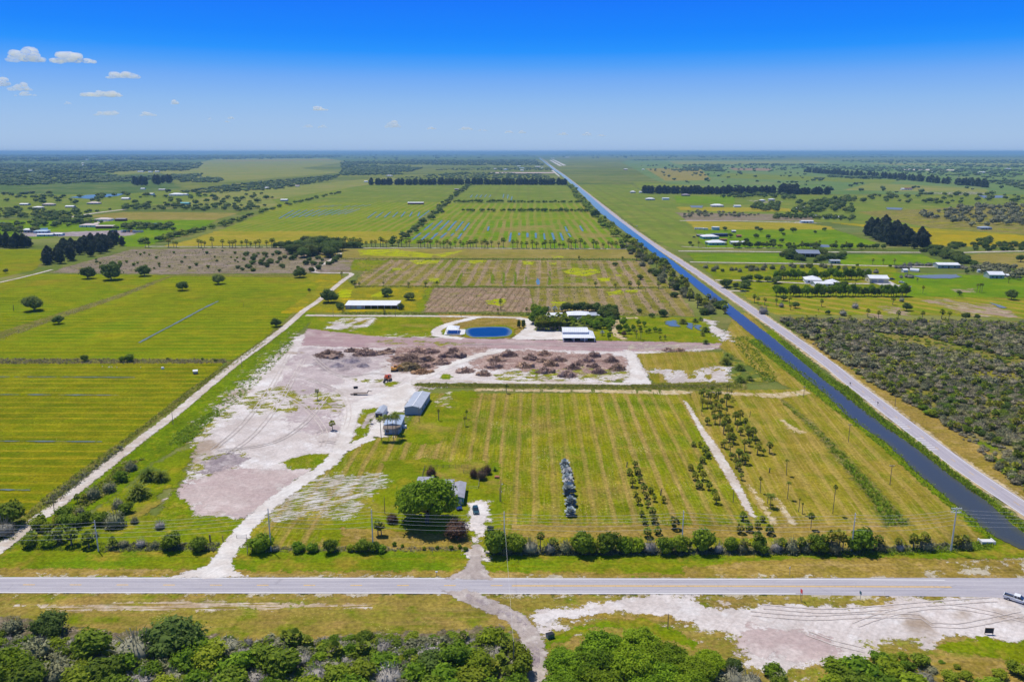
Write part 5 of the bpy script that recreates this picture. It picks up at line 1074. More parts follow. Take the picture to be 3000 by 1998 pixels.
for x, y, w, lab in [(220,1056,55,'small bush on the mown strip, left of two before the oak'), (312,1074,42,'small bush on the mown strip, right of two before the oak')]:
    p, s = W(q3, x, y, w); bush(p, s, lab, None, GBUSH, 1.3)
p, s = W(q3, 30, 935, 120); palm(p, s, 140 / 3.92 * mpp(p), 'left of the two leaning palms by the front hedge', None)
p, s = W(q3, 70, 940, 130); palm(p, s, 120 / 3.92 * mpp(p), 'right of the two leaning palms by the front hedge', None)
# --- front hedge, right of the bungalow drive
HB = [(r2,710,978,112,'b'),(r2,800,975,92,'b'),(r2,872,976,78,'g'),(r2,1035,972,66,'m'),(r2,1110,976,96,'b'),(r2,1150,974,60,'b'),(r2,1228,976,92,'b'),(r2,1300,972,76,'l'),(r2,1362,972,70,'l'),(r2,1420,973,68,'g'),(r2,1490,976,74,'b'),(r2,1556,972,72,'b'),(r2,760,977,60,'m'),(r2,960,975,60,'g'),
      (r3,98,970,100,'b'),(r3,165,972,50,'g'),(r3,222,967,62,'b'),(r3,275,972,62,'m'),(r3,358,972,68,'b'),(r3,430,970,60,'g'),(r3,500,972,76,'m'),(r3,560,970,66,'m'),(r3,622,972,76,'b'),(r3,690,974,80,'m'),(r3,826,968,116,'l'),(r3,910,967,56,'m'),(r3,1000,964,44,'g'),(r3,1120,960,70,'m'),(r3,1300,955,60,'m')]
for cr, x, y, w, k in HB:
    p, s = W(cr, x, y, w)
    bush(p, s * 1.2, {'b': 'dense dark green bush in the front hedge right of the bungalow drive', 'l': 'pale bright green bush in the front hedge right of the bungalow drive', 'g': 'grey twiggy bush in the front hedge right of the bungalow drive', 'm': 'dull mixed bush filling the front hedge right of the bungalow drive'}[k], {'b': 'dark bushes', 'l': 'bright bushes', 'g': 'grey bushes', 'm': 'dull bushes'}[k] + ' of the right front hedge', {'b': BUSH, 'l': GBUSH, 'g': GREY, 'm': GGREEN}[k], 1.2)
for cr, x, y, w, h in [(r2,915,968,46,75),(r2,975,966,60,40),(r2,1100,968,56,60),(r2,1225,968,56,65),(r2,1330,968,50,45),(r3,18,962,56,40),(r3,285,968,56,40),(r3,345,966,60,70),(r3,455,968,56,40),(r3,545,968,56,45),(r3,590,968,50,50),(r3,640,970,60,60),(r3,680,970,62,80),(r3,720,972,62,85),(r3,735,968,50,60),(r3,898,962,52,55),(r3,990,960,44,40),(r3,1060,956,58,50),(r3,1105,956,60,58),(r3,1258,950,56,36),(r3,1296,950,54,38),(r3,245,895,10,10)][:-1]:
    p, s = W(cr, x, y, w); palm(p, s, h / cr.k * mpp(p) * 1.05, 'sabal palm rising out of the front hedge right of the bungalow drive', 'palms of the right front hedge')
# --- front hedge, between the two drives and at the left
for cr, x, y, w, k, lab in [(r1,1205,967,120,'l','large bright bush at the right of the main dirt drive gate'),(r1,1372,968,66,'l','first bright bush of the three left of the bungalow palms'),(r1,1436,968,60,'l','second bright bush of the three left of the bungalow palms'),(r1,1520,970,78,'b','third, darker bush of the three left of the bungalow palms'),(r1,1268,966,46,'g','grey bush beside the large bush at the dirt drive gate'),(r2,95,970,74,'b','dark bush below the two leaning palms, left'),(r2,150,968,66,'b','dark bush below the two leaning palms, middle'),(r2,186,970,52,'l','bright bush below the two leaning palms, right'),(r2,45,967,42,'b','small bush left of the two leaning palms'),
        (r1,790,957,100,'b','dark bush left of the main dirt drive, left of two'),(r1,918,964,84,'b','dark upright bush left of the main dirt drive, right of two'),(r1,737,862,58,'g','round grey bare bush alone on the left lawn'),(r1,620,837,48,'m','small round bush beside the grey-green clump on the left lawn'),(r1,462,842,84,'l','green bush left of the grey-green clump on the left lawn'),(r1,532,852,116,'m','large grey-green clump on the left lawn'),(r1,545,765,66,'m','bushy clump above the grey-green clump on the left lawn'),(r1,322,862,90,'b','dark bush behind the leftmost utility pole'),(r1,250,932,96,'m','dull bush under the wires left of the leftmost pole'),(r1,182,868,76,'b','dark bush next to the pale pole by the white road'),(r1,135,948,70,'b','green bush at the corner of white road and hedge'),(r1,50,848,140,'b','big dark bush left of the white dirt road'),(r1,18,895,110,'g','grey brush below the big dark bush by the white road'),(r1,225,880,60,'b','small dark bush right of the pale pole by the white road'),(r1,370,795,50,'m','low bush between white road and left lawn'),(r1,430,720,80,'m','low dull clump along the left lawn edge'),(r1,605,592,64,'m','dull bush by the left lawn, first below the weedy bank'),(r1,560,642,66,'l','bright low bush on the left lawn edge, above the date palms'),(r1,505,690,70,'m','dull bush on the left lawn edge, level with the date palms'),(r1,395,835,70,'b','dark bush behind the corner hedge, right of the small palms'),(r1,300,820,86,'b','dark bush in the corner hedge, nearest the small palms'),(r1,430,905,56,'g','grey bush at the foot of the leftmost utility pole'),(r1,585,790,60,'b','dark bush right of the grey-green clump, rear'),(r1,230,940,80,'l','bright bush at the front of the left corner hedge'),(r1,570,945,50,'m','dull low bush on the left front bank, left'),(r1,650,945,56,'g','grey low bush on the left front bank, middle'),(r1,715,950,50,'m','dull low bush on the left front bank, right')]:
    p, s = W(cr, x, y, w); bush(p, s * 1.05, lab, None, {'b': BUSH, 'l': GBUSH, 'g': GREY, 'm': GGREEN}[k], 1.0)
for x, y, w, lab in [(640,717,108,'big round date palm clump on the left lawn, nearest of three'),(687,637,90,'round date palm clump on the left lawn, rear left of three'),(743,642,74,'round date palm clump on the left lawn, rear right of three')]:
    p, s = W(r1, x, y, w); palm(p, s * 1.1, 1.2, lab, None, DATE, 'date_palm', 'date palm', .5, 0)
for x, y, w, h, lab in [(685,700,64,55,'left of two small palms right of the white road'), (747,706,64,60,'right of two small palms right of the white road')]:
    p, s = W(q6, x, y, w); palm(p, s, h / 3.016 * mpp(p), lab, None)
for x, y, w, h in [(275,925,70,60),(330,940,76,70),(410,950,74,60),(195,860,60,50),(270,860,60,50),(522,952,52,45),(150,925,60,40)]:
    p, s = W(r1, x, y, w); palm(p, s, h / 1.571 * mpp(p) * .8, 'bushy palm in the left corner hedge under the wires', 'palms of the left corner hedge')
# --- right of the canal road
for x, y, w in [(1022,540,66),(1072,562,72),(1365,578,88),(1522,572,88),(1825,586,50),(1955,552,62),(1010,652,78),(1180,662,76),(1240,735,96),(1365,712,76)]:
    p, s = W(rh, x, y, w); tree(p, s, 'round dark tree dotted over the green paddock beside the turquoise houses', 'round trees of the green paddock', ROUND, .2)
for x, y, w, lab in [(1388,618,52,'small tree under the largest pair in the green paddock'), (583,548,72,'round tree beside the white tank-like shed'), (655,644,82,'round tree at the right end of the dark blue shed'), (880,718,84,'round tree at the right end of the small white shed'), (100,742,62,'round tree left of the turquoise houses, near the road'), (135,772,46,'small tree left of the turquoise houses, by the lane')]:
    p, s = W(rh, x, y, w); tree(p, s, lab, None, ROUND, .2)
for p in along(P(rh, (680,790),(900,785),(1200,782),(1560,790),(1900,790)) , 26, 2.0, 31) + along(P(rr, (440,305),(960,305)), 14, 2, 32):
    tree(p, rnd.uniform(4, 7.5), 'bushy tree in the mixed row along the lane below the paddock', 'trees of the row below the paddock', ROUND, .35, 1.2, 'belt_tree')
for p in along(P(rh, (160,780),(640,785),(1560,770),(2350,780)), 14, 2, 33): palm(p, rnd.uniform(3.5, 4.5), rnd.uniform(4, 7), 'palm in the mixed row along the lane below the paddock', 'palms of the row below the paddock')
TB = [(P(rh, (480,100),(760,60),(1540,60),(1530,125),(1180,110),(800,110)), 36, 'tree in the belt below the right windbreak', 12), (P(rh, (950,270),(1010,180),(1330,190),(1320,290)), 30, 'tree in the grove left of the white hip house', 11),
      (P(rh, (1330,330),(1640,240),(1560,180),(2100,110),(2350,160),(2350,330),(2000,280),(1780,320)), 66, 'tree in the broad wood around the white hip house', 12), (P(rh, (1160,390),(1800,390),(2350,420),(2350,370),(1900,370),(1300,330)), 40, 'tree of the belt along the sandy lane', 9),
      (P(rh, (-20,380),(0,290),(300,290),(1050,330),(1050,370),(200,360)), 46, 'dull scrubby tree in the brush right of the road', 6), (P(rh, (1350,900),(1380,820),(1500,800),(1560,880),(1660,960),(1600,985)), 16, 'dark tree crowding the left of the big open barn', 8.5),
      (P(rh, (1780,800),(1900,820),(2000,880),(1950,890)), 7, 'dark tree at the right rear of the big open barn', 8), (P(rh, (1830,990),(1840,940),(2000,920),(2200,900),(2230,960),(1990,950)), 14, 'dark tree round the grey shed right of the barn', 8),
      (P(rr, (1340,330),(1420,290),(1600,330),(1790,400),(1880,470),(1700,440)), 40, 'dark tree in the belt beside the orange field', 8.5), (P(rr, (1600,300),(1640,265),(2355,260),(2500,280),(2355,318),(1700,320)), 44, 'dark tree along the far side of the pale lane', 7),
      (P(rr, (1900,255),(1920,210),(2030,200),(2030,250)), 8, 'dark tree in the clump inside the orange field', 8), (P(rr, (1780,500),(2100,480),(2355,520),(2600,560),(2355,620),(2200,600)), 36, 'greyish tree in the scrub behind the right sheds', 7)]
MASS = ('belt below', 'grove left', 'broad wood', 'sandy lane', 'brush right', 'scrub behind')
for poly, n, lab, w in TB:
    if any(k_ in lab for k_ in MASS):
        q_ = rand_in(poly, int(n * 1.3), n + 100, w * .6); join_scatter('woodland', LOW_G, q_, np.random.default_rng(n).uniform(.7, 1.25, len(q_)) * w, 'm_dark' if 'scrub' not in lab else 'm_greygreen', seed=n); continue
    for p in rand_in(poly, n, n + 100, w * .6):
        q = w * rnd.uniform(.7, 1.25); far = p.y > 1150
        o = obj('belt_tree', rnd.choice(FAR + FARB[:1]) if far else rnd.choice(ROUND), None, xy(p), (0, 0, rnd.uniform(0, 6)), (q, q, q * rnd.uniform(.85, 1.15))); tag(o, lab, 'tree', lab.replace('tree', 'trees', 1))
for x0, x1, y, n, lab, w, h in [(0,830,604,30,'bright upright tree in the upper row by the white villa',6.0,1.55), (0,1210,770,42,'bright upright tree in the lower row by the white villa',6.4,1.5)]:
    for i in range(n):
        p = rr(x0 - 100 + (x1 - x0 + 100) * (i + rnd.uniform(.2, .8)) / n, y + rnd.uniform(-5, 3)); q = w * rnd.uniform(.75, 1.2); tree(p, q, lab, lab.replace('tree', 'trees', 1), BRIGHT + [ROUND[0]], .3, h * rnd.uniform(.85, 1.1), 'upright_tree')
for p in along(P(r6, (200,840),(300,860),(900,830),(1180,850)), 34, 7, 41): bush(p, rnd.uniform(4, 7), 'dull shrub on the rough strip above the upper tree row', 'shrubs above the upper tree row', GGREEN + ROUND[:1], name='rough_shrub')
for p in along(P(r6, (290,990),(350,960),(400,1000)) + P(r6, (430,920),(560,935),(680,930),(600,960)), 12, 3, 42): tree(p, rnd.uniform(6, 9), 'spreading tree beside the villa driveway', 'trees beside the villa driveway', ROUND, .2)
for pts, n, lab in [(P(rr, (1075,490),(1240,495)), 12, 'purple-grey bare bush left of the small white shed'), (P(rr, (1190,470),(1470,465)), 18, 'purple-grey bare bush along the lane to the green shed'), (P(rr, (710,535),(910,540)), 12, 'purple-grey bare bush below the paddock palms'), (P(rr, (1150,585),(1280,592)), 8, 'purple-grey bare bush at the left end of the right pond'), (P(rr, (1690,490),(1790,500)), 7, 'purple-grey bare bush right of the green shed')]:
    for p in along(pts, n, 1.5, n): bush(p, rnd.uniform(3.5, 6), lab, lab.replace('bush', 'bushes', 1), GREY)
for x, y, w, lab in [(2225,800,118,'broad dark oak alone at the right end of the bright green paddock'), (1715,758,62,'dark tree with a thin trunk beside the pale bare patch'), (1790,545,50,'dark tree left of the round white tank'), (1850,530,40,'small tree near the round white tank'), (675,505,40,'small round tree between paddock palms and upper tree row'), (710,474,34,'small reddish tree beside the paddock lane'), (1035,485,36,'round tree beside the first grey bush row'), (1300,465,36,'round tree on the lane left of the green shed'), (2320,430,95,'round dark tree at the right picture edge in the dry field'), (575,690,90,'dark tree right of the white villa'), (1025,672,30,'small tree before the cream garage')]:
    p, s = W(rr, x, y, w); tree(p, s, lab, None, ROUND, .2)
for x, y, w, h, lab in [(862,456,36,45,'left of three palms in the upper bright paddock'), (965,456,36,45,'middle of three palms in the upper bright paddock'), (1075,456,36,45,'right of three palms in the upper bright paddock'), (1355,742,38,62,'palm pair in the green paddock right of the lower tree row'), (1890,728,34,70,'left of three palms over a small shadow in the bright paddock'), (1915,732,36,78,'middle of three palms over a small shadow in the bright paddock'), (1938,728,36,75,'right of three palms over a small shadow in the bright paddock'), (695,650,30,40,'palm before the villa lane, left of the cream garage'), (1300,630,26,30,'palm on the near edge of the right pond'), (2200,640,40,50,'palm cluster before the far right shed')]:
    p, s = W(rr, x, y, w); palm(p, s, h / 3.364 * mpp(p), lab, None)
FP = [(495,1076,38,'p'),(518,1088,34,'p'),(565,1094,36,'p'),(645,1094,32,'p'),(778,1114,54,'t'),(742,1128,30,'p'),(735,1080,32,'p'),(697,1064,52,'t'),(957,1103,34,'p'),(1002,1158,38,'t'),(1105,1165,66,'g'),(1190,1116,62,'g'),(1448,1092,38,'p'),(1545,1132,68,'t'),(1275,1174,38,'p'),(1350,1186,36,'p'),(1485,1190,40,'p'),(1510,1070,52,'g'),(555,1154,84,'g'),(680,1108,50,'g'),(1650,1192,40,'p'),(1785,1190,46,'p'),(1835,1190,40,'p'),(1950,1192,60,'t'),(2030,1192,44,'t'),(935,1140,14,'p'),(920,1180,14,'p')]
for x, y, w, k in FP:
    p, s = W(r6, x, y, w)
    if k == 'p': palm(p, s, s * 1.1, 'sabal palm scattered over the striped field right of the road', 'palms of the striped right field')
    elif k == 't': tree(p, s, 'round tree scattered over the striped field right of the road', 'trees of the striped right field', ROUND, .2)
    else: bush(p, s, 'grey bare bush scattered over the striped field right of the road', 'grey bushes of the striped right field', GREY)
p, s = W(r6, 2265, 1062, 84)
# scattered trees of the far right and far left country
for poly, n, lab, w in [(P(r6, (1050,390),(1180,340),(2355,330),(2355,395),(1700,400)), 60, 'far dark tree scattered over the pale right pasture', 14), (P(r6, (1600,480),(1900,420),(2600,400),(2600,560),(2000,560)), 110, 'far dull tree of the broad scrubby wood on the right', 11)]:
    if 'wood' in lab:
        q_ = rand_in(poly, 150, n + 7, w * .7); join_scatter('woodland', LOW_G, q_, np.random.default_rng(n).uniform(.6, 1.3, len(q_)) * w, 'm_greygreen', seed=n); continue
    for p in rand_in(poly, n, n + 7, w * .8):
        o = obj('tree', rnd.choice(FAR), None, xy(p), (0, 0, rnd.uniform(0, 6))); q = w * rnd.uniform(.6, 1.3); o.scale = (q, q, q * .85); tag(o, lab, 'tree', lab.replace('tree', 'trees', 1))
LT = [(P(r4, (-200,500),(-200,430),(150,430),(420,450),(650,450),(860,425),(700,450),(420,495)), 90), (P(r4, (-200,600),(90,540),(300,500),(600,490),(700,530),(300,570),(250,600)), 70), (P(r4, (850,440),(860,410),(1750,405),(1850,410),(1700,450)), 64), (P(r4, (780,575),(860,550),(1220,555),(1210,580)), 30)]
for poly, n in LT:
    q_ = rand_in(poly, int(n * 1.2), n + 3, 6); join_scatter('woodland', LOW_G, q_, np.random.default_rng(n).uniform(.6, 1.2, len(q_)) * 12, 'm_dark', seed=n, zscale=np.full(len(q_), .8))
for p in rand_in(P(r4, (0,400),(60,330),(900,330),(1300,310),(1900,330),(1850,400),(900,400)), 90, 5, 10):
    o = obj('tree', rnd.choice(FAR), None, xy(p), (0, 0, rnd.uniform(0, 6))); q = 13 * rnd.uniform(.6, 1.3); o.scale = (q, q, q * .8); tag(o, 'dark tree dotted between the far left houses', 'tree', 'trees dotted between the left houses')
for p in along(P(r4, (1015,668),(1170,640),(1370,585)), 22, 4, 8) + along(P(r4, (1390,575),(1480,560),(1600,530),(1690,505)), 16, 4, 9) + along(P(r4, (1700,490),(1900,430),(2100,380),(2355,320)), 26, 4, 10):
    q = rnd.uniform(8, 12); o = obj('hedgerow_tree', rnd.choice(FAR + FARB), None, xy(p), (0, 0, rnd.uniform(0, 6)), (q, q, q * .8)); tag(o, 'bushy tree on the slanting hedge left of the flooded fields', 'tree', 'trees of the slanting left hedge')
# --- right-hand scrub: the nearest bushes one by one, the rest as one mass
SCR = P(D, (1795,738),(2100,742),(2560,748),(2560,1300),(2354,1130),(2170,975),(2000,880),(1880,800))
CLUMP = lambda p: math.sin(p.x * .09 + 1.3 * math.sin(p.y * .07)) + math.sin(p.y * .10 + 1.7 * math.sin(p.x * .06) + 2) + .8 * math.sin(p.x * .13 + p.y * .11)
sp_ = sorted([p for p in rand_in(SCR, 4300, 77, 1.5) if CLUMP(p) > -1.25 + 2.0 * (rnd.random() - .5) and CLUMP(p * .45) > -1.75], key=lambda p: p.length)

rg = np.random.default_rng(4); near = [p for p in sp_ if -0.1 < (p.x / depth(p)) < .66]
ids = {id(p) for p in near[:560]}; kinds = rg.choice(5, 560, p=[.46, .20, .14, .12, .08])
lim = {'g': 0, 'n': 0}
for p, k in zip(near[:560], kinds):
    if k == 0: bush(p, rg.uniform(3, 6.2), 'grey-brown leafless bush in the near part of the right-hand scrub', 'grey-brown bushes of the right scrub', BRUSH, .75, 'scrub_bush')
    elif k == 1: bush(p, rg.uniform(3, 5.4), 'dull grey-green bush in the near part of the right-hand scrub', 'grey-green bushes of the right scrub', GGREEN, .85, 'grey_green_bush')
    elif k == 2: palm(p, rg.uniform(3, 4.4), rg.uniform(1.2, 2.6), 'squat palm in the near part of the right-hand scrub', 'squat palms of the right scrub', name='squat_palm')
    elif k == 3: bush(p, rg.uniform(3, 5), 'dark leafy bush in the near part of the right-hand scrub', 'dark bushes of the right scrub', ROUND + BUSH[:1], .85, 'dark_bush')
    else: bush(p, rg.uniform(2.5, 5), 'bright green bush in the near part of the right-hand scrub', 'bright bushes of the right scrub', GBUSH, .6, 'bright_bush')
rest = [p for p in sp_ if id(p) not in ids]; rk = rg.choice(4, len(rest), p=[.5, .25, .13, .12])
LG = [twiggy(200 + i, 110, .7, 20, .02) for i in range(3)]; LB = [leafy(210 + i, 6, 160, .15, .7, .28, (.2, .3)) for i in range(3)]; LP = [(lambda a: (a[0] * [1, 1, .8] + [0, 0, .75], a[1], a[2]))(fan_palm(220 + i, 18, .5, 4)) for i in range(2)]
def sub(k): return [p for p, q in zip(rest, rk) if q == k]
for k, (nm, pr, mt, lo_, hi_) in enumerate([('brown_scrub', LG, 'm_brush', 3.2, 6.4), ('dull_scrub', LB, 'm_greygreen', 3, 5.8), ('palm_scrub', LP, 'm_palm', 3, 4.4), ('dark_scrub', LB, 'm_dark', 2.6, 4.6)]):
    q = sub(k); join_scatter(nm, pr, q, rg.uniform(lo_, hi_, len(q)), mt, seed=k)
p = sc_(880, 1140); 
# --- front thicket (bottom left): every bush and tree that can be told apart
g1 = 'front thicket'
BIG = [(90,720,330,'k',.9),(350,500,200,'g',.8),(300,560,330,'m',.75),(110,330,220,'m',.8),(430,340,280,'r',1.0),(320,330,90,'p',0),(460,480,170,'b',.7),(800,540,300,'b2',.9),(1180,540,420,'g',.65),(1480,480,420,'r',.85),(1290,420,160,'r',.7),(1720,470,170,'y',.8),(1860,470,170,'l',.7),(1960,480,250,'g',.6),(520,740,330,'m',.8),(700,650,200,'y',.6),(900,760,320,'b',.8),(1080,660,240,'b',.8),(1290,720,210,'l',.8),(1400,640,150,'m',.9),(1620,640,260,'b',.85),(1830,620,260,'b',.8),(2050,700,290,'l',.9),(2280,620,260,'b',.8),(2180,540,100,'l',1),(1500,760,200,'g',.7),(1210,790,260,'g',.6),(2200,770,200,'g',.7),(640,430,130,'g',.5),(20,380,90,'b',.9),(80,480,60,'b',1.0),(980,460,180,'g',.5),(1700,780,200,'l',.8),(2000,840,300,'b',.8),(250,820,330,'b',.8),(700,850,300,'b',.8),(1050,880,260,'b',.8),(1420,880,260,'b',.8),(1780,900,240,'m',.8),(2330,880,240,'l',.8)]
BIG2 = [(90,700,290,'b2',.9),(200,450,170,'p',0),(300,470,130,'p',0),(60,430,150,'g',.6),(260,600,180,'g',.8),(400,580,150,'y',.7),(430,440,170,'g',.5),(540,560,170,'p',0),(660,530,150,'y',.9),(780,530,150,'p',0),(500,640,200,'g',.5),(870,520,100,'g',.6),(380,760,240,'g',.8),(560,760,230,'b',.8),(760,740,240,'b',.8),(960,640,250,'b',.65),(960,500,200,'g',.7),(1080,540,170,'g',.6),(1180,560,150,'y',.8),(1000,780,300,'g',.75),(1330,560,260,'g',.6),(1280,450,140,'m',.6),(1400,660,300,'r',.75),(1600,640,320,'k',.85),(1780,700,300,'k',.8),(1240,740,240,'b',.8),(1500,820,320,'b',.8),(1690,820,300,'b',.7),(1890,720,170,'p',0),(1960,640,150,'p',0),(2020,740,140,'p',0),(1870,420,240,'l',.7),(1720,450,160,'g',.6),(1640,420,120,'p',0),(1900,520,160,'g',.5),(2030,490,150,'p',0),(2120,560,170,'b2',1.0),(2150,700,200,'b2',1.1),(2100,820,200,'l',.9),(1540,390,120,'b',.6),(1200,400,130,'b',.6),(1010,420,160,'l',.5),(900,420,140,'l',.5),(790,420,170,'b',.7),(660,420,120,'l',.7),(530,410,110,'b',.7),(240,410,120,'l',.6),(120,420,130,'p',0),(1380,400,110,'l',.5),(2000,400,120,'l',.6),(1100,880,260,'m',.8),(700,880,280,'b',.8),(300,880,280,'l',.8),(1400,920,300,'b',.8),(1850,900,260,'l',.8)]
BIG3 = [(1900,640,140,'r',.95),(1720,600,150,'b',.95),(2250,700,160,'y',.8),(2300,760,170,'m',.7),(1900,760,240,'g',.7),(2050,790,240,'g',.6),(1800,800,200,'m',.7)]
BIG4 = [(200,1290,150,'y',.9),(760,1290,300,'l',.6),(920,1310,330,'l',.7),(1180,1280,230,'l',.7),(1100,1180,160,'l',.8),(1220,1180,120,'l',.7),(1310,1150,90,'l',.9),(1340,1240,130,'y',.8),(1450,1200,150,'b',.8),(1560,1260,110,'m',.6),(1300,1330,170,'g',.6),(1500,1340,190,'g',.6),(1700,1340,150,'b',.7),(1850,1320,130,'y',.6),(2260,1260,150,'l',.9),(2340,1300,150,'b',.8),(2140,1310,130,'b',.7),(1400,1400,260,'l',.6),(900,1420,300,'b',.6),(700,1420,260,'l',.6),(1150,1420,260,'b',.6),(20,1340,140,'g',.6),(1770,1230,60,'b',.7),(2060,1420,200,'l',.7),(240,1400,150,'b',.8),(1640,1180,60,'b',.4)]
KN = {'k': (BRIGHT, 'dense dark green bush', 'shrub', 'thicket_bush'), 'b': (BUSH + GBUSH[:2], 'green leafy bush', 'shrub', 'thicket_bush'), 'b2': (BUSH, 'tall dark round bush', 'shrub', 'thicket_bush'), 'g': (GREY, 'silvery-grey leafless bush', 'shrub', 'bare_bush'), 'm': (GGREEN, 'grey-green half-bare bush', 'shrub', 'half_bare_bush'), 'l': (GBUSH, 'bright green bush', 'shrub', 'bright_bush'), 'y': (GBUSH, 'yellow-green bush', 'shrub', 'bright_bush'), 'r': (ROUND, 'dark green bushy tree', 'tree', 'bushy_tree')}
for cr, L, where in [(b1, BIG, 'at the left of the front thicket'), (b2, BIG2, 'in the middle of the front thicket'), (b3, BIG3, 'beside the front oaks'), (b4, BIG4, 'below the sandy lot at the right')]:
    for x, y, w, k, hz_ in L:
        p, s = W(cr, x, y, w * 1.12)
        if k == 'p': palm(p, s * .92, s * .45, 'low fan palm ' + where, 'low palms ' + where, name='low_palm')
        else:
            kk, lb, ct, nm = KN[k]; bush(p, s, lb + ' ' + where, lb.replace('bush', 'bushes').replace('bushesy', 'bushy') + ' ' + where, kk, hz_, nm, ct)
fl = rand_in(P(b1, (-60,420),(500,400),(1000,440),(1500,420),(2355,420),(2355,1150),(-60,1150)), 1500, 21) + rand_in(P(b2, (0,430),(900,430),(2000,420),(2180,560),(2190,1150),(0,1150)), 1500, 22)
kq = rg.choice(3, len(fl), p=[.46, .32, .22])
for k, (nm, pr, mt) in enumerate([('undergrowth', LG, 'm_grey'), ('undergrowth', LB, 'm_bush'), ('undergrowth', LB, 'm_greygreen')]):
    q = [p for p, z in zip(fl, kq) if z == k]; join_scatter(nm, pr, q, rg.uniform(1.0, 3.2, len(q)), mt, seed=30 + k)
# --- the oak grove at the bottom
for i, (x, y, w) in enumerate([(800,600,420),(1080,570,400),(1310,690,400),(470,740,420),(720,800,450),(1010,800,460),(1310,880,430),(1560,800,380),(1690,690,280),(430,960,430),(800,1010,470),(1180,1030,470),(1560,980,420),(620,560,170),(770,480,170)]):
    p, s = W(b3, x, y, w); o = thing('oak_tree', xy(p), 'bright green oak merging into the large grove at the bottom' if w > 200 else 'small oak on the upper edge of the bottom grove', 'oak tree', 'oaks of the bottom grove' if w > 200 else 'small oaks of the bottom grove', rnd.uniform(0, 6))
    s *= 1.06; obj('trunk', LIMBBIG, o, (0, 0, 0), None, s); obj('crown', OAK[i % 3], o, (0, 0, s * .12), (0, 0, rnd.uniform(0, 6)), (s, s, s * rnd.uniform(.85, 1.05)))
# --- grass tufts and rough growth on banks and ditches
def tufts(name, poly, n, lo_, hi_, mat, seed, zs=1.0):
    zs *= .6; n = int(n * .85)
    q = rand_in(poly, n, seed); join_scatter(name, TUFT, q, rg.uniform(lo_, hi_, n), mat, seed=seed, zscale=rg.uniform(.4, 1.0, n) * zs)
tufts('bank_grass', P(r3, (300,0),(350,-10),(590,170),(650,215),(780,350),(950,470),(1110,630),(1250,740),(1430,890),(1440,930),(1230,770),(1060,620),(880,460),(740,350),(600,240),(540,190)), 2600, .8, 2.0, 'm_tuft_lush', 51)
tufts('bank_grass', P(r3, (440,0),(470,0),(660,160),(760,210),(900,340),(1080,460),(1240,590),(1410,720),(1640,890),(1640,940),(1390,735),(1210,605),(1065,488),(895,375),(650,180)), 3800, .8, 2.3, 'm_tuft_lush', 52)
for k, (a, b) in enumerate([((0, .45), 1.5), ((.45, 1), 1.2)]): pass
tufts('bank_weeds', P(r3, (470,10),(660,165),(770,225),(900,345),(1080,475),(1240,600),(1410,730),(1640,900),(1640,915),(1400,735),(1220,605),(1060,480)), 500, 1.6, 3.4, 'm_bush', 53, .8)
tufts('rough_grass', P(q5, (780,185),(860,230),(1080,410),(1330,650),(1640,970),(1870,1230),(1650,1240),(1570,1060),(1310,740),(1070,450)), 700, .6, 1.5, 'm_tuft', 54, .7)
tufts('rough_grass', P(q5, (800,200),(860,240),(1080,420),(1320,660),(1620,980),(1840,1220),(1660,1230),(1580,1060),(1320,740),(1080,450)), 700, .6, 1.6, 'm_tuft_dry', 55, .6)
tufts('rough_weeds', P(q5, (1300,660),(1620,980),(1840,1220),(1670,1230),(1580,1060),(1330,740)), 260, 1.2, 3, 'm_tuft_lush', 155, .8)
tufts('rough_weeds', P(q5, (800,215),(870,260),(1080,420),(1330,660),(1640,980),(1850,1220),(1680,1230),(1580,1060),(1320,740),(1070,450)), 420, 1.0, 2.8, 'm_bush', 156, .8)
tufts('rough_grass', P(q1, (1200,895),(1270,875),(1960,885),(2300,888),(2300,920),(1400,920)) , 900, .8, 1.8, 'm_tuft', 56)
tufts('rough_grass', P(q2, (-420,832),(0,832),(1500,838),(2400,828),(2600,810),(2600,870),(1800,872),(0,862)), 2600, .8, 1.8, 'm_tuft', 57)
tufts('rough_grass', P(q2, (0,835),(1500,840),(2400,830),(2400,860),(0,860)), 900, .8, 1.6, 'm_tuft_dry', 58)
tufts('rough_grass', P(r1, (1220,-10),(1235,0),(900,235),(640,420),(440,590),(200,790),(60,920),(30,900),(200,720),(420,560),(640,400),(880,215)), 2000, .7, 2.0, 'm_tuft', 59, .8)
tufts('rough_grass', P(r1, (560,480),(450,570),(330,640),(200,750),(230,770),(440,600),(570,500)), 400, 1.0, 2.4, 'm_greygreen', 60, .7)
tufts('rough_weeds', P(r1, (1330,-5),(1360,10),(1160,220),(1000,350),(860,470),(760,490),(800,430),(960,330),(1110,200)), 1300, .8, 2.4, 'm_tuft_lush', 61, .6)
tufts('rough_weeds', P(r1, (1000,310),(900,370),(800,440),(770,480),(860,465),(930,400),(1010,350)), 260, 1.4, 3.2, 'm_bright', 62, .5)
tufts('rough_weeds', P(r1, (560,560),(660,540),(560,640),(500,700),(400,760),(300,830),(330,770),(450,660)), 500, 1.0, 2.8, 'm_tuft', 63, .7)
tufts('rough_grass', P(D, (-100,825),(520,826),(525,836),(-100,838)), 1800, .8, 2.0, 'm_tuft_dry', 64)
tufts('rough_grass', P(r4, (0,1315),(400,1160),(860,1010),(1050,935),(1070,945),(870,1025),(420,1180),(0,1345)), 900, .6, 1.6, 'm_tuft_dry', 65, .7)
tufts('hedge_undergrowth', P(r2, (690,985),(690,945),(1571,950),(2300,955),(2840,930),(2850,965),(2300,985),(1571,985)), 2600, .8, 2.2, 'm_greygreen', 66, .9)
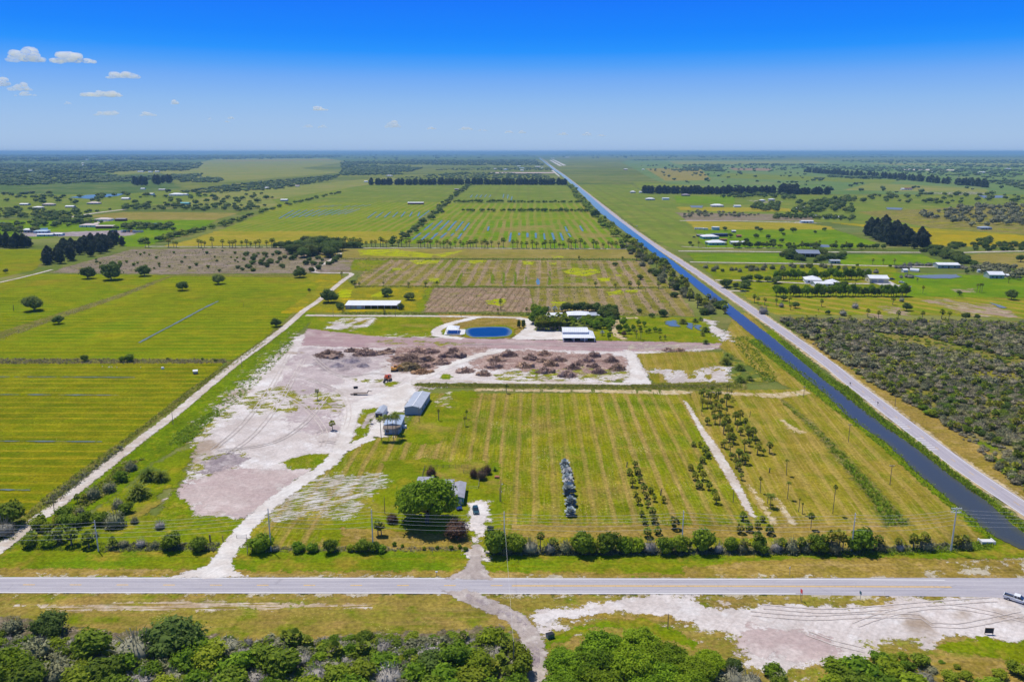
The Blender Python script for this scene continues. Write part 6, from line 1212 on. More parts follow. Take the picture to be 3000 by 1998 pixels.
tufts('hedge_undergrowth', P(r2, (690,988),(690,960),(1571,962),(2400,965),(2400,988)), 1300, .8, 1.7, 'm_brush', 67, .8)
tufts('hedge_undergrowth', P(r1, (480,970),(500,930),(800,930),(1010,930),(1000,968)), 1000, .8, 1.9, 'm_greygreen', 68, .8)
tufts('hedge_undergrowth', P(r1, (90,960),(120,900),(480,930),(480,970)), 900, .8, 2.0, 'm_bush', 69, .7)
tufts('hedge_undergrowth', P(r2, (-350,972),(-330,945),(0,945),(590,950),(570,968),(0,972)), 1500, .7, 1.5, 'm_brush', 70, .8)
tufts('rough_grass', P(r3, (820,960),(1100,955),(1340,925),(1430,930),(1420,960),(1000,985),(400,985)), 1500, .8, 1.8, 'm_tuft_lush', 71)
tufts('rough_grass', P(r5, (90,960),(2290,970),(2300,978),(90,972)), 1500, 1, 2.6, 'm_tuft', 72, .8)
tufts('rough_grass', P(r5, (-60,770),(2080,772),(2090,788),(-60,782)), 1500, 1, 3, 'm_tuft', 73, .8)
tufts('rough_grass', P(r5, (0,1142),(2300,1150),(2300,1166),(0,1160)), 1500, 1, 2.4, 'm_tuft', 74, .8)
tufts('brush_field_growth', P(r5, (560,975),(2290,978),(2400,1140),(560,1140)), 1800, .8, 2.0, 'm_greygreen', 75, .7)
tufts('brush_field_growth', P(r5, (90,790),(2090,795),(2270,955),(100,950)), 2200, .8, 2.2, 'm_greygreen', 76, .7)
tufts('brush_field_growth', P(r4, (360,868),(920,720),(1560,708),(2300,715),(2200,868)), 2000, .8, 2.4, 'm_greygreen', 77, .7)
tufts('tree_strip_growth', P(r3, (215,-20),(300,-20),(440,170),(420,190),(370,180)), 700, 1.0, 2.6, 'm_bush', 78, .8)
q_ = [p for p in rand_in(SCR, 3800, 140) if CLUMP(p * .45) > -.7]; join_scatter('scrub_undergrowth', LG, q_, rg.uniform(1, 2.6, len(q_)), 'm_brush', seed=141)
q_ = [p for p in rand_in(SCR, 2200, 142) if CLUMP(p * .45) < .5]; join_scatter('scrub_undergrowth', LB, q_, rg.uniform(1, 3, len(q_)), 'm_bush', seed=143, zscale=np.full(len(q_), .5))
tufts('field_weeds', P(D, (985,905),(1840,905),(2050,1060),(2290,1240),(1120,1240),(900,1050)), 3600, .35, .9, 'm_tuft_dry', 144, .5)
tufts('field_weeds', P(D, (1575,905),(1850,905),(2050,1060),(2250,1240),(1840,1240)), 1500, .4, 1.0, 'm_tuft_dry', 145, .5)
tufts('field_weeds', P(D, (-200,1375),(1170,1375),(1170,1430),(-200,1420)), 1500, .3, .8, 'm_tuft_dry', 146, .5)
tufts('field_weeds', P(D, (-200,840),(500,840),(230,1060),(90,1160),(-200,1260)), 2500, .4, 1.0, 'm_tuft', 147, .4)
# --- far woods that read as one mass
BL = []
for i in range(4):
    rq = np.random.default_rng(300 + i); mm = Mesh(); iv, if_ = ico(1)
    for j in range(3):
        a = 2.1 * j; rad = rq.uniform(.26, .4); mm.add(iv * (rad * (1 + .25 * rq.normal(size=len(iv))))[:, None] * [1, 1, .8] + [.24*math.cos(a), .24*math.sin(a), rq.uniform(.2, .42)], if_, rq.uniform(.05, .8))
    BL.append(mm.get())
def woods(poly, n, lo_, hi_, seed, mat='m_far', z=.5):
    L_ = 22 * hi_; q = [p for p in rand_in(poly, int(n * 1.35), seed) if math.sin(p.x / L_ + 2 * math.sin(p.y / L_ / 1.7)) + math.sin(p.y / L_ * 1.3 + seed) + .6 * math.sin(p.x / L_ * 2.9 + p.y / L_ * 2.1) > -.95] or [Vector(poly[0])]; n = len(q); join_scatter('far_woods', BL, q, rg.uniform(lo_, hi_, n), mat, z=0, seed=seed, zscale=rg.uniform(.5, 1.0, n) * z * 1.6)
woods(P(r4, (-500,330),(-500,200),(300,200),(800,200),(900,250),(440,300),(100,340)), 900, 12, 26, 81)
woods(P(r4, (-600,200),(-600,120),(900,110),(1400,120),(1300,180),(700,200)), 1500, 18, 42, 82)
woods(P(r4, (-700,115),(-700,62),(2355,62),(2355,80),(1500,90)), 1800, 35, 90, 83)
woods(P(r4, (450,250),(900,210),(1400,190),(1300,255),(900,245)), 300, 12, 24, 84)
woods(P(r4, (1190,270),(1250,235),(1520,215),(1540,240),(1300,275)), 120, 12, 22, 85)
woods(P(r4, (1250,310),(1700,255),(2230,205),(2355,190),(2300,230),(1900,300),(1300,330)), 420, 9, 17, 86)
woods(P(r5, (0,110),(330,96),(1330,95),(1400,135),(560,135),(0,200)), 1600, 14, 30, 87, 'm_far', .7)
woods(P(r5, (0,200),(10,150),(320,138),(560,150),(420,195)), 900, 12, 20, 88, 'm_far', .7)
woods(P(r5, (420,215),(800,180),(1400,190),(1460,225),(800,225)), 320, 8, 16, 89)
woods(P(r5, (600,165),(900,140),(1440,140),(1460,165)), 260, 9, 16, 90)
woods(P(r5, (-300,80),(0,45),(1330,40),(1340,70),(600,90)), 1300, 30, 70, 91)
woods(P(r5, (1420,72),(1440,42),(2900,42),(3800,45),(3800,78),(2300,82),(1700,80)), 2200, 30, 80, 92)
woods(P(r6, (1150,110),(1700,100),(2355,100),(2900,105),(2900,160),(2355,150),(1600,130)), 500, 16, 34, 93)
woods(P(r6, (600,150),(900,140),(2355,150),(2900,150),(2900,210),(2100,215),(1200,165)), 420, 14, 26, 94)
woods(P(r6, (0,140),(270,135),(270,165),(20,160)), 90, 14, 26, 95)
woods(P(r6, (2080,240),(2355,235),(2900,240),(2900,330),(2355,300)), 220, 10, 22, 96)
woods(P(r6, (1880,120),(1900,115),(1900,132),(1880,132)), 12, 24, 34, 97)
for i, (pl, n) in enumerate([(((-350,92),(600,84),(600,90),(-350,98)), 160), (((0,126),(900,120),(1100,128),(900,132),(0,134)), 130), (((1000,205),(1800,238),(1790,246),(1000,213)), 60), (((1100,95),(2900,92),(2900,102),(1100,104)), 260), (((-100,160),(300,168),(300,174),(-100,166)), 40), (((1700,330),(2900,335),(2900,345),(1700,340)), 90), (((200,70),(2900,66),(2900,76),(200,80)), 420)]): woods(P(r6, *pl), n, 14, 30, 160 + i)
q = rand_in(P(r6, (-300,130),(2900,130),(2900,330),(1000,330),(0,260)), 480, 170); join_scatter('far_woods', BL, q, rg.uniform(8, 20, 480), 'm_far', seed=170)
q = along(P(r6, (850,178),(1500,228),(2120,284)), 150, 7, 98); join_scatter('far_windbreak', [conifer(98, 200, 2.0, .2)], q, rg.uniform(14, 20, len(q)), 'm_pine', zscale=rg.uniform(.55, .75, len(q)), seed=98)
# ------------------------------------------------------------------ buildings
def plain(name, c, rough=.7, spec=.2, var=.18, scale=.8, stripe=None, metal=0.0):
    t = NT(name); tcn = t.n('ShaderNodeTexCoord').outputs['Object']
    f = t.math('MULTIPLY_ADD', t.math('SUBTRACT', t.noise(tcn, scale, 5, .65), .5), var * 2, 1.0)
    if stripe:
        s = t.n('ShaderNodeSeparateXYZ'); t.put(s.inputs[0], tcn)
        ax, per, amt = stripe
        fr = t.math('FRACT', t.math('MULTIPLY', s.outputs[ax], 1.0 / per)); f = t.math('MULTIPLY', f, t.math('SUBTRACT', 1.0, t.math('MULTIPLY', t.step(fr, .82, .9), amt)))
    v = t.n('ShaderNodeCombineXYZ'); [t.put(v.inputs[i], f) for i in range(3)]
    MATS[name] = t.out(t.bsdf(t.mix(1.0, c, v.outputs[0], 'MULTIPLY'), rough, spec, metal).outputs[0]); return MATS[name]
for nm, c in [('white', (.80,.80,.82)), ('cream', (.62,.58,.40)), ('turq', (.16,.42,.46)), ('teal', (.13,.36,.36)), ('navy', (.035,.055,.16)), ('greyblue', (.34,.39,.47)), ('grey', (.36,.37,.40)), ('dkred', (.20,.055,.05)), ('mauve', (.34,.30,.34)), ('tan', (.46,.38,.28)), ('greygreen', (.36,.44,.40)), ('brown', (.22,.17,.14)), ('paleblue', (.45,.58,.68)), ('brick', (.36,.14,.08)), ('dark', (.05,.05,.06)), ('shingle', (.33,.33,.37)), ('rose', (.60,.50,.48)), ('steel', (.40,.48,.60)), ('wood', (.30,.22,.16)), ('concrete', (.66,.65,.64))]:
    plain('m_' + nm, (*c, 1), .75, .2, .12)
plain('m_roof_white', (.80,.81,.84,1), .45, .35, .2, .3, (0, 1.2, .22)); plain('m_roof_grey', (.46,.49,.54,1), .4, .4, .22, .4, (1, .9, .28)); plain('m_roof_blue', (.40,.47,.58,1), .4, .4, .2, .4, (1, .8, .25)); plain('m_roof_solar', (.25,.28,.36,1), .3, .5, .1, .4, (0, 1.0, .3))
plain('m_glass', (.03,.04,.06,1), .1, .6, .05); plain('m_black', (.02,.02,.022,1), .5, .3, .1)
plain('m_roof_worn', (.33,.33,.38,1), .85, .1, .45, .35)
def bld(name, label, A, B, C_, h, rise, ridge, wm, rm, over=.35, opens=(), cat='building', group=None, open_front=None, rtrim=True):
    A, B, C_ = (Vector((p[0], p[1])) for p in (A, B, C_)); u = (B - A); w = u.length; u.normalize(); v = Vector((-u.y, u.x)); d = abs((C_ - B).dot(v)); d = max(d, 2.0)
    root = thing(name, (A.x, A.y, .05), label, cat, group, math.atan2(u.y, u.x))
    mb = MB()
    if open_front:
        a, b = open_front[0] * w, open_front[1] * w
        mb.box(0, w, d - .2, d, 0, h); mb.box(0, .2, 0, d - .2, 0, h); mb.box(w - .2, w, 0, d - .2, 0, h)
        if a > .3: mb.box(.2, a, 0, .2, 0, h)
        if b < w - .3: mb.box(b, w - .2, 0, .2, 0, h)
        n = max(2, int((b - a) / 4))
        pm = MB()
        for i in range(n + 1): x = a + (b - a) * i / n; pm.box(x - .13 + (.14 if i == 0 else 0) - (.14 if i == n else 0), x + .13 + (.14 if i == 0 else 0) - (.14 if i == n else 0), .02, .24, 0, h - .01)
    else: mb.box(0, w, 0, d, 0, h)
    if ridge == 'v': mb.add([(0,0,h),(w,0,h),(w/2,0,h+rise),(0,d,h),(w,d,h),(w/2,d,h+rise)], [(0,1,2),(5,4,3),(0,2,5,3),(1,4,5,2)])
    if ridge == 'u': mb.add([(0,0,h),(0,d,h),(0,d/2,h+rise),(w,0,h),(w,d,h),(w,d/2,h+rise)], [(0,2,1),(3,4,5),(0,3,5,2),(1,2,5,4)])
    wall = mb.build('wall', M[wm], root)
    if open_front: 
        for k in range(1): pm.build('post', M['m_white'], root)
    r = MB(); o = over; T = .14; e = .004
    if ridge == 'v':
        for sgn in (0, 1):
            x0, x1 = (-o, w/2) if not sgn else (w/2, w + o); z0 = h - rise * o / (w/2) + e; z1 = h + rise + e
            za, zb = (z0, z1) if not sgn else (z1, z0)
            r.add([(x0,-o,za),(x1,-o,zb),(x1,d+o,zb),(x0,d+o,za),(x0,-o,za+T),(x1,-o,zb+T),(x1,d+o,zb+T),(x0,d+o,za+T)], [(3,2,1,0),(4,5,6,7),(0,1,5,4),(1,2,6,5),(2,3,7,6),(3,0,4,7)])
    elif ridge == 'u':
        for sgn in (0, 1):
            y0, y1 = (-o, d/2) if not sgn else (d/2, d + o); z0 = h - rise * o / (d/2) + e; z1 = h + rise + e
            za, zb = (z0, z1) if not sgn else (z1, z0)
            r.add([(-o,y0,za),(w+o,y0,za),(w+o,y1,zb),(-o,y1,zb),(-o,y0,za+T),(w+o,y0,za+T),(w+o,y1,zb+T),(-o,y1,zb+T)], [(3,2,1,0),(4,5,6,7),(0,1,5,4),(1,2,6,5),(2,3,7,6),(3,0,4,7)])
    elif ridge == 'mono':
        r.add([(-o,-o,h+e),(w+o,-o,h+e),(w+o,d+o,h+rise),(-o,d+o,h+rise),(-o,-o,h+T),(w+o,-o,h+T),(w+o,d+o,h+rise+T),(-o,d+o,h+rise+T)], [(3,2,1,0),(4,5,6,7),(0,1,5,4),(1,2,6,5),(2,3,7,6),(3,0,4,7)])
    else:
        k = min(w, d) / 2 + o; a_, b_ = ((-o + k, d/2), (w + o - k, d/2)) if w >= d else ((w/2, -o + k), (w/2, d + o - k))
        z0 = h + e; r.add([(-o,-o,z0),(w+o,-o,z0),(w+o,d+o,z0),(-o,d+o,z0),(-o,-o,z0+T),(w+o,-o,z0+T),(w+o,d+o,z0+T),(-o,d+o,z0+T),(*a_,z0+T+rise),(*b_,z0+T+rise)],
            [(3,2,1,0),(0,1,5,4),(1,2,6,5),(2,3,7,6),(3,0,4,7)] + ([(4,5,9,8),(5,6,9),(6,7,8,9),(7,4,8)] if w >= d else [(4,5,8),(5,6,9,8),(6,7,9),(7,4,8,9)]))
    roof = r.build('roof', M[rm], root)
    if rtrim and ridge in 'uv' and w > 5:
        cpm = MB()
        if ridge == 'v': cpm.box(w/2 - .15, w/2 + .15, -o, d + o, h + rise + T - .02, h + rise + T + .05)
        else: cpm.box(-o, w + o, d/2 - .15, d/2 + .15, h + rise + T - .02, h + rise + T + .05)
        cpm.build('ridge_cap', M['m_white'], roof)
    for side, c, z0, ww, hh_, kind, mt in opens:
        m2 = MB(); c = c * (w if side in 'fb' else d); P_ = .035
        if side == 'f': m2.box(c - ww/2, c + ww/2, -P_, .02, z0, z0 + hh_)
        if side == 'b': m2.box(c - ww/2, c + ww/2, d - .02, d + P_, z0, z0 + hh_)
        if side == 'r': m2.box(w - .02, w + P_, c - ww/2, c + ww/2, z0, z0 + hh_)
        if side == 'l': m2.box(-P_, .02, c - ww/2, c + ww/2, z0, z0 + hh_)
        m2.build(kind, M[mt], root)
    root['w'] = w; root['d'] = d
    return root
def q(cr, *pts): return [cr(*p) for p in pts]
# grey metal barn
b = bld('metal_barn', 'long grey-blue metal barn with low gable roof at the dirt yard', q1(1117,1153,3.3), q1(1300,1158,3.3), q1(1374,985,3.3), 3.3, .75, 'v', 'm_greyblue', 'm_roof_grey', .25, [('l', .25, 0, 3.2, 2.7, 'door', 'm_grey'), ('l', .6, 0, 3.2, 2.7, 'door', 'm_grey'), ('r', .2, .9, 1.2, .9, 'window', 'm_glass'), ('r', .5, .9, 1.2, .9, 'window', 'm_glass')])
b = bld('carport', 'small open-ended grey metal carport left of the yard house', q1(780,1216,2.3), q1(866,1218,2.3), q1(914,1142,2.3), 2.3, .7, 'v', 'm_white', 'm_roof_grey', .15, [('f', .5, 0, 2.9, 2.1, 'painted_opening', 'm_dark')])  # dark front panel paints in the shaded inside; the end wall is closed
b = bld('yard_house', 'yard house with pale metal roof, brown porch roof and blue-grey walls behind the tall palms', q1(885,1352,3.4), q1(1072,1352,3.4), q1(1128,1245,3.4), 3.4, .55, 'v', 'm_steel', 'm_roof_blue', .3, [('r', .25, 1, 1.3, 1.1, 'window', 'm_glass'), ('r', .6, 1, 1.3, 1.1, 'window', 'm_glass'), ('r', .85, 0, 1, 2.1, 'door', 'm_dark')], 'house')
w_ = b['w']; m = MB(); m.add([(-.3,-2.6,2.5),(w_+.1,-2.6,2.5),(w_+.1,-.36,3.22),(-.3,-.36,3.22),(-.3,-2.6,2.62),(w_+.1,-2.6,2.62),(w_+.1,-.36,3.34),(-.3,-.36,3.34)], [(3,2,1,0),(4,5,6,7),(0,1,5,4),(1,2,6,5),(2,3,7,6),(3,0,4,7)]); m.build('porch_roof', M['m_brown'], b)
m = MB(); m.box(.4, w_-.4, -2.0, -.04, 0, 2.48); pr = m.build('porch', M['m_greyblue'], b); m = MB(); m.box(.9, 2.1, -2.04, -1.98, .8, 1.9); m.build('window', M['m_glass'], pr); m = MB(); m.box(3.2, 5.6, -2.04, -1.98, .02, 2.2); m.build('door', M['m_grey'], pr)
m = MB(); m.box(w_ + .3, w_ + 1.6, 5.0, 6.2, 0, 1.2); tag(m.build('air_conditioner', M['m_white'], None, b.location, (0,0,b.rotation_euler.z)), 'white boxed air conditioner at the right wall of the yard house', 'air conditioner')
# bungalow under the oak: three wings of one house
b = bld('bungalow', 'green-walled bungalow with worn grey roof half hidden by the live oak', q3(880,500,2.6), q3(1008,500,2.6), q3(1034,332,2.6), 2.6, .5, 'v', 'm_teal', 'm_roof_worn', .4, [('f', .3, .9, 1.3, 1.1, 'window', 'm_glass'), ('f', .75, 0, .95, 2.05, 'door', 'm_white'), ('r', .3, .9, 1.2, 1, 'window', 'm_glass'), ('r', .7, .9, 1.2, 1, 'window', 'm_glass')], 'house')
def wing(root, A, B, C_, h, rise, nm='wing'):
    t_ = bld('wing', 'x', A, B, C_, h, rise, 'u', 'm_teal', 'm_roof_worn', .4, rtrim=False)
    for ch in list(t_.children):
        ch.parent = root; mw = t_.matrix_basis; ch.matrix_basis = root.matrix_basis.inverted() @ mw
    bpy.data.objects.remove(t_)
wing(b, q3(640,430,2.9), q3(872,430,2.9), q3(850,300,2.9), 2.9, .5); wing(b, q3(470,385,2.75), q3(632,385,2.75), q3(690,268,2.75), 2.75, .45)
# long white shed
b = bld('cattle_shed', 'long low white-roofed shed with open dark bays, north of the pond lane', ws(432,296,2.6), ws(1738,296,2.6), ws(1768,180,3.6), 2.6, 1.0, 'mono', 'm_mauve', 'm_roof_white', .4, [('f', .05, .3, 3, 1.9, 'panel', 'm_rose'), ('f', .15, .3, 2.8, 1.9, 'panel', 'm_greygreen'), ('f', .26, .3, 3.4, 2, 'panel', 'm_paleblue')], 'shed', None, (.36, .99))
# white barn with porch
b = bld('white_barn', 'big white-roofed barn with lean-to porch on white posts by the mauve track', q2(838,313,5.0), q2(1083,314,5.0), q2(1078,268,5.0), 5.0, 1.2, 'u', 'm_white', 'm_roof_white', .4, [('f', .2, 0, 4.5, 2.2, 'door', 'm_dark'), ('f', .55, 0, 4.5, 2.2, 'door', 'm_dark'), ('f', .85, .9, 1.4, 1.0, 'window', 'm_glass')], 'barn')
w_, d_ = b['w'], b['d']; m = MB()
m.add([(-.4,-5.2,2.5),(w_+4.2,-5.2,2.5),(w_+.3,-.05,3.9),(-.4,-.05,3.9),(-.4,-5.2,2.62),(w_+4.2,-5.2,2.62),(w_+.3,-.05,4.02),(-.4,-.05,4.02)], [(3,2,1,0),(4,5,6,7),(0,1,5,4),(1,2,6,5),(2,3,7,6),(3,0,4,7)])
m.add([(w_+4.2,-5.2,2.49),(w_+4.2,d_,2.49),(w_+.1,d_,3.89),(w_+.3,-.05,3.89),(w_+4.2,-5.2,2.61),(w_+4.2,d_,2.61),(w_+.1,d_,4.01),(w_+.3,-.05,4.01)], [(3,2,1,0),(4,5,6,7),(0,1,5,4),(1,2,6,5),(2,3,7,6),(3,0,4,7)])
m.build('porch_roof', M['m_roof_white'], b)
for x, y in ((.1,-5),(w_*.43,-5),(w_*.86,-5),(w_+3.9,-5),(w_+3.9,0),(w_+3.9,d_-.4)):
    m = MB(); m.box(x-.18, x+.18, y-.18, y+.18, 0, 2.5); m.build('post', M['m_white'], b)
# twin house
b = bld('twin_house', 'white hip-roofed house, left wing of the twin building in the grove', bb(270,568,2.7), bb(985,568,2.7), bb(965,448,2.7), 2.7, 1.5, 'hip', 'm_grey', 'm_roof_white', .5, [('f', .2, .8, 1.6, 1.2, 'window', 'm_glass'), ('f', .5, 0, 1.1, 2.1, 'door', 'm_dark'), ('f', .75, .8, 1.6, 1.2, 'window', 'm_glass')], 'house')
b = bld('twin_house', 'white hip-roofed house with grey lean-to, right wing of the twin building in the grove', bb(1000,520,2.8), bb(1740,518,2.8), bb(1740,402,2.8), 2.8, 1.7, 'hip', 'm_tan', 'm_roof_white', .5, [('f', .2, .8, 1.6, 1.2, 'window', 'm_glass'), ('f', .55, 0, 1.1, 2.1, 'door', 'm_dark'), ('f', .8, .8, 1.6, 1.2, 'window', 'm_glass')], 'house')
w_, d_ = b['w'], b['d']; m = MB(); m.box(w_+.6, w_+7, -.4, d_-.5, 2.55, 2.7); m.build('lean_to_roof', M['m_roof_grey'], b); m = MB(); [m.box(x, x+.2, y, y+.2, 0, 2.54) for x in (w_+.8, w_+6.6) for y in (-.2, d_-.9)]; m.box(w_+.62, w_+6.9, d_-.75, d_-.6, 0, 2.54); m.build('lean_to_wall', M['m_dark'], b)
# pond deck, pool and pavilion
dk = [pp(x, y, .45) for x, y in ((428,505),(482,372),(958,376),(940,490),(868,510))]; c0 = dk[0]
m = MB(); m.add([(p.x, p.y, 0) for p in dk] + [(p.x, p.y, .45) for p in dk], [tuple(range(5))[::-1], tuple(range(5, 10))] + [(i, (i+1) % 5, 5+(i+1) % 5, 5+i) for i in range(5)])
tag(m.build('pool_deck', M['m_concrete'], None), 'white concrete pool deck jutting into the pond', 'deck')
pl = [pp(x, y, .47) for x, y in ((500,478),(520,402),(806,402),(796,478))]
pw = mesh_obj('swimming_pool', [(p.x, p.y, .47) for p in pl], [(0,1,2,3)], plain('m_pool', (.02,.05,.16,1), .08, .5, .05)); tag(pw, 'dark blue swimming pool set into the white deck', 'swimming pool')
A, B, C_ = pp(488,388,3.1), pp(770,390,3.1), pp(782,304,3.1); u = (B - A); w_ = u.xy.length; d_ = abs(C_.y - B.y); rt = thing('pavilion', (A.x, A.y, .45), 'open white hip-roofed pavilion over the pool by the pond', 'pavilion', None, math.atan2(u.y, u.x))
m = MB(); m.add([(-.3,-.3,2.6),(w_+.3,-.3,2.6),(w_+.3,d_+.3,2.6),(-.3,d_+.3,2.6),(-.3,-.3,2.72),(w_+.3,-.3,2.72),(w_+.3,d_+.3,2.72),(-.3,d_+.3,2.72),(w_*.46,d_/2,4.4),(w_*.54,d_/2,4.4)], [(3,2,1,0),(0,1,5,4),(1,2,6,5),(2,3,7,6),(3,0,4,7),(4,5,9,8),(5,6,9),(6,7,8,9),(7,4,8)]); m.build('roof', M['m_roof_white'], rt)
for x, y in ((.1,.1),(w_-.1,.1),(.1,d_-.1),(w_-.1,d_-.1)): m = MB(); m.box(x-.14, x+.14, y-.14, y+.14, 0, 2.59); m.build('post', M['m_white'], rt)
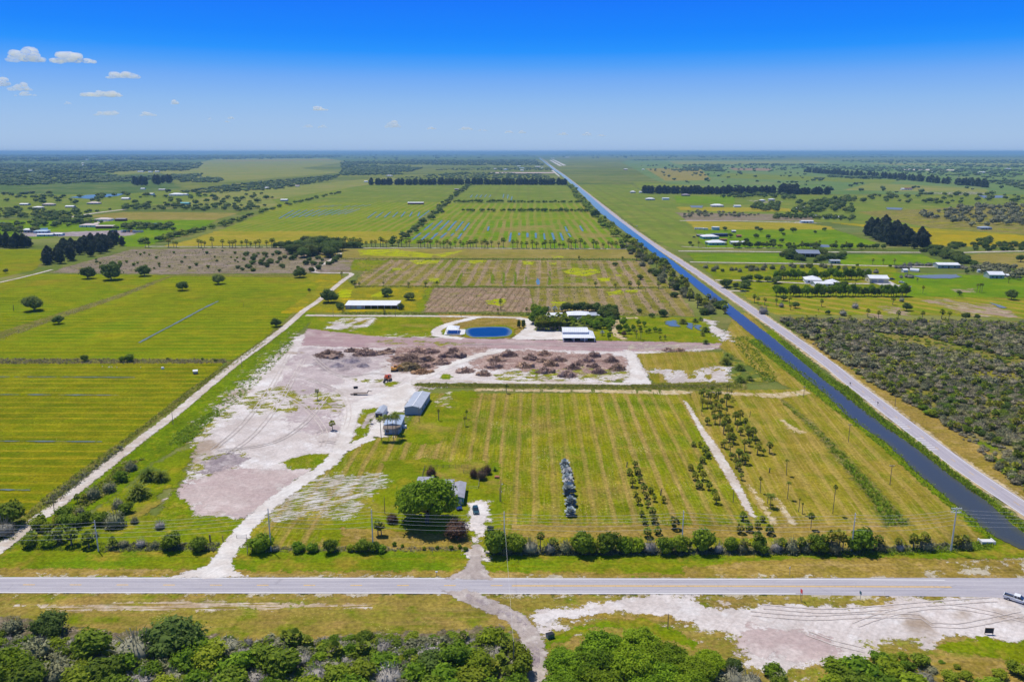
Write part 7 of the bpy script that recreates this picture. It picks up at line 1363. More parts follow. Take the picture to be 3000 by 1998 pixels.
# farm houses and sheds beyond: crop, x, y of front foot, width px, depth m, eaves, rise, ridge, roof, wall, turn, label
FH = [(rh,485,748,245,15,3.0,2.6,'hip','roof_white','turq',6,'turquoise-walled house with white hip roof, nearer of the two'),(rh,392,664,222,14,3.0,2.4,'hip','roof_white','teal',6,'teal-walled house with white hip roof, farther of the two'),(rh,518,633,215,9,3.4,.6,'u','navy','navy',3,'long dark blue shed behind the farther teal house'),(rh,765,737,195,8,2.6,1.0,'u','roof_white','grey',0,'small white-roofed shed right of the turquoise house'),(rh,252,633,92,6,2.4,.3,'mono','mauve','dark',4,'dark open lean-to left of the teal house'),
      (rh,780,642,60,5,2.4,.9,'u','brick','brick',0,'little brick-red shed in the paddock yard'),(rh,708,575,52,5,2.4,.6,'u','white','mauve',0,'little pale shed behind the brick-red one'),(rh,566,694,95,5,2.3,.4,'u','brick','brown',5,'low rust-roofed shed at the back of the turquoise house'),(rh,1735,912,300,20,3.8,2.6,'u','roof_solar','mauve',-8,'big barn with grey roof and dark open front among trees'),(rh,2105,1002,130,7,2.8,.7,'u','roof_grey','greygreen',-4,'grey-green shed under trees right of the big barn'),
      (rh,485,222,165,15,3.0,2.8,'hip','roof_white','rose',0,'white hip-roofed house beside the small blue pond'),(rh,757,226,92,9,3.0,1.2,'u','roof_white','white',0,'small white building right of the hip house by the pond'),(rh,1668,272,185,18,3.4,3.4,'hip','roof_white','tan',0,'white hip-roofed house inside the broad wood'),(rh,1835,372,112,10,3.2,1.0,'u','roof_grey','white',0,'pale grey shed below the house in the wood'),(rh,1722,442,165,9,2.8,.8,'u','roof_white','paleblue',0,'white-roofed shed at the end of the sandy lane'),
      (rh,1105,150,68,10,3.4,1.8,'hip','roof_white','grey',0,'left of two pale houses on the sandy yard'),(rh,1235,138,82,10,3.4,1.6,'hip','roof_white','grey',0,'right of two pale houses on the sandy yard'),(rh,48,72,112,14,3.2,2.2,'hip','mauve','brown',0,'dark mauve-roofed house at the foot of the windbreak'),(rh,2010,382,110,7,2.6,.8,'u','roof_white','white',0,'low white shed in the trees right of the sandy lane'),(rh,2182,382,62,7,2.6,1.4,'u','roof_white','white',0,'tiny white gabled shed in the trees right of the sandy lane'),(rh,1892,262,44,6,2.4,.8,'u','white','white',0,'tiny white hut right of the house in the wood'),
      (rr,278,642,150,15,2.9,2.6,'hip','roof_white','white',-12,'main white hip roof of the villa between tree rows'),(rr,385,676,180,9,2.6,1.4,'u','roof_white','white',4,'low front wing of the white villa between tree rows'),(rr,482,662,104,9,2.7,2.0,'hip','roof_white','dark',0,'open pavilion with white hip roof right of the villa'),(rr,925,639,178,13,4.0,2.0,'u','roof_white','cream',-6,'cream garage with white roof and grey doors'),(rr,1612,494,205,12,3.4,1.4,'u','roof_white','greygreen',-5,'grey-green shed with white roof on the far lane'),(rr,1188,532,40,5,2.2,.8,'u','white','white',0,'tiny white hut left of the round-roofed shed'),(rr,2085,594,140,11,3.4,2.2,'u','roof_white','greygreen',-5,'green shed with white gabled roof at the far right'),(rr,2202,586,36,5,2.2,.8,'u','white','mauve',0,'tiny pale hut right of the far right green shed'),(rr,1982,112,112,10,2.8,1.4,'hip','roof_blue','grey',0,'blue-roofed house against the right-hand wood'),
      (r6,1558,299,52,14,3.6,2.0,'u','dkred','white',0,'red-roofed house beside the pale sand heaps'),(r6,1522,299,24,9,3.2,1.4,'u','white','white',0,'white shed left of the red-roofed house'),(r6,2070,184,42,22,5,2.0,'u','white','white',0,'white roof far off among the right trees'),(r6,2250,158,34,22,5,2,'u','white','white',0,'far white roof near the right picture edge'),(r6,1735,181,28,16,4,2,'u','white','white',0,'small far white roof above the slanting windbreak'),
      (hh,1985,657,100,13,3.2,2.4,'hip','roof_white','grey',0,'white hip house between the two canal-side lanes'),(hh,2162,653,76,11,4.0,.8,'u','roof_white','white',0,'boxy white shed right of the canal-side hip house'),(hh,1785,574,58,12,3.4,2.2,'hip','white','grey',0,'white house among trees below the right windbreak'),(hh,1880,573,46,10,3.2,1.4,'u','white','white',0,'small white roof right of the house below the windbreak'),
      (hh,1025,166,54,40,6,2,'u','white','white',0,'far white building beside the top of the canal road'),(hh,862,178,46,34,6,2,'u','white','white',0,'far white building at the head of the pale strips'),(hh,316,312,44,22,6,3,'hip','white','white',0,'domed white roof on the far bare strip'),(hh,198,303,30,16,5,2,'u','white','white',0,'far white roof left of the domed one'),(hh,508,319,36,16,4,2,'u','white','white',0,'far white roof right of the domed one, on the bare strip'),(hh,655,202,30,28,5,2,'u','white','white',0,'far white roof in front of the plantation, right'),(hh,322,197,36,30,5,2,'u','white','white',0,'far white roof in front of the plantation, left'),(hh,1700,309,44,18,5,2,'u','white','dkred',0,'far white and red sheds on the right plain'),(hh,1902,309,24,14,4,2,'u','white','white',0,'lone far white roof on the right plain'),(hh,740,287,18,14,4,2,'u','white','white',0,'tiny white roof left of the canal among far trees'),(hh,470,271,40,14,4,2,'u','white','white',0,'far pale roof behind the windbreak, upper'),(hh,505,293,60,12,4,2,'u','paleblue','white',0,'far pale blue roof behind the windbreak, lower'),(hh,690,277,58,12,4,2,'u','white','rose',0,'far pale roof behind the windbreak, right'),
      (r5,512,399,108,13,3.4,1.2,'u','roof_white','dkred',0,'long white-roofed red shed alone in the green fields'),(r5,796,303,30,9,3.4,1.4,'u','mauve','dark',0,'small dark shed beside the tree line'),(r5,330,207,44,16,4,2,'hip','white','grey',0,'white house behind the left end of the windbreak'),(r5,168,247,24,12,3.4,1.6,'u','white','white',0,'little white roof left of the windbreak'),
      (lf,655,349,150,13,3.4,1.9,'hip','rose','tan',0,'tan-walled house with pale hip roof among the left houses'),(lf,500,386,120,14,2.4,1.8,'hip','white','tan',0,'low pale hip roof left of the tan-walled house'),(lf,1275,326,155,16,2.6,2.6,'hip','rose','grey',0,'wide pale hip roof in the middle of the left houses'),(lf,955,373,112,12,2.6,1.5,'u','white','grey',0,'white gabled house between two hip-roofed left houses'),(lf,325,341,112,12,2.6,1.5,'u','white','grey',0,'pale house half hidden by trees at the far left'),(lf,1722,264,98,14,3,2,'u','white','rose',0,'white gabled house right of the left pond'),(lf,2048,202,116,15,4,1.2,'u','white','paleblue',0,'square white barn right of the left pond'),(lf,1965,123,52,12,3,1.4,'u','white','white',0,'small white roof along the far left road'),(lf,2230,136,86,12,3,1.2,'u','white','brown',0,'low white barn beyond the square one'),
      (lf,1408,558,208,16,2.8,2.2,'hip','rose','white',0,'wide white hip roof behind the red barns'),(lf,1195,642,205,15,2.8,2.2,'hip','rose','white',0,'wide white hip roof left of the red barns'),(lf,1655,559,140,9,3.6,.5,'mono','mauve','dkred',0,'small dark red barn at the paddock corner'),(lf,1445,661,242,11,3.6,1.0,'u','rose','dkred',4,'long dark red barn with pale roof'),(lf,395,718,136,13,4,1.2,'u','white','grey',0,'white shed behind the left pines, topmost'),(lf,552,726,180,10,2.8,.8,'mono','paleblue','paleblue',-3,'pale blue metal roof behind the left pines'),(lf,615,769,205,10,2.6,.8,'u','white','paleblue',4,'white low shed behind the left pines, nearest'),(lf,795,762,120,8,2.6,.8,'u','white','paleblue',0,'small white shed half behind the big left pines'),(lf,1358,216,52,8,3,1.4,'hip','white','white',0,'little white pavilion on the left pond'),
      (r4,1210,340,92,22,3.6,3.0,'hip','white','white',0,'large white house farthest right of the left pond'),(r4,1262,338,50,16,3.2,1.4,'u','white','white',0,'white wing right of the large far left house'),(r4,1958,377,46,11,3.2,1.4,'u','white','grey',0,'white shed beside the slanting left hedge'),(r4,1270,402,60,14,3.4,1.6,'u','turq','turq',0,'turquoise roof in front of the far left houses'),(r4,1840,291,24,10,3,1.6,'u','white','white',0,'tiny white roof in the far left wood'),(r4,2050,277,26,10,3,1.6,'u','rose','white',0,'tiny pinkish roof in the far left wood'),
      (lh,133,226,36,34,6,3,'hip','white','white',0,'far white roof at the left edge below the woods'),(lh,250,191,54,44,6,3,'u','white','white',0,'pair-like far white roof deep in the left woods'),(lh,400,243,46,30,5,2,'u','white','white',0,'middle white roof of three along the far left clearing'),(lh,343,247,38,28,5,2,'u','white','white',0,'left white roof of three along the far left clearing'),(lh,457,243,30,28,5,2,'u','white','white',0,'right white roof of three along the far left clearing'),(lh,945,164,28,50,8,3,'u','white','white',0,'far white roof alone in the dark woods, upper'),(lh,940,186,20,40,7,3,'u','white','white',0,'far white roof alone in the dark woods, lower'),(lh,988,118,24,60,9,3,'u','white','white',0,'very far white speck of a roof in the woods'),(lh,1720,260,36,24,5,2,'u','white','white',0,'far white roof beside the second wood clearing, left'),(lh,1800,257,40,24,5,2,'u','white','white',0,'far white roof beside the second wood clearing, right'),(lh,1610,256,60,20,4,2,'u','white','white',0,'far low pale roof left of the second wood clearing'),
      (ml,935,345,34,9,4.5,1.6,'u','white','brick',0,'red-walled farmhouse hidden in the dark grove'),(ml,990,322,26,8,4.0,1.4,'u','white','white',0,'white-walled house behind the red farmhouse in the grove')]
for cr, x, y, wp, d, h, ri, rg_, rm, wm, turn, lab in FH:
    p = cr(x, y); w = cr.size(p, wp); a = R(turn); u = Vector((math.cos(a), math.sin(a))); v = Vector((-u.y, u.x)); c = Vector((p.x, p.y)); A = c - u * w/2; B = c + u * w/2
    big = wp / cr.k > 22; wm_ = 'm_' + wm; ops = []
    if big: ops = [('f', .22, .9, min(1.8, w*.12), 1.1, 'window', 'm_glass'), ('f', .5, 0, 1.2, 2.1, 'door', 'm_dark'), ('f', .78, .9, min(1.8, w*.12), 1.1, 'window', 'm_glass'), ('r', .5, .9, 1.4, 1.1, 'window', 'm_glass')]
    if 'garage' in lab: ops = [('f', .24, 0, 4.2, 3.2, 'garage_door', 'm_grey'), ('f', .6, 0, 4.2, 3.2, 'garage_door', 'm_grey'), ('l', .5, 1.2, 2, 1, 'window', 'm_glass')]
    op = (.16, .98) if 'open front' in lab or 'lean-to' in lab else None
    bld('barn' if 'barn' in lab else 'shed' if 'shed' in lab or 'lean-to' in lab else 'hut' if 'hut' in lab else 'pavilion' if 'pavilion' in lab else 'garage' if 'garage' in lab else 'house', lab, A, B, B + v * d, h, ri, rg_, wm_, 'm_' + rm, .5, ops if not op else (), 'barn' if 'barn' in lab else 'shed' if 'shed' in lab or 'lean-to' in lab or 'hut' in lab else 'house', None, op, big)
def tank(cr, x, y, wp, h, lab, mt, nm='storage_tank', dome=.4):
    p = cr(x, y); r_ = cr.size(p, wp) / 2; o = thing(nm, (p.x, p.y + r_, 0), lab, 'tank'); m = MB(); m.bar((0,0,0),(0,0,h),r_,r_,20); m.build('wall', M[mt], o); m = MB(); m.bar((0,0,h),(0,0,h+dome),r_*1.06,r_*.1,20); m.build('roof', M['m_roof_white'], o)
tank(rh, 466, 541, 108, 4.2, 'round pale building with flat white cap behind the teal house', 'm_paleblue', 'round_building'); tank(rr, 1922, 536, 40, 2.6, 'round white tank on the lawn left of the far right shed', 'm_white')
p = rr(1275, 522); w_ = rr.size(p, 82); o = thing('quonset_shed', xy(p), 'white round-roofed shed above the right pond', 'shed', None, R(-35)); m = MB(); m.prism([(-w_*.3*math.cos(math.pi*i/10), .0 + w_*.34*math.sin(math.pi*i/10)) for i in range(11)], -w_*.5, w_*.5); m.build('roof', M['m_roof_white'], o); m = MB(); m.box(w_*.5, w_*.5+.05, -1.2, 1.2, 0, 2.2); m.build('door', M['m_grey'], o)
# ------------------------------------------------------------------ vehicles and machines
def carpaint(name, c): return plain(name, (*c, 1), .25, .6, .03)
carpaint('m_car_black', (.012,.014,.018)); carpaint('m_car_blue', (.012,.03,.16)); carpaint('m_car_white', (.78,.79,.80)); carpaint('m_car_teal', (.02,.07,.10)); carpaint('m_orange', (.75,.13,.03)); carpaint('m_yellow', (.80,.36,.03)); carpaint('m_red', (.75,.02,.02)); carpaint('m_bluegreen', (.02,.12,.17)); carpaint('m_silver_paint', (.45,.46,.48)); carpaint('m_lightglass', (.7,.7,.66)); carpaint('m_taillight', (.4,.01,.01))
def loft(mb, secs):
    """secs: list of (x, [(y,z)...]) profiles of equal length joined along x"""
    n = len(secs[0][1]); vs = [(x, y, z) for x, pr in secs for y, z in pr]
    fs = [(k*n + i, k*n + (i+1) % n, (k+1)*n + (i+1) % n, (k+1)*n + i) for k in range(len(secs)-1) for i in range(n)]
    return mb.add(vs, fs + [tuple(range(n))[::-1], tuple(range((len(secs)-1)*n, len(secs)*n))])
def sect(w, z0, z1, c=.12): return [(-w, z0 + .1), (-w + .05, z0), (w - .05, z0), (w, z0 + .1), (w, z1 - c), (w - c, z1), (-w + c, z1), (-w, z1 - c)]
def wheels(root, L, hw, r, mt='m_black'):
    for x in (L * .31, -L * .30):
        for s in (-1, 1):
            m = MB(); m.bar((x, s*(hw-.12), r), (x, s*(hw+.06), r), r, r, 14); wv = m.build('wheel', M['m_black'], root); m = MB(); m.bar((x, s*(hw+.06), r), (x, s*(hw+.075), r), r*.6, r*.55, 10); m.build('rim', M['m_silver_paint'], wv)
def car(p, rz, paint, label, L=4.7, hgt=1.62, group=None, name='parked_car', cat='car'):
    o = thing(name, xy(p), label, cat, group, rz); hw = .92
    m = MB(); loft(m, [(-L/2, sect(hw*.88,.45,.85)), (-L/2+.15, sect(hw*.96,.28,1.0)), (-L*.3, sect(hw,.24,1.04)), (L*.2, sect(hw,.24,1.02)), (L*.38, sect(hw*.97,.26,.92)), (L/2-.08, sect(hw*.9,.32,.8)), (L/2, sect(hw*.8,.42,.68))]); m.build('body', M[paint], o)
    m = MB(); loft(m, [(-L*.46, sect(hw*.8,.98,1.06,.03)), (-L*.36, sect(hw*.78,.98,hgt-.06)), (-L*.05, sect(hw*.78,.98,hgt)), (L*.06, sect(hw*.78,.98,hgt-.04)), (L*.22, sect(hw*.82,.98,1.05,.03))]); m.build('glasshouse', M['m_glass'], o)
    m = MB(); loft(m, [(-L*.34, sect(hw*.74,hgt-.06,hgt+.02,.03)), (L*.05, sect(hw*.74,hgt-.04,hgt+.035,.03))]); m.build('roof', M[paint], o)
    wheels(o, L, hw, .34)
    for s in (-1, 1):
        m = MB(); m.box(L/2-.12, L/2-.02, s*.62-.17, s*.62+.17, .62, .76); m.build('headlight', M['m_lightglass'], o); m = MB(); m.box(-L/2-.015, -L/2+.05, s*.62-.17, s*.62+.17, .7, .84); m.build('taillight', M['m_taillight'], o)
    return o
def face(cr, x1, y1, x2, y2):
    a, b = cr(x1, y1), cr(x2, y2); return math.atan2(b.y - a.y, b.x - a.x)
car(q3(1152,668), face(q3, 1140,615, 1158,700), 'm_car_teal', 'dark green-black car standing alone on the white drive')
car(q3(948,622), face(q3, 925,580, 975,655), 'm_car_blue', 'deep blue car tucked under the right side of the live oak')
# white pickup at the right edge
Sc = Crop(2840, 1700, 8.71); p0, p1 = Sc(985, 520), Sc(1390, 645); rz = face(Sc, 985, 520, 1390, 645)
pc = p0 + (p1 - p0).normalized() * 1.75 + Vector((-math.sin(rz), math.cos(rz), 0)) * .95; o = thing('pickup_truck', xy(pc), 'white pickup truck with open bed leaving the right edge of the road', 'truck', None, rz); hw = .98
m = MB(); loft(m, [(-2.95, sect(hw*.96,.5,.72,.04)), (-.75, sect(hw,.42,.74,.04)), (-.74, sect(hw,.42,1.14)), (1.2, sect(hw,.42,1.14)), (2.6, sect(hw*.97,.42,1.1)), (2.95, sect(hw*.9,.5,.95))]); m.build('body', M['m_car_white'], o)
m = MB(); m.box(-2.95,-.76,-hw,-hw+.12,.7,1.18); m.box(-2.95,-.76,hw-.12,hw,.7,1.18); m.box(-2.96,-2.84,-hw+.12,hw-.12,.7,1.16); m.build('bed_wall', M['m_car_white'], o); m = MB(); m.box(-2.83,-.78,-hw+.13,hw-.13,.745,.765); m.build('bed_floor', M['m_dark'], o)
m = MB(); loft(m, [(-.72, sect(hw*.86,1.12,1.74)), (.55, sect(hw*.86,1.12,1.8)), (1.35, sect(hw*.9,1.12,1.16,.02))]); m.build('glasshouse', M['m_glass'], o)
m = MB(); loft(m, [(-.74, sect(hw*.82,1.72,1.83,.04)), (.62, sect(hw*.82,1.74,1.84,.04))]); m.box(-.74,-.6,-hw*.87,hw*.87,1.13,1.75); m.box(-.05,.07,-hw*.868,hw*.868,1.13,1.75); m.build('cab_roof', M['m_car_white'], o)
wheels(o, 5.9, hw, .4)
for s in (-1, 1): m = MB(); m.box(-2.98,-2.93,s*.8-.1,s*.8+.1,.72,1.05); m.build('taillight', M['m_taillight'], o); m = MB(); m.box(.95,1.1,s*1.0-.06,s*1.08+.06,1.12,1.3); m.build('mirror', M['m_black'], o)
# small far vehicles
for cr, x, y, rz, pt, lab in [(r5,2038,552,R(88),'m_car_white','small white car driving on the far canal road'),(rh,160,645,R(5),'m_car_black','dark car parked on the drive of the teal house'),(rr,1055,606,R(10),'m_car_blue','dark blue car on the grass right of the cream garage'),(rr,1148,638,R(-30),'m_car_white','pale car on the concrete right of the cream garage')]: car(cr(x, y), rz, pt, lab)
VC = ['m_car_blue','m_navy','m_car_white','m_bluegreen','m_car_teal','m_yellow','m_car_blue']
VN = ['leftmost blue','second, dark blue','white','blue-green','dark','orange','rightmost blue']
for i, x in enumerate((1552,1600,1698,1735,1790,1832,1866)):
    p = lf(x, 714); o = thing('box_truck', xy(p), VN[i] + ' truck of the row parked in front of the left hedge', 'truck', None, R(80)); m = MB(); m.box(-3.4, 1.2, -1.15, 1.15, .9, 3.2); m.build('cargo_box', M[VC[i]], o); m = MB(); loft(m, [(1.25, sect(1.1,.5,2.4)), (2.2, sect(1.1,.5,2.3)), (2.9, sect(1.05,.5,1.4))]); m.build('cab', M[VC[(i+2) % 7]], o); wheels(o, 6.2, 1.1, .48)
def trailer(p, L, rz, mt, lab, cat='trailer', name='trailer', hgt=2.9):
    o = thing(name, xy(p), lab, cat, None, rz); m = MB(); loft(m, [(-L/2, sect(1.2,.6,hgt)), (L/2-.6, sect(1.2,.6,hgt)), (L/2, sect(1.15,.6,hgt*.7))]); m.build('body', M[mt], o); wheels(o, L, 1.15, .4); m = MB(); [m.box(L*k-.5, L*k+.5, -1.23, -1.19, 1.5, 2.2) for k in (-.3, -.05, .2)]; m.build('window', M['m_glass'], o)
trailer(lf(1908,718), 14, R(25), 'm_silver_paint', 'long grey trailer at the right end of the parked trucks')
for x, y, L, lab in [(205,534,9,'left of three white trailers beside the round pale building'),(262,536,8,'middle of three white trailers beside the round pale building'),(316,541,7,'right of three white trailers beside the round pale building')]: trailer(rh(x, y), L, R(-8), 'm_white', lab)
def digger(p, rz, paint, lab, arm, sc=1.0):
    o = thing('excavator', xy(p), lab, 'excavator', None, rz); o.scale = (sc,) * 3
    for s in (-1, 1):
        m = MB(); m.prism([(s*1.15-.3, .05), (s*1.15+.3, .05), (s*1.15+.3, .8), (s*1.15-.3, .8)], -1.7, 1.7); m.bar((-1.7, s*1.15-.3, .43), (-1.7, s*1.15+.3, .43), .38, .38, 10); m.bar((1.7, s*1.15-.3, .43), (1.7, s*1.15+.3, .43), .38, .38, 10); m.build('track', M['m_black'], o)
    m = MB(); m.bar((0,0,.75),(0,0,1.05),.7,.7,14); m.box(-1.9,.9,-1.25,1.25,1.05,2.1); m.box(-1.95,-.7,-1.2,1.2,2.1,2.45); bd = m.build('body', M[paint], o)
    m = MB(); m.box(-.4,1.2,.35,1.22,2.1,3.05); cb = m.build('cab', M['m_glass'], o); m = MB(); m.box(-.45,1.25,.3,1.27,3.05,3.15); [m.box(x-.05,x+.05,y-.05,y+.05,1.1,3.05) for x in (-.4,1.2) for y in (.33,1.24)]; m.build('cab_frame', M[paint], cb)
    a, b_, c = arm; m = MB(); m.bar((.9,-.3,1.6), a, .28, .24, 6); m.bar(a, b_, .24, .2, 6); bo = m.build('boom', M[paint], o)
    m = MB(); m.bar(b_, c, .2, .14, 6); m.build('stick', M['m_black'] if sc == 1 else M[paint], o)
    m = MB(); cx, cy, cz = c; m.prism([(cy-.5, cz), (cy+.5, cz), (cy+.5, cz-.7), (cy-.5, cz-.7)], cx-.55, cx+.3); m.bar((cx-.55, cy-.5, cz-.6), (cx-.9, cy-.5, cz-.3), .08); m.bar((cx-.55, cy+.5, cz-.6), (cx-.9, cy+.5, cz-.3), .08); m.build('bucket', M['m_black'], o)
    m = MB(); m.bar((-1.4,.7,2.45),(-1.4,.7,3.0),.09); m.build('exhaust', M['m_black'], bd)
digger(q1(928,842), R(-100), 'm_orange', 'orange excavator with its arm reaching down on the white yard', ((2.6,-.3,3.6),(4.4,-.3,2.6),(5.0,-.3,1.0)))
digger(q1(1005,738), R(8), 'm_yellow', 'yellow excavator clawing at the largest debris heap', ((2.2,-.3,3.2),(3.9,-.3,2.9),(4.4,-.3,1.4)), .95)
p = q1(620, 1008); o = thing('flatbed_trailer', xy(p), 'rusty flatbed gooseneck trailer lying across the white yard', 'trailer', None, R(2)); L_ = q1.size(p, 245)
m = MB(); m.box(-L_*.36, L_*.3, -.9, .9, .75, .95); m.box(-L_*.5, -L_*.36, -.5, .5, .35, .6); m.build('bed', M['m_brown'], o); m = MB(); m.bar((L_*.3,0,.9),(L_*.34,0,1.9),.22); m.bar((L_*.34,0,1.9),(L_*.5,0,1.7),.22,.16); m.build('gooseneck', M['m_brown'], o)
for x in (-L_*.3, -L_*.22): 
    for s in (-1, 1): m = MB(); m.bar((x, s*.75, .42), (x, s*.98, .42), .42, .42, 12); m.build('wheel', M['m_black'], o)
p = q1(556, 935); m = MB(); m.bar((-.9,-.35,.55),(.9,.3,.6),.55,.5,14); m.bar((.9,.3,.6),(1.1,.37,.62),.5,.15,14); tag(m.build('fuel_tank', M['m_black'], None, xy(p)), 'black drum tank lying on the dirt above the flatbed trailer', 'tank')
# ------------------------------------------------------------------ debris heaps
def heap(p, w, h, seed, lab, group=None, mt='m_debris', n=150):
    w *= 1.32; h *= .95; rng = np.random.default_rng(seed); m = Mesh(); iv, if_ = ico(3)
    for k in range(int(rng.integers(3, 6)) + (w > 9) * 3):
        c = np.array([rng.normal(0, .2) * w, rng.normal(0, .12) * w, 0]); r_ = rng.uniform(.16, .28) * w; d = 1 + .45 * np.sin(iv @ rng.normal(size=(3, 3)) * 6).prod(1) + .12 * rng.normal(size=len(iv))
        V = iv * d[:, None] * [r_, r_ * .8, h * rng.uniform(.35, .85)] + c; V[:, 2] = np.maximum(V[:, 2], -.05); m.add(V, if_, np.clip(.28 + rng.normal(0, .1), .1, .6) + 0 * iv[:, 0] + rng.normal(0, .12, len(iv)))
    n = int(n * max(1, w / 5)); a = rng.uniform(0, 2*np.pi, n); r_ = rng.uniform(0, 1, n) ** .6 * 1.25; c = np.stack([r_*np.cos(a)*w*.46, r_*np.sin(a)*w*.36, h * np.clip(1 - r_**1.5, 0, 1) * rng.uniform(.3, 1.15, n) + .1], -1)
    dr = rng.normal(size=(n, 3)) * [1, 1, .6]; dr /= np.linalg.norm(dr, axis=1)[:, None]; ln = rng.uniform(.6, 2.6, n)[:, None]; th = rng.uniform(.06, .22, n)[:, None]
    s_ = np.cross(dr, rng.normal(size=(n, 3))); s_ /= np.linalg.norm(s_, axis=1)[:, None]; t_ = np.cross(dr, s_); sh = np.clip(rng.beta(1.3, 1.6, n), 0, 1)
    e0, e1 = c - dr*ln/2, c + dr*ln/2
    V = np.stack([e0 + s_*th, e0 - s_*th*.5 + t_*th*.8, e0 - s_*th*.5 - t_*th*.8, e1 + s_*th*.6, e1 - s_*th*.3 + t_*th*.5, e1 - s_*th*.3 - t_*th*.5], 1).reshape(-1, 3); V[:, 2] = np.maximum(V[:, 2], .01); b = np.arange(n)[:, None] * 6
    m.add(V, np.concatenate([b + k for k in ([0,1,4],[0,4,3],[1,2,5],[1,5,4],[2,0,3],[2,3,5],[3,4,5])]), np.repeat(sh, 6))
    g = m.get(); o = mesh_obj('debris_pile', g[0], g[1], M[mt], attrs={'shade': g[2]}); o.location = xy(p); o.rotation_euler = (0, 0, rng.uniform(-.4, .4)); return tag(o, lab, 'debris pile', group)
leafmat('m_debris', c3(.20,.125,.105), c3(.62,.43,.34), c3(.50,.33,.22), .0, .5); leafmat('m_freshwood', c3(.22,.12,.06), c3(.66,.40,.22), None, .0)
for i, (x, y, w, h, lab, mt) in enumerate([(1190,610,300,62,'largest dark heap of uprooted stumps, behind the yellow excavator','m_debris'),(250,560,240,60,'leftmost dark heap of stumps at the edge of the white lot','m_debris'),(510,508,115,30,'small low heap between the two left dark ones','m_debris'),(680,545,205,72,'tall dark heap in the middle of the left row','m_debris'),(835,535,140,22,'low flat heap trailing right of the tall middle one','m_debris'),(940,508,85,32,'small heap between the middle row and the long heap','m_debris'),(1270,515,150,42,'left half of the long dark heap on the left row','m_debris'),(1410,520,160,42,'right half of the long dark heap on the left row','m_debris'),(1685,560,195,85,'heap with pale roots beside the curving white track, tallest at right','m_debris'),(1545,650,150,52,'heap just above the curving white track','m_debris'),(1170,705,250,62,'yellowish-brown heap just right of the yellow excavator','m_deadbrush'),(1312,755,150,34,'orange heap of fresh split wood below the big heap','m_freshwood'),(1400,610,130,40,'low extension at the right of the largest heap','m_debris'),(1350,690,130,36,'brown heap between fresh wood and largest heap','m_debris'),(1815,742,150,42,'brown heap below the curving white track','m_debris')]):
    if mt == 'm_deadbrush' and mt not in M: leafmat('m_deadbrush', c3(.13,.09,.04), c3(.46,.34,.16), None, .0)
    p, s = W(q1, x, y, w); heap(p, s, h / 3.92 * mpp(p) * 1.15, 400 + i, lab, None, mt, 220)
for i, (x, y, w, h) in enumerate([(300,548,125,52),(172,598,112,48),(155,660,125,54),(62,738,98,52),(520,580,112,48),(660,540,98,46),(645,605,90,26),(795,594,122,42),(720,645,98,50),(455,660,112,46),(655,710,118,46),(935,675,100,44),(890,750,122,58),(1070,605,112,50),(1135,560,98,52),(1145,660,86,44),(1195,717,102,50),(1315,604,106,50),(1375,684,118,56),(980,640,80,26)]):
    p, s = W(q2, x, y, w); heap(p, s, h / 3.364 * mpp(p) * 1.15, 430 + i, 'brown heap of uprooted stumps spread over the right cleared lot', 'stump heaps of the right lot', 'm_debris', 190)
for x, lab in ((1875, 'left of two small brown heaps on the mauve track'), (1985, 'right of two small brown heaps on the mauve track')):
    p, s = W(q2, x, 498, 82); heap(p, s, 26 / 3.364 * mpp(p), 460 + x, lab, None, 'm_debris')
def mound(cr, x, y, wp, h, seed):
    rng = np.random.default_rng(seed); p = cr(x, y); w = cr.size(p, wp); n = 28; g = np.linspace(-1, 1, n); X, Y = np.meshgrid(g, g); Z = h * np.clip(1 - X**2 - Y**2, 0, 1) ** 1.2 * (1 + .4 * np.sin(X*5 + seed) * np.cos(Y*6)) - .02
    idx = np.arange(n*n).reshape(n, n); V = np.stack([X.ravel()*w/2 + p.x, Y.ravel()*w*.42 + p.y, Z.ravel()], -1)
    o = mesh_obj('soil_mound', V, np.stack([idx[:-1,:-1], idx[:-1,1:], idx[1:,1:], idx[1:,:-1]], -1).reshape(-1, 4), M['m_grey_mound'], smooth=True); tag(o, kind='structure')
G('m_grey_mound', [C(170,156,162), C(146,132,140), C(190,180,180)], 5, tex=.8, alpha=False)
for x, y, w, h in [(340,680,190,1.6),(520,630,200,1.8),(640,680,170,1.5),(440,620,120,1.0)]: mound(q1, x, y, w, h, x)
# ------------------------------------------------------------------ poles and wires
def solve_top(xt, yt, yrow):
    Y = U(1500, yrow).y; k = (999 - yt) / F; z = (k * (Y * cp + H * sp) + H * cp - Y * sp) / (cp + k * sp); return Vector(((xt - 1500) / F * (Y * cp + (H - z) * sp), Y, 0)), z
def utility_pole(p, h, lab, mt='m_concrete', r_=.2, arm=1.4, braced=False, group=None, rz=0.0):
    o = thing('utility_pole', xy(p), lab, 'utility pole', group, rz); m = MB(); m.bar((0,0,-.1),(0,0,h),r_,r_*.62,9); m.build('pole', M[mt], o)
    if arm:
        for k, dz in enumerate((.35, 1.5) if braced else (.5,)):
            m = MB(); m.box(-arm, arm, -.07, .07, h - dz - .08, h - dz + .08); am = m.build('crossarm', M['m_white' if braced else 'm_wood'], o)
            m = MB(); [m.bar((x, 0, h - dz + .08), (x, 0, h - dz + .34), .07, .05, 6) for x in (-arm*.92, -arm*.45, arm*.45, arm*.92)]; m.build('insulator', M['m_white'], am)
        if braced: m = MB(); m.bar((arm, 0, h-1.5), (0, 0, h-.3), .05); m.bar((-arm, 0, h-1.5), (0, 0, h-.3), .05); m.build('brace', M['m_white'], o)
    return o
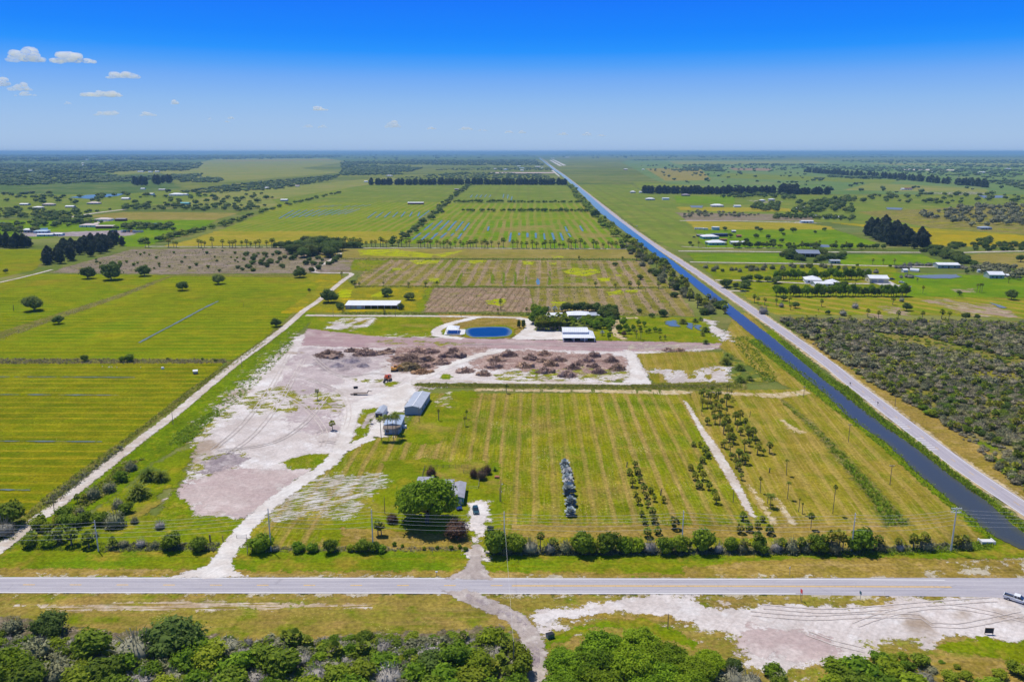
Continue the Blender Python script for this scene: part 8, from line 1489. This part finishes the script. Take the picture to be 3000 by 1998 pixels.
TP = [(277,1525,'grey utility pole leftmost of the front line, above the road verge'), (785,1490,'grey utility pole behind the large bush at the main dirt drive'), (1088,1492,'grey utility pole behind the two leaning palms'), (1477,1499,'grey utility pole right of the bungalow drive'), (2003,1496,'grey utility pole in front of the short double palm row'), (2506,1503,'grey utility pole before the dense hedge palms'), (2803,1487,'tall pale pole with braced crossarms beside the canal')]
tops = []
for i, (xt, yt, lab) in enumerate(TP):
    p, h = solve_top(xt, yt, 1616); utility_pole(p, h, lab, 'm_concrete', .24 if i == 6 else .2, 1.5 if i == 6 else .0, i == 6); tops.append((p, h))
    if i != 6:
        m = MB(); [m.bar((p.x, p.y-.1, h-dz), (p.x, p.y-.75, h-dz+.12), .05) for dz in (.3, 1.4, 2.3)]; o = m.build('insulator', M['m_white'], bpy.data.objects['utility_pole'] if i == 0 else bpy.data.objects['utility_pole.%03d' % i]); o.location = -Vector((p.x, p.y, 0))
plain('m_wire', (.62,.62,.64,1), .4, .4, .02)
def wire(pts, lab, sag=.9, r_=.024):
    V, Fc = [], []; P_ = []
    for a, b in zip(pts, pts[1:]):
        for k in range(10): t_ = k / 10; P_.append(a.lerp(b, t_) - Vector((0, 0, 4 * sag * t_ * (1 - t_))))
    P_.append(pts[-1]); m = MB(); [m.bar(a, b, r_, r_, 4) for a, b in zip(P_, P_[1:])]; return tag(m.build('overhead_wire', M['m_wire'], None), lab, 'wire', 'overhead wires of the front line')
dzs = [(.2, -.7, 'topmost wire of the front pole line'), (1.25, -.7, 'second wire from the top of the front pole line'), (2.2, -.7, 'third wire from the top of the front pole line'), (3.6, -.2, 'fourth wire from the top of the front pole line'), (5.0, -.2, 'lowest wire of the front pole line')]
for dz, oy, lab in dzs:
    pts = [Vector((p.x, p.y + oy, h - dz)) for p, h in tops]; a = pts[0] + (pts[0] - pts[1]) * 1.0; a.z = pts[0].z; b = pts[-1] + (pts[-1] - pts[-2]) * 1.2; b.z = pts[-1].z; wire([a] + pts + [b], lab)
for cr, xb, yb, xt, yt, lab, arm in [(r3,762,465,767,380,'brown pole with crossarm by the canal, upper of two in the strip',.8),(r3,953,662,964,568,'brown pole with crossarm by the canal, lower of two in the strip',.8),(r3,556,260,565,207,'thin pole at the canal end of the long ditch',.5),(r1,797,383,790,315,'thin pole beside the white dirt road, middle of three',0),(r1,1113,120,1110,65,'thin pole beside the white dirt road, farthest of three',0),(r1,253,798,243,705,'thin brown pole beside the white dirt road, nearest of three',0),(q1,300,106,295,10,'thin pole on the pond lane, leftmost of three',0),(q1,1013,110,1005,12,'thin pole on the pond lane, middle of three',0),(q1,1768,117,1765,0,'thin pole on the pond lane, rightmost of three',0),(q3,1441,552,1437,300,'dark light pole on the lawn right of the bungalow',0),(q3,1429,546,1424,385,'shorter dark post beside the bungalow light pole',0),(q3,108,690,100,490,'dark pole left of the live oak',0),(q4,1813,1042,1826,940,'dark short pole beside the sandy track',0),(b3,1343,302,1347,172,'bent thin pole above the bottom oak grove',0),(sc_,868,1140,880,1010,'thin pole in the scrub beside the canal road',0),(rh,348,1000,350,915,'thin pole on the lane right of the canal road, left',0),(rh,1312,990,1314,905,'thin pole on the lane right of the canal road, right',0)]:
    p = cr(xb, yb); px_, py_ = cr.px(xt, yt); Yp = p.y; k = (999 - py_) / F; z = (k * (Yp * cp + H * sp) + H * cp - Yp * sp) / (cp + k * sp)
    o = utility_pole(p, z, lab, 'm_wood', .13, arm, False, None)
    if 'light' in lab: m = MB(); m.bar((0,0,z-1.6),(.5,-.3,z-1.3),.06); m.bar((.5,-.3,z-1.45),(.5,-.3,z-1.15),.2,.1,8); m.build('lamp', M['m_white'], o)
p = q1(1287, 1322); h = 180 / 3.92 * mpp(p) * 1.07; o = thing('lamp_post', xy(p), 'yard lamp post before the corner of the grey barn', 'lamp post'); m = MB(); m.bar((0,0,0),(0,0,h),.09,.07,8); m.build('post', M['m_wood'], o); m = MB(); m.bar((0,0,h-.9),(.3,-.25,h-.75),.05); m.bar((.3,-.25,h-.95),(.3,-.25,h-.6),.24,.12,10); m.build('lamp', M['m_white'], o)
pF, hF = solve_top(*b2.px(2075, 410), 1960); o = utility_pole(pF, hF, 'utility pole sunk in the thicket left of the gravel track', 'm_wood', .17, .0)
for dx in (0, .9): wire([Vector((pF.x, pF.y, hF - .2 - dx)), Vector((tops[3][0].x, tops[3][0].y, tops[3][1] - 1.2 - dx))], ('upper' if not dx else 'lower') + ' wire crossing the road to the thicket pole', .5, .012)
# ------------------------------------------------------------------ roadside things
def signpost(cr, xb, yb, hp, w, hs_, mt, lab, posts=1, rz=0.0, thick=.05):
    p = cr(xb, yb); h = hp / cr.k * mpp(p) * 1.16; o = thing('road_sign', xy(p), lab, 'sign', None, rz); m = MB()
    for x in ((0,) if posts == 1 else (-w*.35, w*.35)): m.box(x-.04, x+.04, -.04, .04, 0, h)
    m.build('post', M['m_wood'] if posts == 2 else M['m_silver_paint'], o)
    m = MB(); m.box(-w/2+.06, w/2-.06, .045, .045+thick, h-hs_, h); m.box(-w/2, -w/2+.06, .045, .045+thick, h-hs_+.06, h-.06); m.box(w/2-.06, w/2, .045, .045+thick, h-hs_+.06, h-.06); m.build('panel', M[mt], o)
signpost(b4, 430, 655, 100, 1.0, 1.0, 'm_red', 'bright red roadside sign on two posts in the mown strip', 2, R(98))
signpost(b4, 940, 648, 78, .9, .8, 'm_bluegreen', 'blue-green roadside sign near the end of the mown strip', 1, R(98))
signpost(b4, 332, 432, 72, .7, .5, 'm_white', 'small white sign in the grass verge north of the road', 1, R(50))
p = b4(2050, 942); w_ = b4.size(p, 72); o = thing('notice_board', xy(p), 'dark framed board on legs standing on the white sand lot', 'board', None, R(-3)); m = MB(); m.box(-w_/2, w_/2, -.05, .05, .55, 1.75); m.build('panel', M['m_dark'], o); m = MB(); m.box(-w_/2-.06, w_/2+.06, -.075, .075, 1.75, 1.83); m.box(-w_/2-.06, w_/2+.06, -.075, .075, .47, .55); m.build('frame', M['m_wood'], o)
for s in (-1, 1): m = MB(); m.box(s*w_*.45-.06, s*w_*.45+.06, .055, .175, 0, 1.7); m.build('leg', M['m_wood'], o)
p = q3(702, 1398); o = thing('mailbox', xy(p), 'white mailbox on a post at the north road edge', 'mailbox'); m = MB(); m.box(-.05,.05,-.05,.05,0,1.0); m.build('post', M['m_wood'], o); m = MB(); m.prism([(-.16*math.cos(math.pi*i/6), 1.17+.16*math.sin(math.pi*i/6)) for i in range(7)][::-1] + [(-.16,1.0),(.16,1.0)], -.3, .3); m.build('box', M['m_white'], o)
for i, (x, y) in enumerate(((770,205),(897,295))):
    p = r3(x, y); o = thing('mailbox', xy(p), ('farther' if not i else 'nearer') + ' dark mailbox at the edge of the canal road', 'mailbox'); m = MB(); m.box(-.07,.07,-.07,.07,0,1.1); m.build('post', M['m_wood'], o); m = MB(); m.box(-.2,.2,-.35,.35,1.1,1.5); m.build('box', M['m_dark'], o)
def dumpster(p, rz, mt, lab, s=1.0):
    o = thing('dumpster', xy(p), lab, 'dumpster', None, rz); o.scale = (s,) * 3; m = MB(); m.prism([(-.75,.12),(.65,.12),(.8,1.15),(-.8,1.4)], -1.0, 1.0); m.build('bin', M[mt], o)
    m = MB(); m.add([(-1.02,-.84,1.41),(1.02,-.84,1.41),(1.02,.84,1.17),(-1.02,.84,1.17),(-1.02,-.84,1.47),(1.02,-.84,1.47),(1.02,.84,1.23),(-1.02,.84,1.23)], [(3,2,1,0),(4,5,6,7),(0,1,5,4),(1,2,6,5),(2,3,7,6),(3,0,4,7)]); m.build('lid', M['m_black'], o)
    for x in (-.8,.8): m = MB(); m.bar((x-.06,-.55,.07),(x+.06,-.55,.07),.08,.08,8); m.bar((x-.06,.5,.07),(x+.06,.5,.07),.08,.08,8); m.build('wheel', M['m_black'], o)
dumpster(b3(328,378), R(25), 'm_bluegreen', 'teal dumpster with black lid beside the gravel track bend', .85); dumpster(q3(1322,880), R(-8), 'm_car_teal', 'dark green dumpster behind the front hedge at the bungalow drive', .9)
p = b4(2030, 150); m = MB(); w_ = b4.size(p, 100); m.box(-w_/2, w_/2, -.9, .9, 0, .8); m.box(-w_/2-.3, -w_/2, -1.2, 1.2, 0, 1.0); m.box(w_/2, w_/2+.3, -1.2, 1.2, 0, 1.0); tag(m.build('culvert', M['m_concrete'], None, xy(p)), 'concrete culvert headwall at the near end of the canal bank', 'culvert')
p = cw(2030, 385); o = thing('cattle_feeder', xy(p), 'white-roofed cattle feeder in the left front field', 'feeder', None, R(20)); m = MB(); m.add([(-1.2,-.9,1.5),(1.2,-.9,1.5),(1.2,.9,1.9),(-1.2,.9,1.9),(-1.2,-.9,1.58),(1.2,-.9,1.58),(1.2,.9,1.98),(-1.2,.9,1.98)], [(3,2,1,0),(4,5,6,7),(0,1,5,4),(1,2,6,5),(2,3,7,6),(3,0,4,7)]); m.build('roof', M['m_white'], o); m = MB(); m.box(-.95,.95,-.6,.6,.25,.85); m.build('trough', M['m_grey'], o); m = MB(); [m.box(x-.06,x+.06,y-.06,y+.06,0,1.5) for x in (-1.05,1.05) for y in (-.75,.75)]; m.build('frame', M['m_wood'], o)
p = cw(1365, 285); m = MB(); m.prism([(-.6,0),(.6,0),(.5,.8),(0,1.1),(-.5,.8)], -.6, .6); tag(m.build('calf_hutch', M['m_white'], None, xy(p)), 'small white hutch in the left front field', 'hutch')
def egret(p, s, lab, rz):
    o = obj('egret', None); bpy.data.objects.remove(o)
    me = bpy.data.meshes.new('egret'); vs = [(0,0,.62),(.18,0,.66),(.30,0,.80),(.26,0,1.0),(.34,0,1.10),(.50,0,1.08),(-.25,0,.55),(-.42,0,.48),(.02,.05,.30),(.02,.05,0),(.02,-.05,.30),(.02,-.05,0)]
    me.from_pydata(vs, [(0,1),(1,2),(2,3),(3,4),(4,5),(0,6),(6,7),(0,8),(8,9),(0,10),(10,11)], []); o = obj('egret', me, None, xy(p), (0,0,rz), s); o.modifiers.new('skin', 'SKIN')
    for i, r_ in enumerate([.17,.12,.05,.04,.055,.012,.13,.03,.02,.014,.02,.014]): me.skin_vertices[0].data[i].radius = (r_, r_)
    me.skin_vertices[0].data[0].use_root = True; o.modifiers.new('sub', 'SUBSURF').levels = 1; me.materials.append(M['m_white']); tag(o, lab, 'egret', 'egrets of the left field')
for i, (x, y) in enumerate(((140,256),(268,270),(292,270),(335,268),(435,270),(920,270))): egret(cw(x, y), .95, 'white egret standing in the left front field', i * 1.1)
# yard fence of the bungalow
def fence(name, pts, h, lab, mt, post=2.5, rail=2, cat='fence', mesh=False):
    o = thing(name, (pts[0].x, pts[0].y, 0), lab, cat); base = Vector((pts[0].x, pts[0].y, 0)); mp, mr = MB(), MB()
    for a, b in zip(pts, pts[1:]):
        a, b = Vector((a.x, a.y, 0)) - base, Vector((b.x, b.y, 0)) - base; n = max(1, int((b - a).length / post))
        for i in range(n + 1): q_ = a.lerp(b, i / n); mp.box(q_.x-.05, q_.x+.05, q_.y-.05, q_.y+.05, 0, h)
        for k in range(rail): z = h * (k + .6) / rail; mr.bar(a + Vector((0, 0, z)), b + Vector((0, 0, z)), .03 if not mesh else h * .22 / rail, None, 4)
    mp.build('post', M['m_wood'], o); mr.build('rail', M[mt], o)
fence('garden_fence', [q3(540,262), q3(568,158), q3(1062,162)], 1.3, 'low dark fence along the back of the bungalow lawn', 'm_dark', 2.2, 3)
fence('garden_fence', [q3(1010,225), q3(1110,230)], 1.4, 'short dark green fence panel by the brown bare trees', 'm_car_teal', 2, 4)
fence('garden_fence', [q3(1192,285), q3(1185,400), q3(1060,395)], 1.1, 'thin grey fence right of the bungalow', 'm_grey', 2, 2)
fence('wire_fence', [r1(1135,905), r1(1140,985)], 1.2, 'short wire fence right of the main dirt drive gate', 'm_grey', 1.6, 3)
fence('field_gate', [r1(1090,908), r1(1135,906)], 1.2, 'thin metal gate across the main dirt drive', 'm_grey', 4, 4, 'gate')
p = q3(1395, 275); m = MB(); w_ = q3.size(p, 50); m.box(-w_/2, w_/2, -.6, .6, 0, .55); m.box(-w_/2-.08, w_/2+.08, -.68, .68, .55, .62); tag(m.build('trough', M['m_brick'], None, xy(p)), 'rust-red trough on the bare patch behind the bungalow', 'trough')
for x, lab in ((968, 'stumpy fence post pillar left of the main dirt drive'), (1027, 'thin fence post pillar left of the main dirt drive')):
    p = r1(x, 922); m = MB(); m.bar((0,0,0),(0,0,2.2 if x < 1000 else 1.8),.28 if x < 1000 else .14,.24 if x < 1000 else .1,8); m.bar((0,0,2.2 if x < 1000 else 1.8),(0,0,2.3 if x < 1000 else 1.9),.1,.05,8); tag(m.build('gate_post', M['m_wood'], None, xy(p)), lab, 'post')
# ------------------------------------------------------------------ clouds: banks of soft puffs far beyond the haze
SK = Crop(0, 100, 1.308)
CL = [(98,82,160,52,.8,'puffy white cloud at the far left, left one of the top pair'),(282,92,175,42,.8,'flat puffy cloud, right one of the top left pair'),(467,153,135,36,.75,'small puffy cloud right of and below the top pair'),(392,224,185,34,.8,'long low cloud with a domed middle, below the others at left'),(12,187,60,28,.6,'cloud cut by the left picture edge'),(78,202,100,32,.55,'soft cloud near the left edge under the top pair'),(95,230,90,16,.4,'faint wisp under the soft cloud at the left edge'),(260,265,30,10,.3,'tiny faint wisp above the long flat cloud'),(415,302,115,22,.45,'flat pale cloud low at the left'),(565,307,75,16,.45,'small pale cloud right of the flat pale one'),(670,263,40,14,.55,'tiny bright cloud alone in the left middle'),(1220,286,75,16,.6,'small bright cloud alone near the centre'),(805,325,22,8,.35,'tiny wisp, left of three low wisps'),(885,322,34,9,.35,'tiny wisp, upper right of three low wisps'),(870,336,22,7,.35,'tiny wisp, lowest of three low wisps'),(1180,352,40,14,.3,'faint cloud under the bright central one, left'),(1235,355,40,12,.25,'faint cloud under the bright central one, right'),(1505,347,62,26,.5,'rounded pale cloud low over the centre'),(1652,361,52,10,.45,'flat wisp right of the rounded low cloud'),(1785,362,62,12,.5,'flat wisp above the head of the canal'),(1850,368,40,7,.35,'thin wisp right of the one above the canal'),(1950,375,40,10,.4,'first of two low wisps right of the canal'),(2002,376,36,10,.4,'second of two low wisps right of the canal'),(2155,383,50,10,.4,'low wisp in the right half of the sky, left'),(2250,384,46,12,.45,'low wisp in the right half of the sky, middle'),(2305,388,44,8,.4,'low wisp in the right half of the sky, right')]
iv, if_ = ico(3)
for i, (x, y, w, h, dn, lab) in enumerate(CL):
    rng = np.random.default_rng(600 + i); px_, py_ = SK.px(x, y); dx, dy = (px_ - 1500) / F, (999 - py_) / F; d = Vector((dx, cp + dy * sp, -sp + dy * cp)); zt = 1500.0
    Yd = min(60000, (zt - H) / max(d.z, .012)) ; c = Vector((d.x, d.y, d.z)) * Yd + Vector((0, 0, H)); s = Yd / F; ww, hh_ = w / 1.308 * s, h / 1.308 * s
    Vs, Fs, n = [], [], 0
    for k in range(26):
        t_ = rng.uniform(-1, 1); r_ = hh_ * rng.uniform(.12, .46) * (1 - .6 * abs(t_) ** 1.5); dd = 1 + .22 * np.sin(iv @ rng.normal(size=(3, 3)) * 3.5).prod(1)
        ct = np.array([t_ * ww * .44, rng.uniform(-.3, .3) * ww * .4, -hh_ * .5 + r_ * .75 + rng.uniform(0, 1) ** 1.6 * hh_ * .7 * (1 - abs(t_)) ]); v = iv * (r_ * dd)[:, None] * [1.9 if hh_ < ww * .3 else 1.4, 1.5, .85] + ct; v[:, 2] = np.maximum(v[:, 2], -hh_ * .5 + rng.uniform(0, .06) * hh_)
        Vs.append(v); Fs.append(if_ + n); n += len(iv)
    t = NT('m_cloud'); pv = t.n('ShaderNodeVolumePrincipled'); pv.inputs['Color'].default_value = (1, 1, 1, 1); pv.inputs['Anisotropy'].default_value = .25; pv.inputs['Density'].default_value = 2.7 * dn / hh_ * (1.0 if dn > .5 else .85); t.t.links.new(pv.outputs[0], t.o.inputs['Volume'])
    V = np.concatenate(Vs); o = mesh_obj('cloud', V, np.concatenate(Fs), t.m, smooth=True); o.location = c; tag(o, lab, 'cloud')
# ------------------------------------------------------------------ air
t = NT('m_haze'); pv = t.n('ShaderNodeVolumePrincipled'); pv.inputs['Color'].default_value = (.34, .60, 1.0, 1); pv.inputs['Density'].default_value = 6.0e-5
t.t.links.new(pv.outputs[0], t.o.inputs['Volume'])
mb = MB(); mb.box(-45000, 45000, -3000, 46000, -1.5, 126.0); hz = mb.build('haze', t.m); tag(hz, kind='stuff')
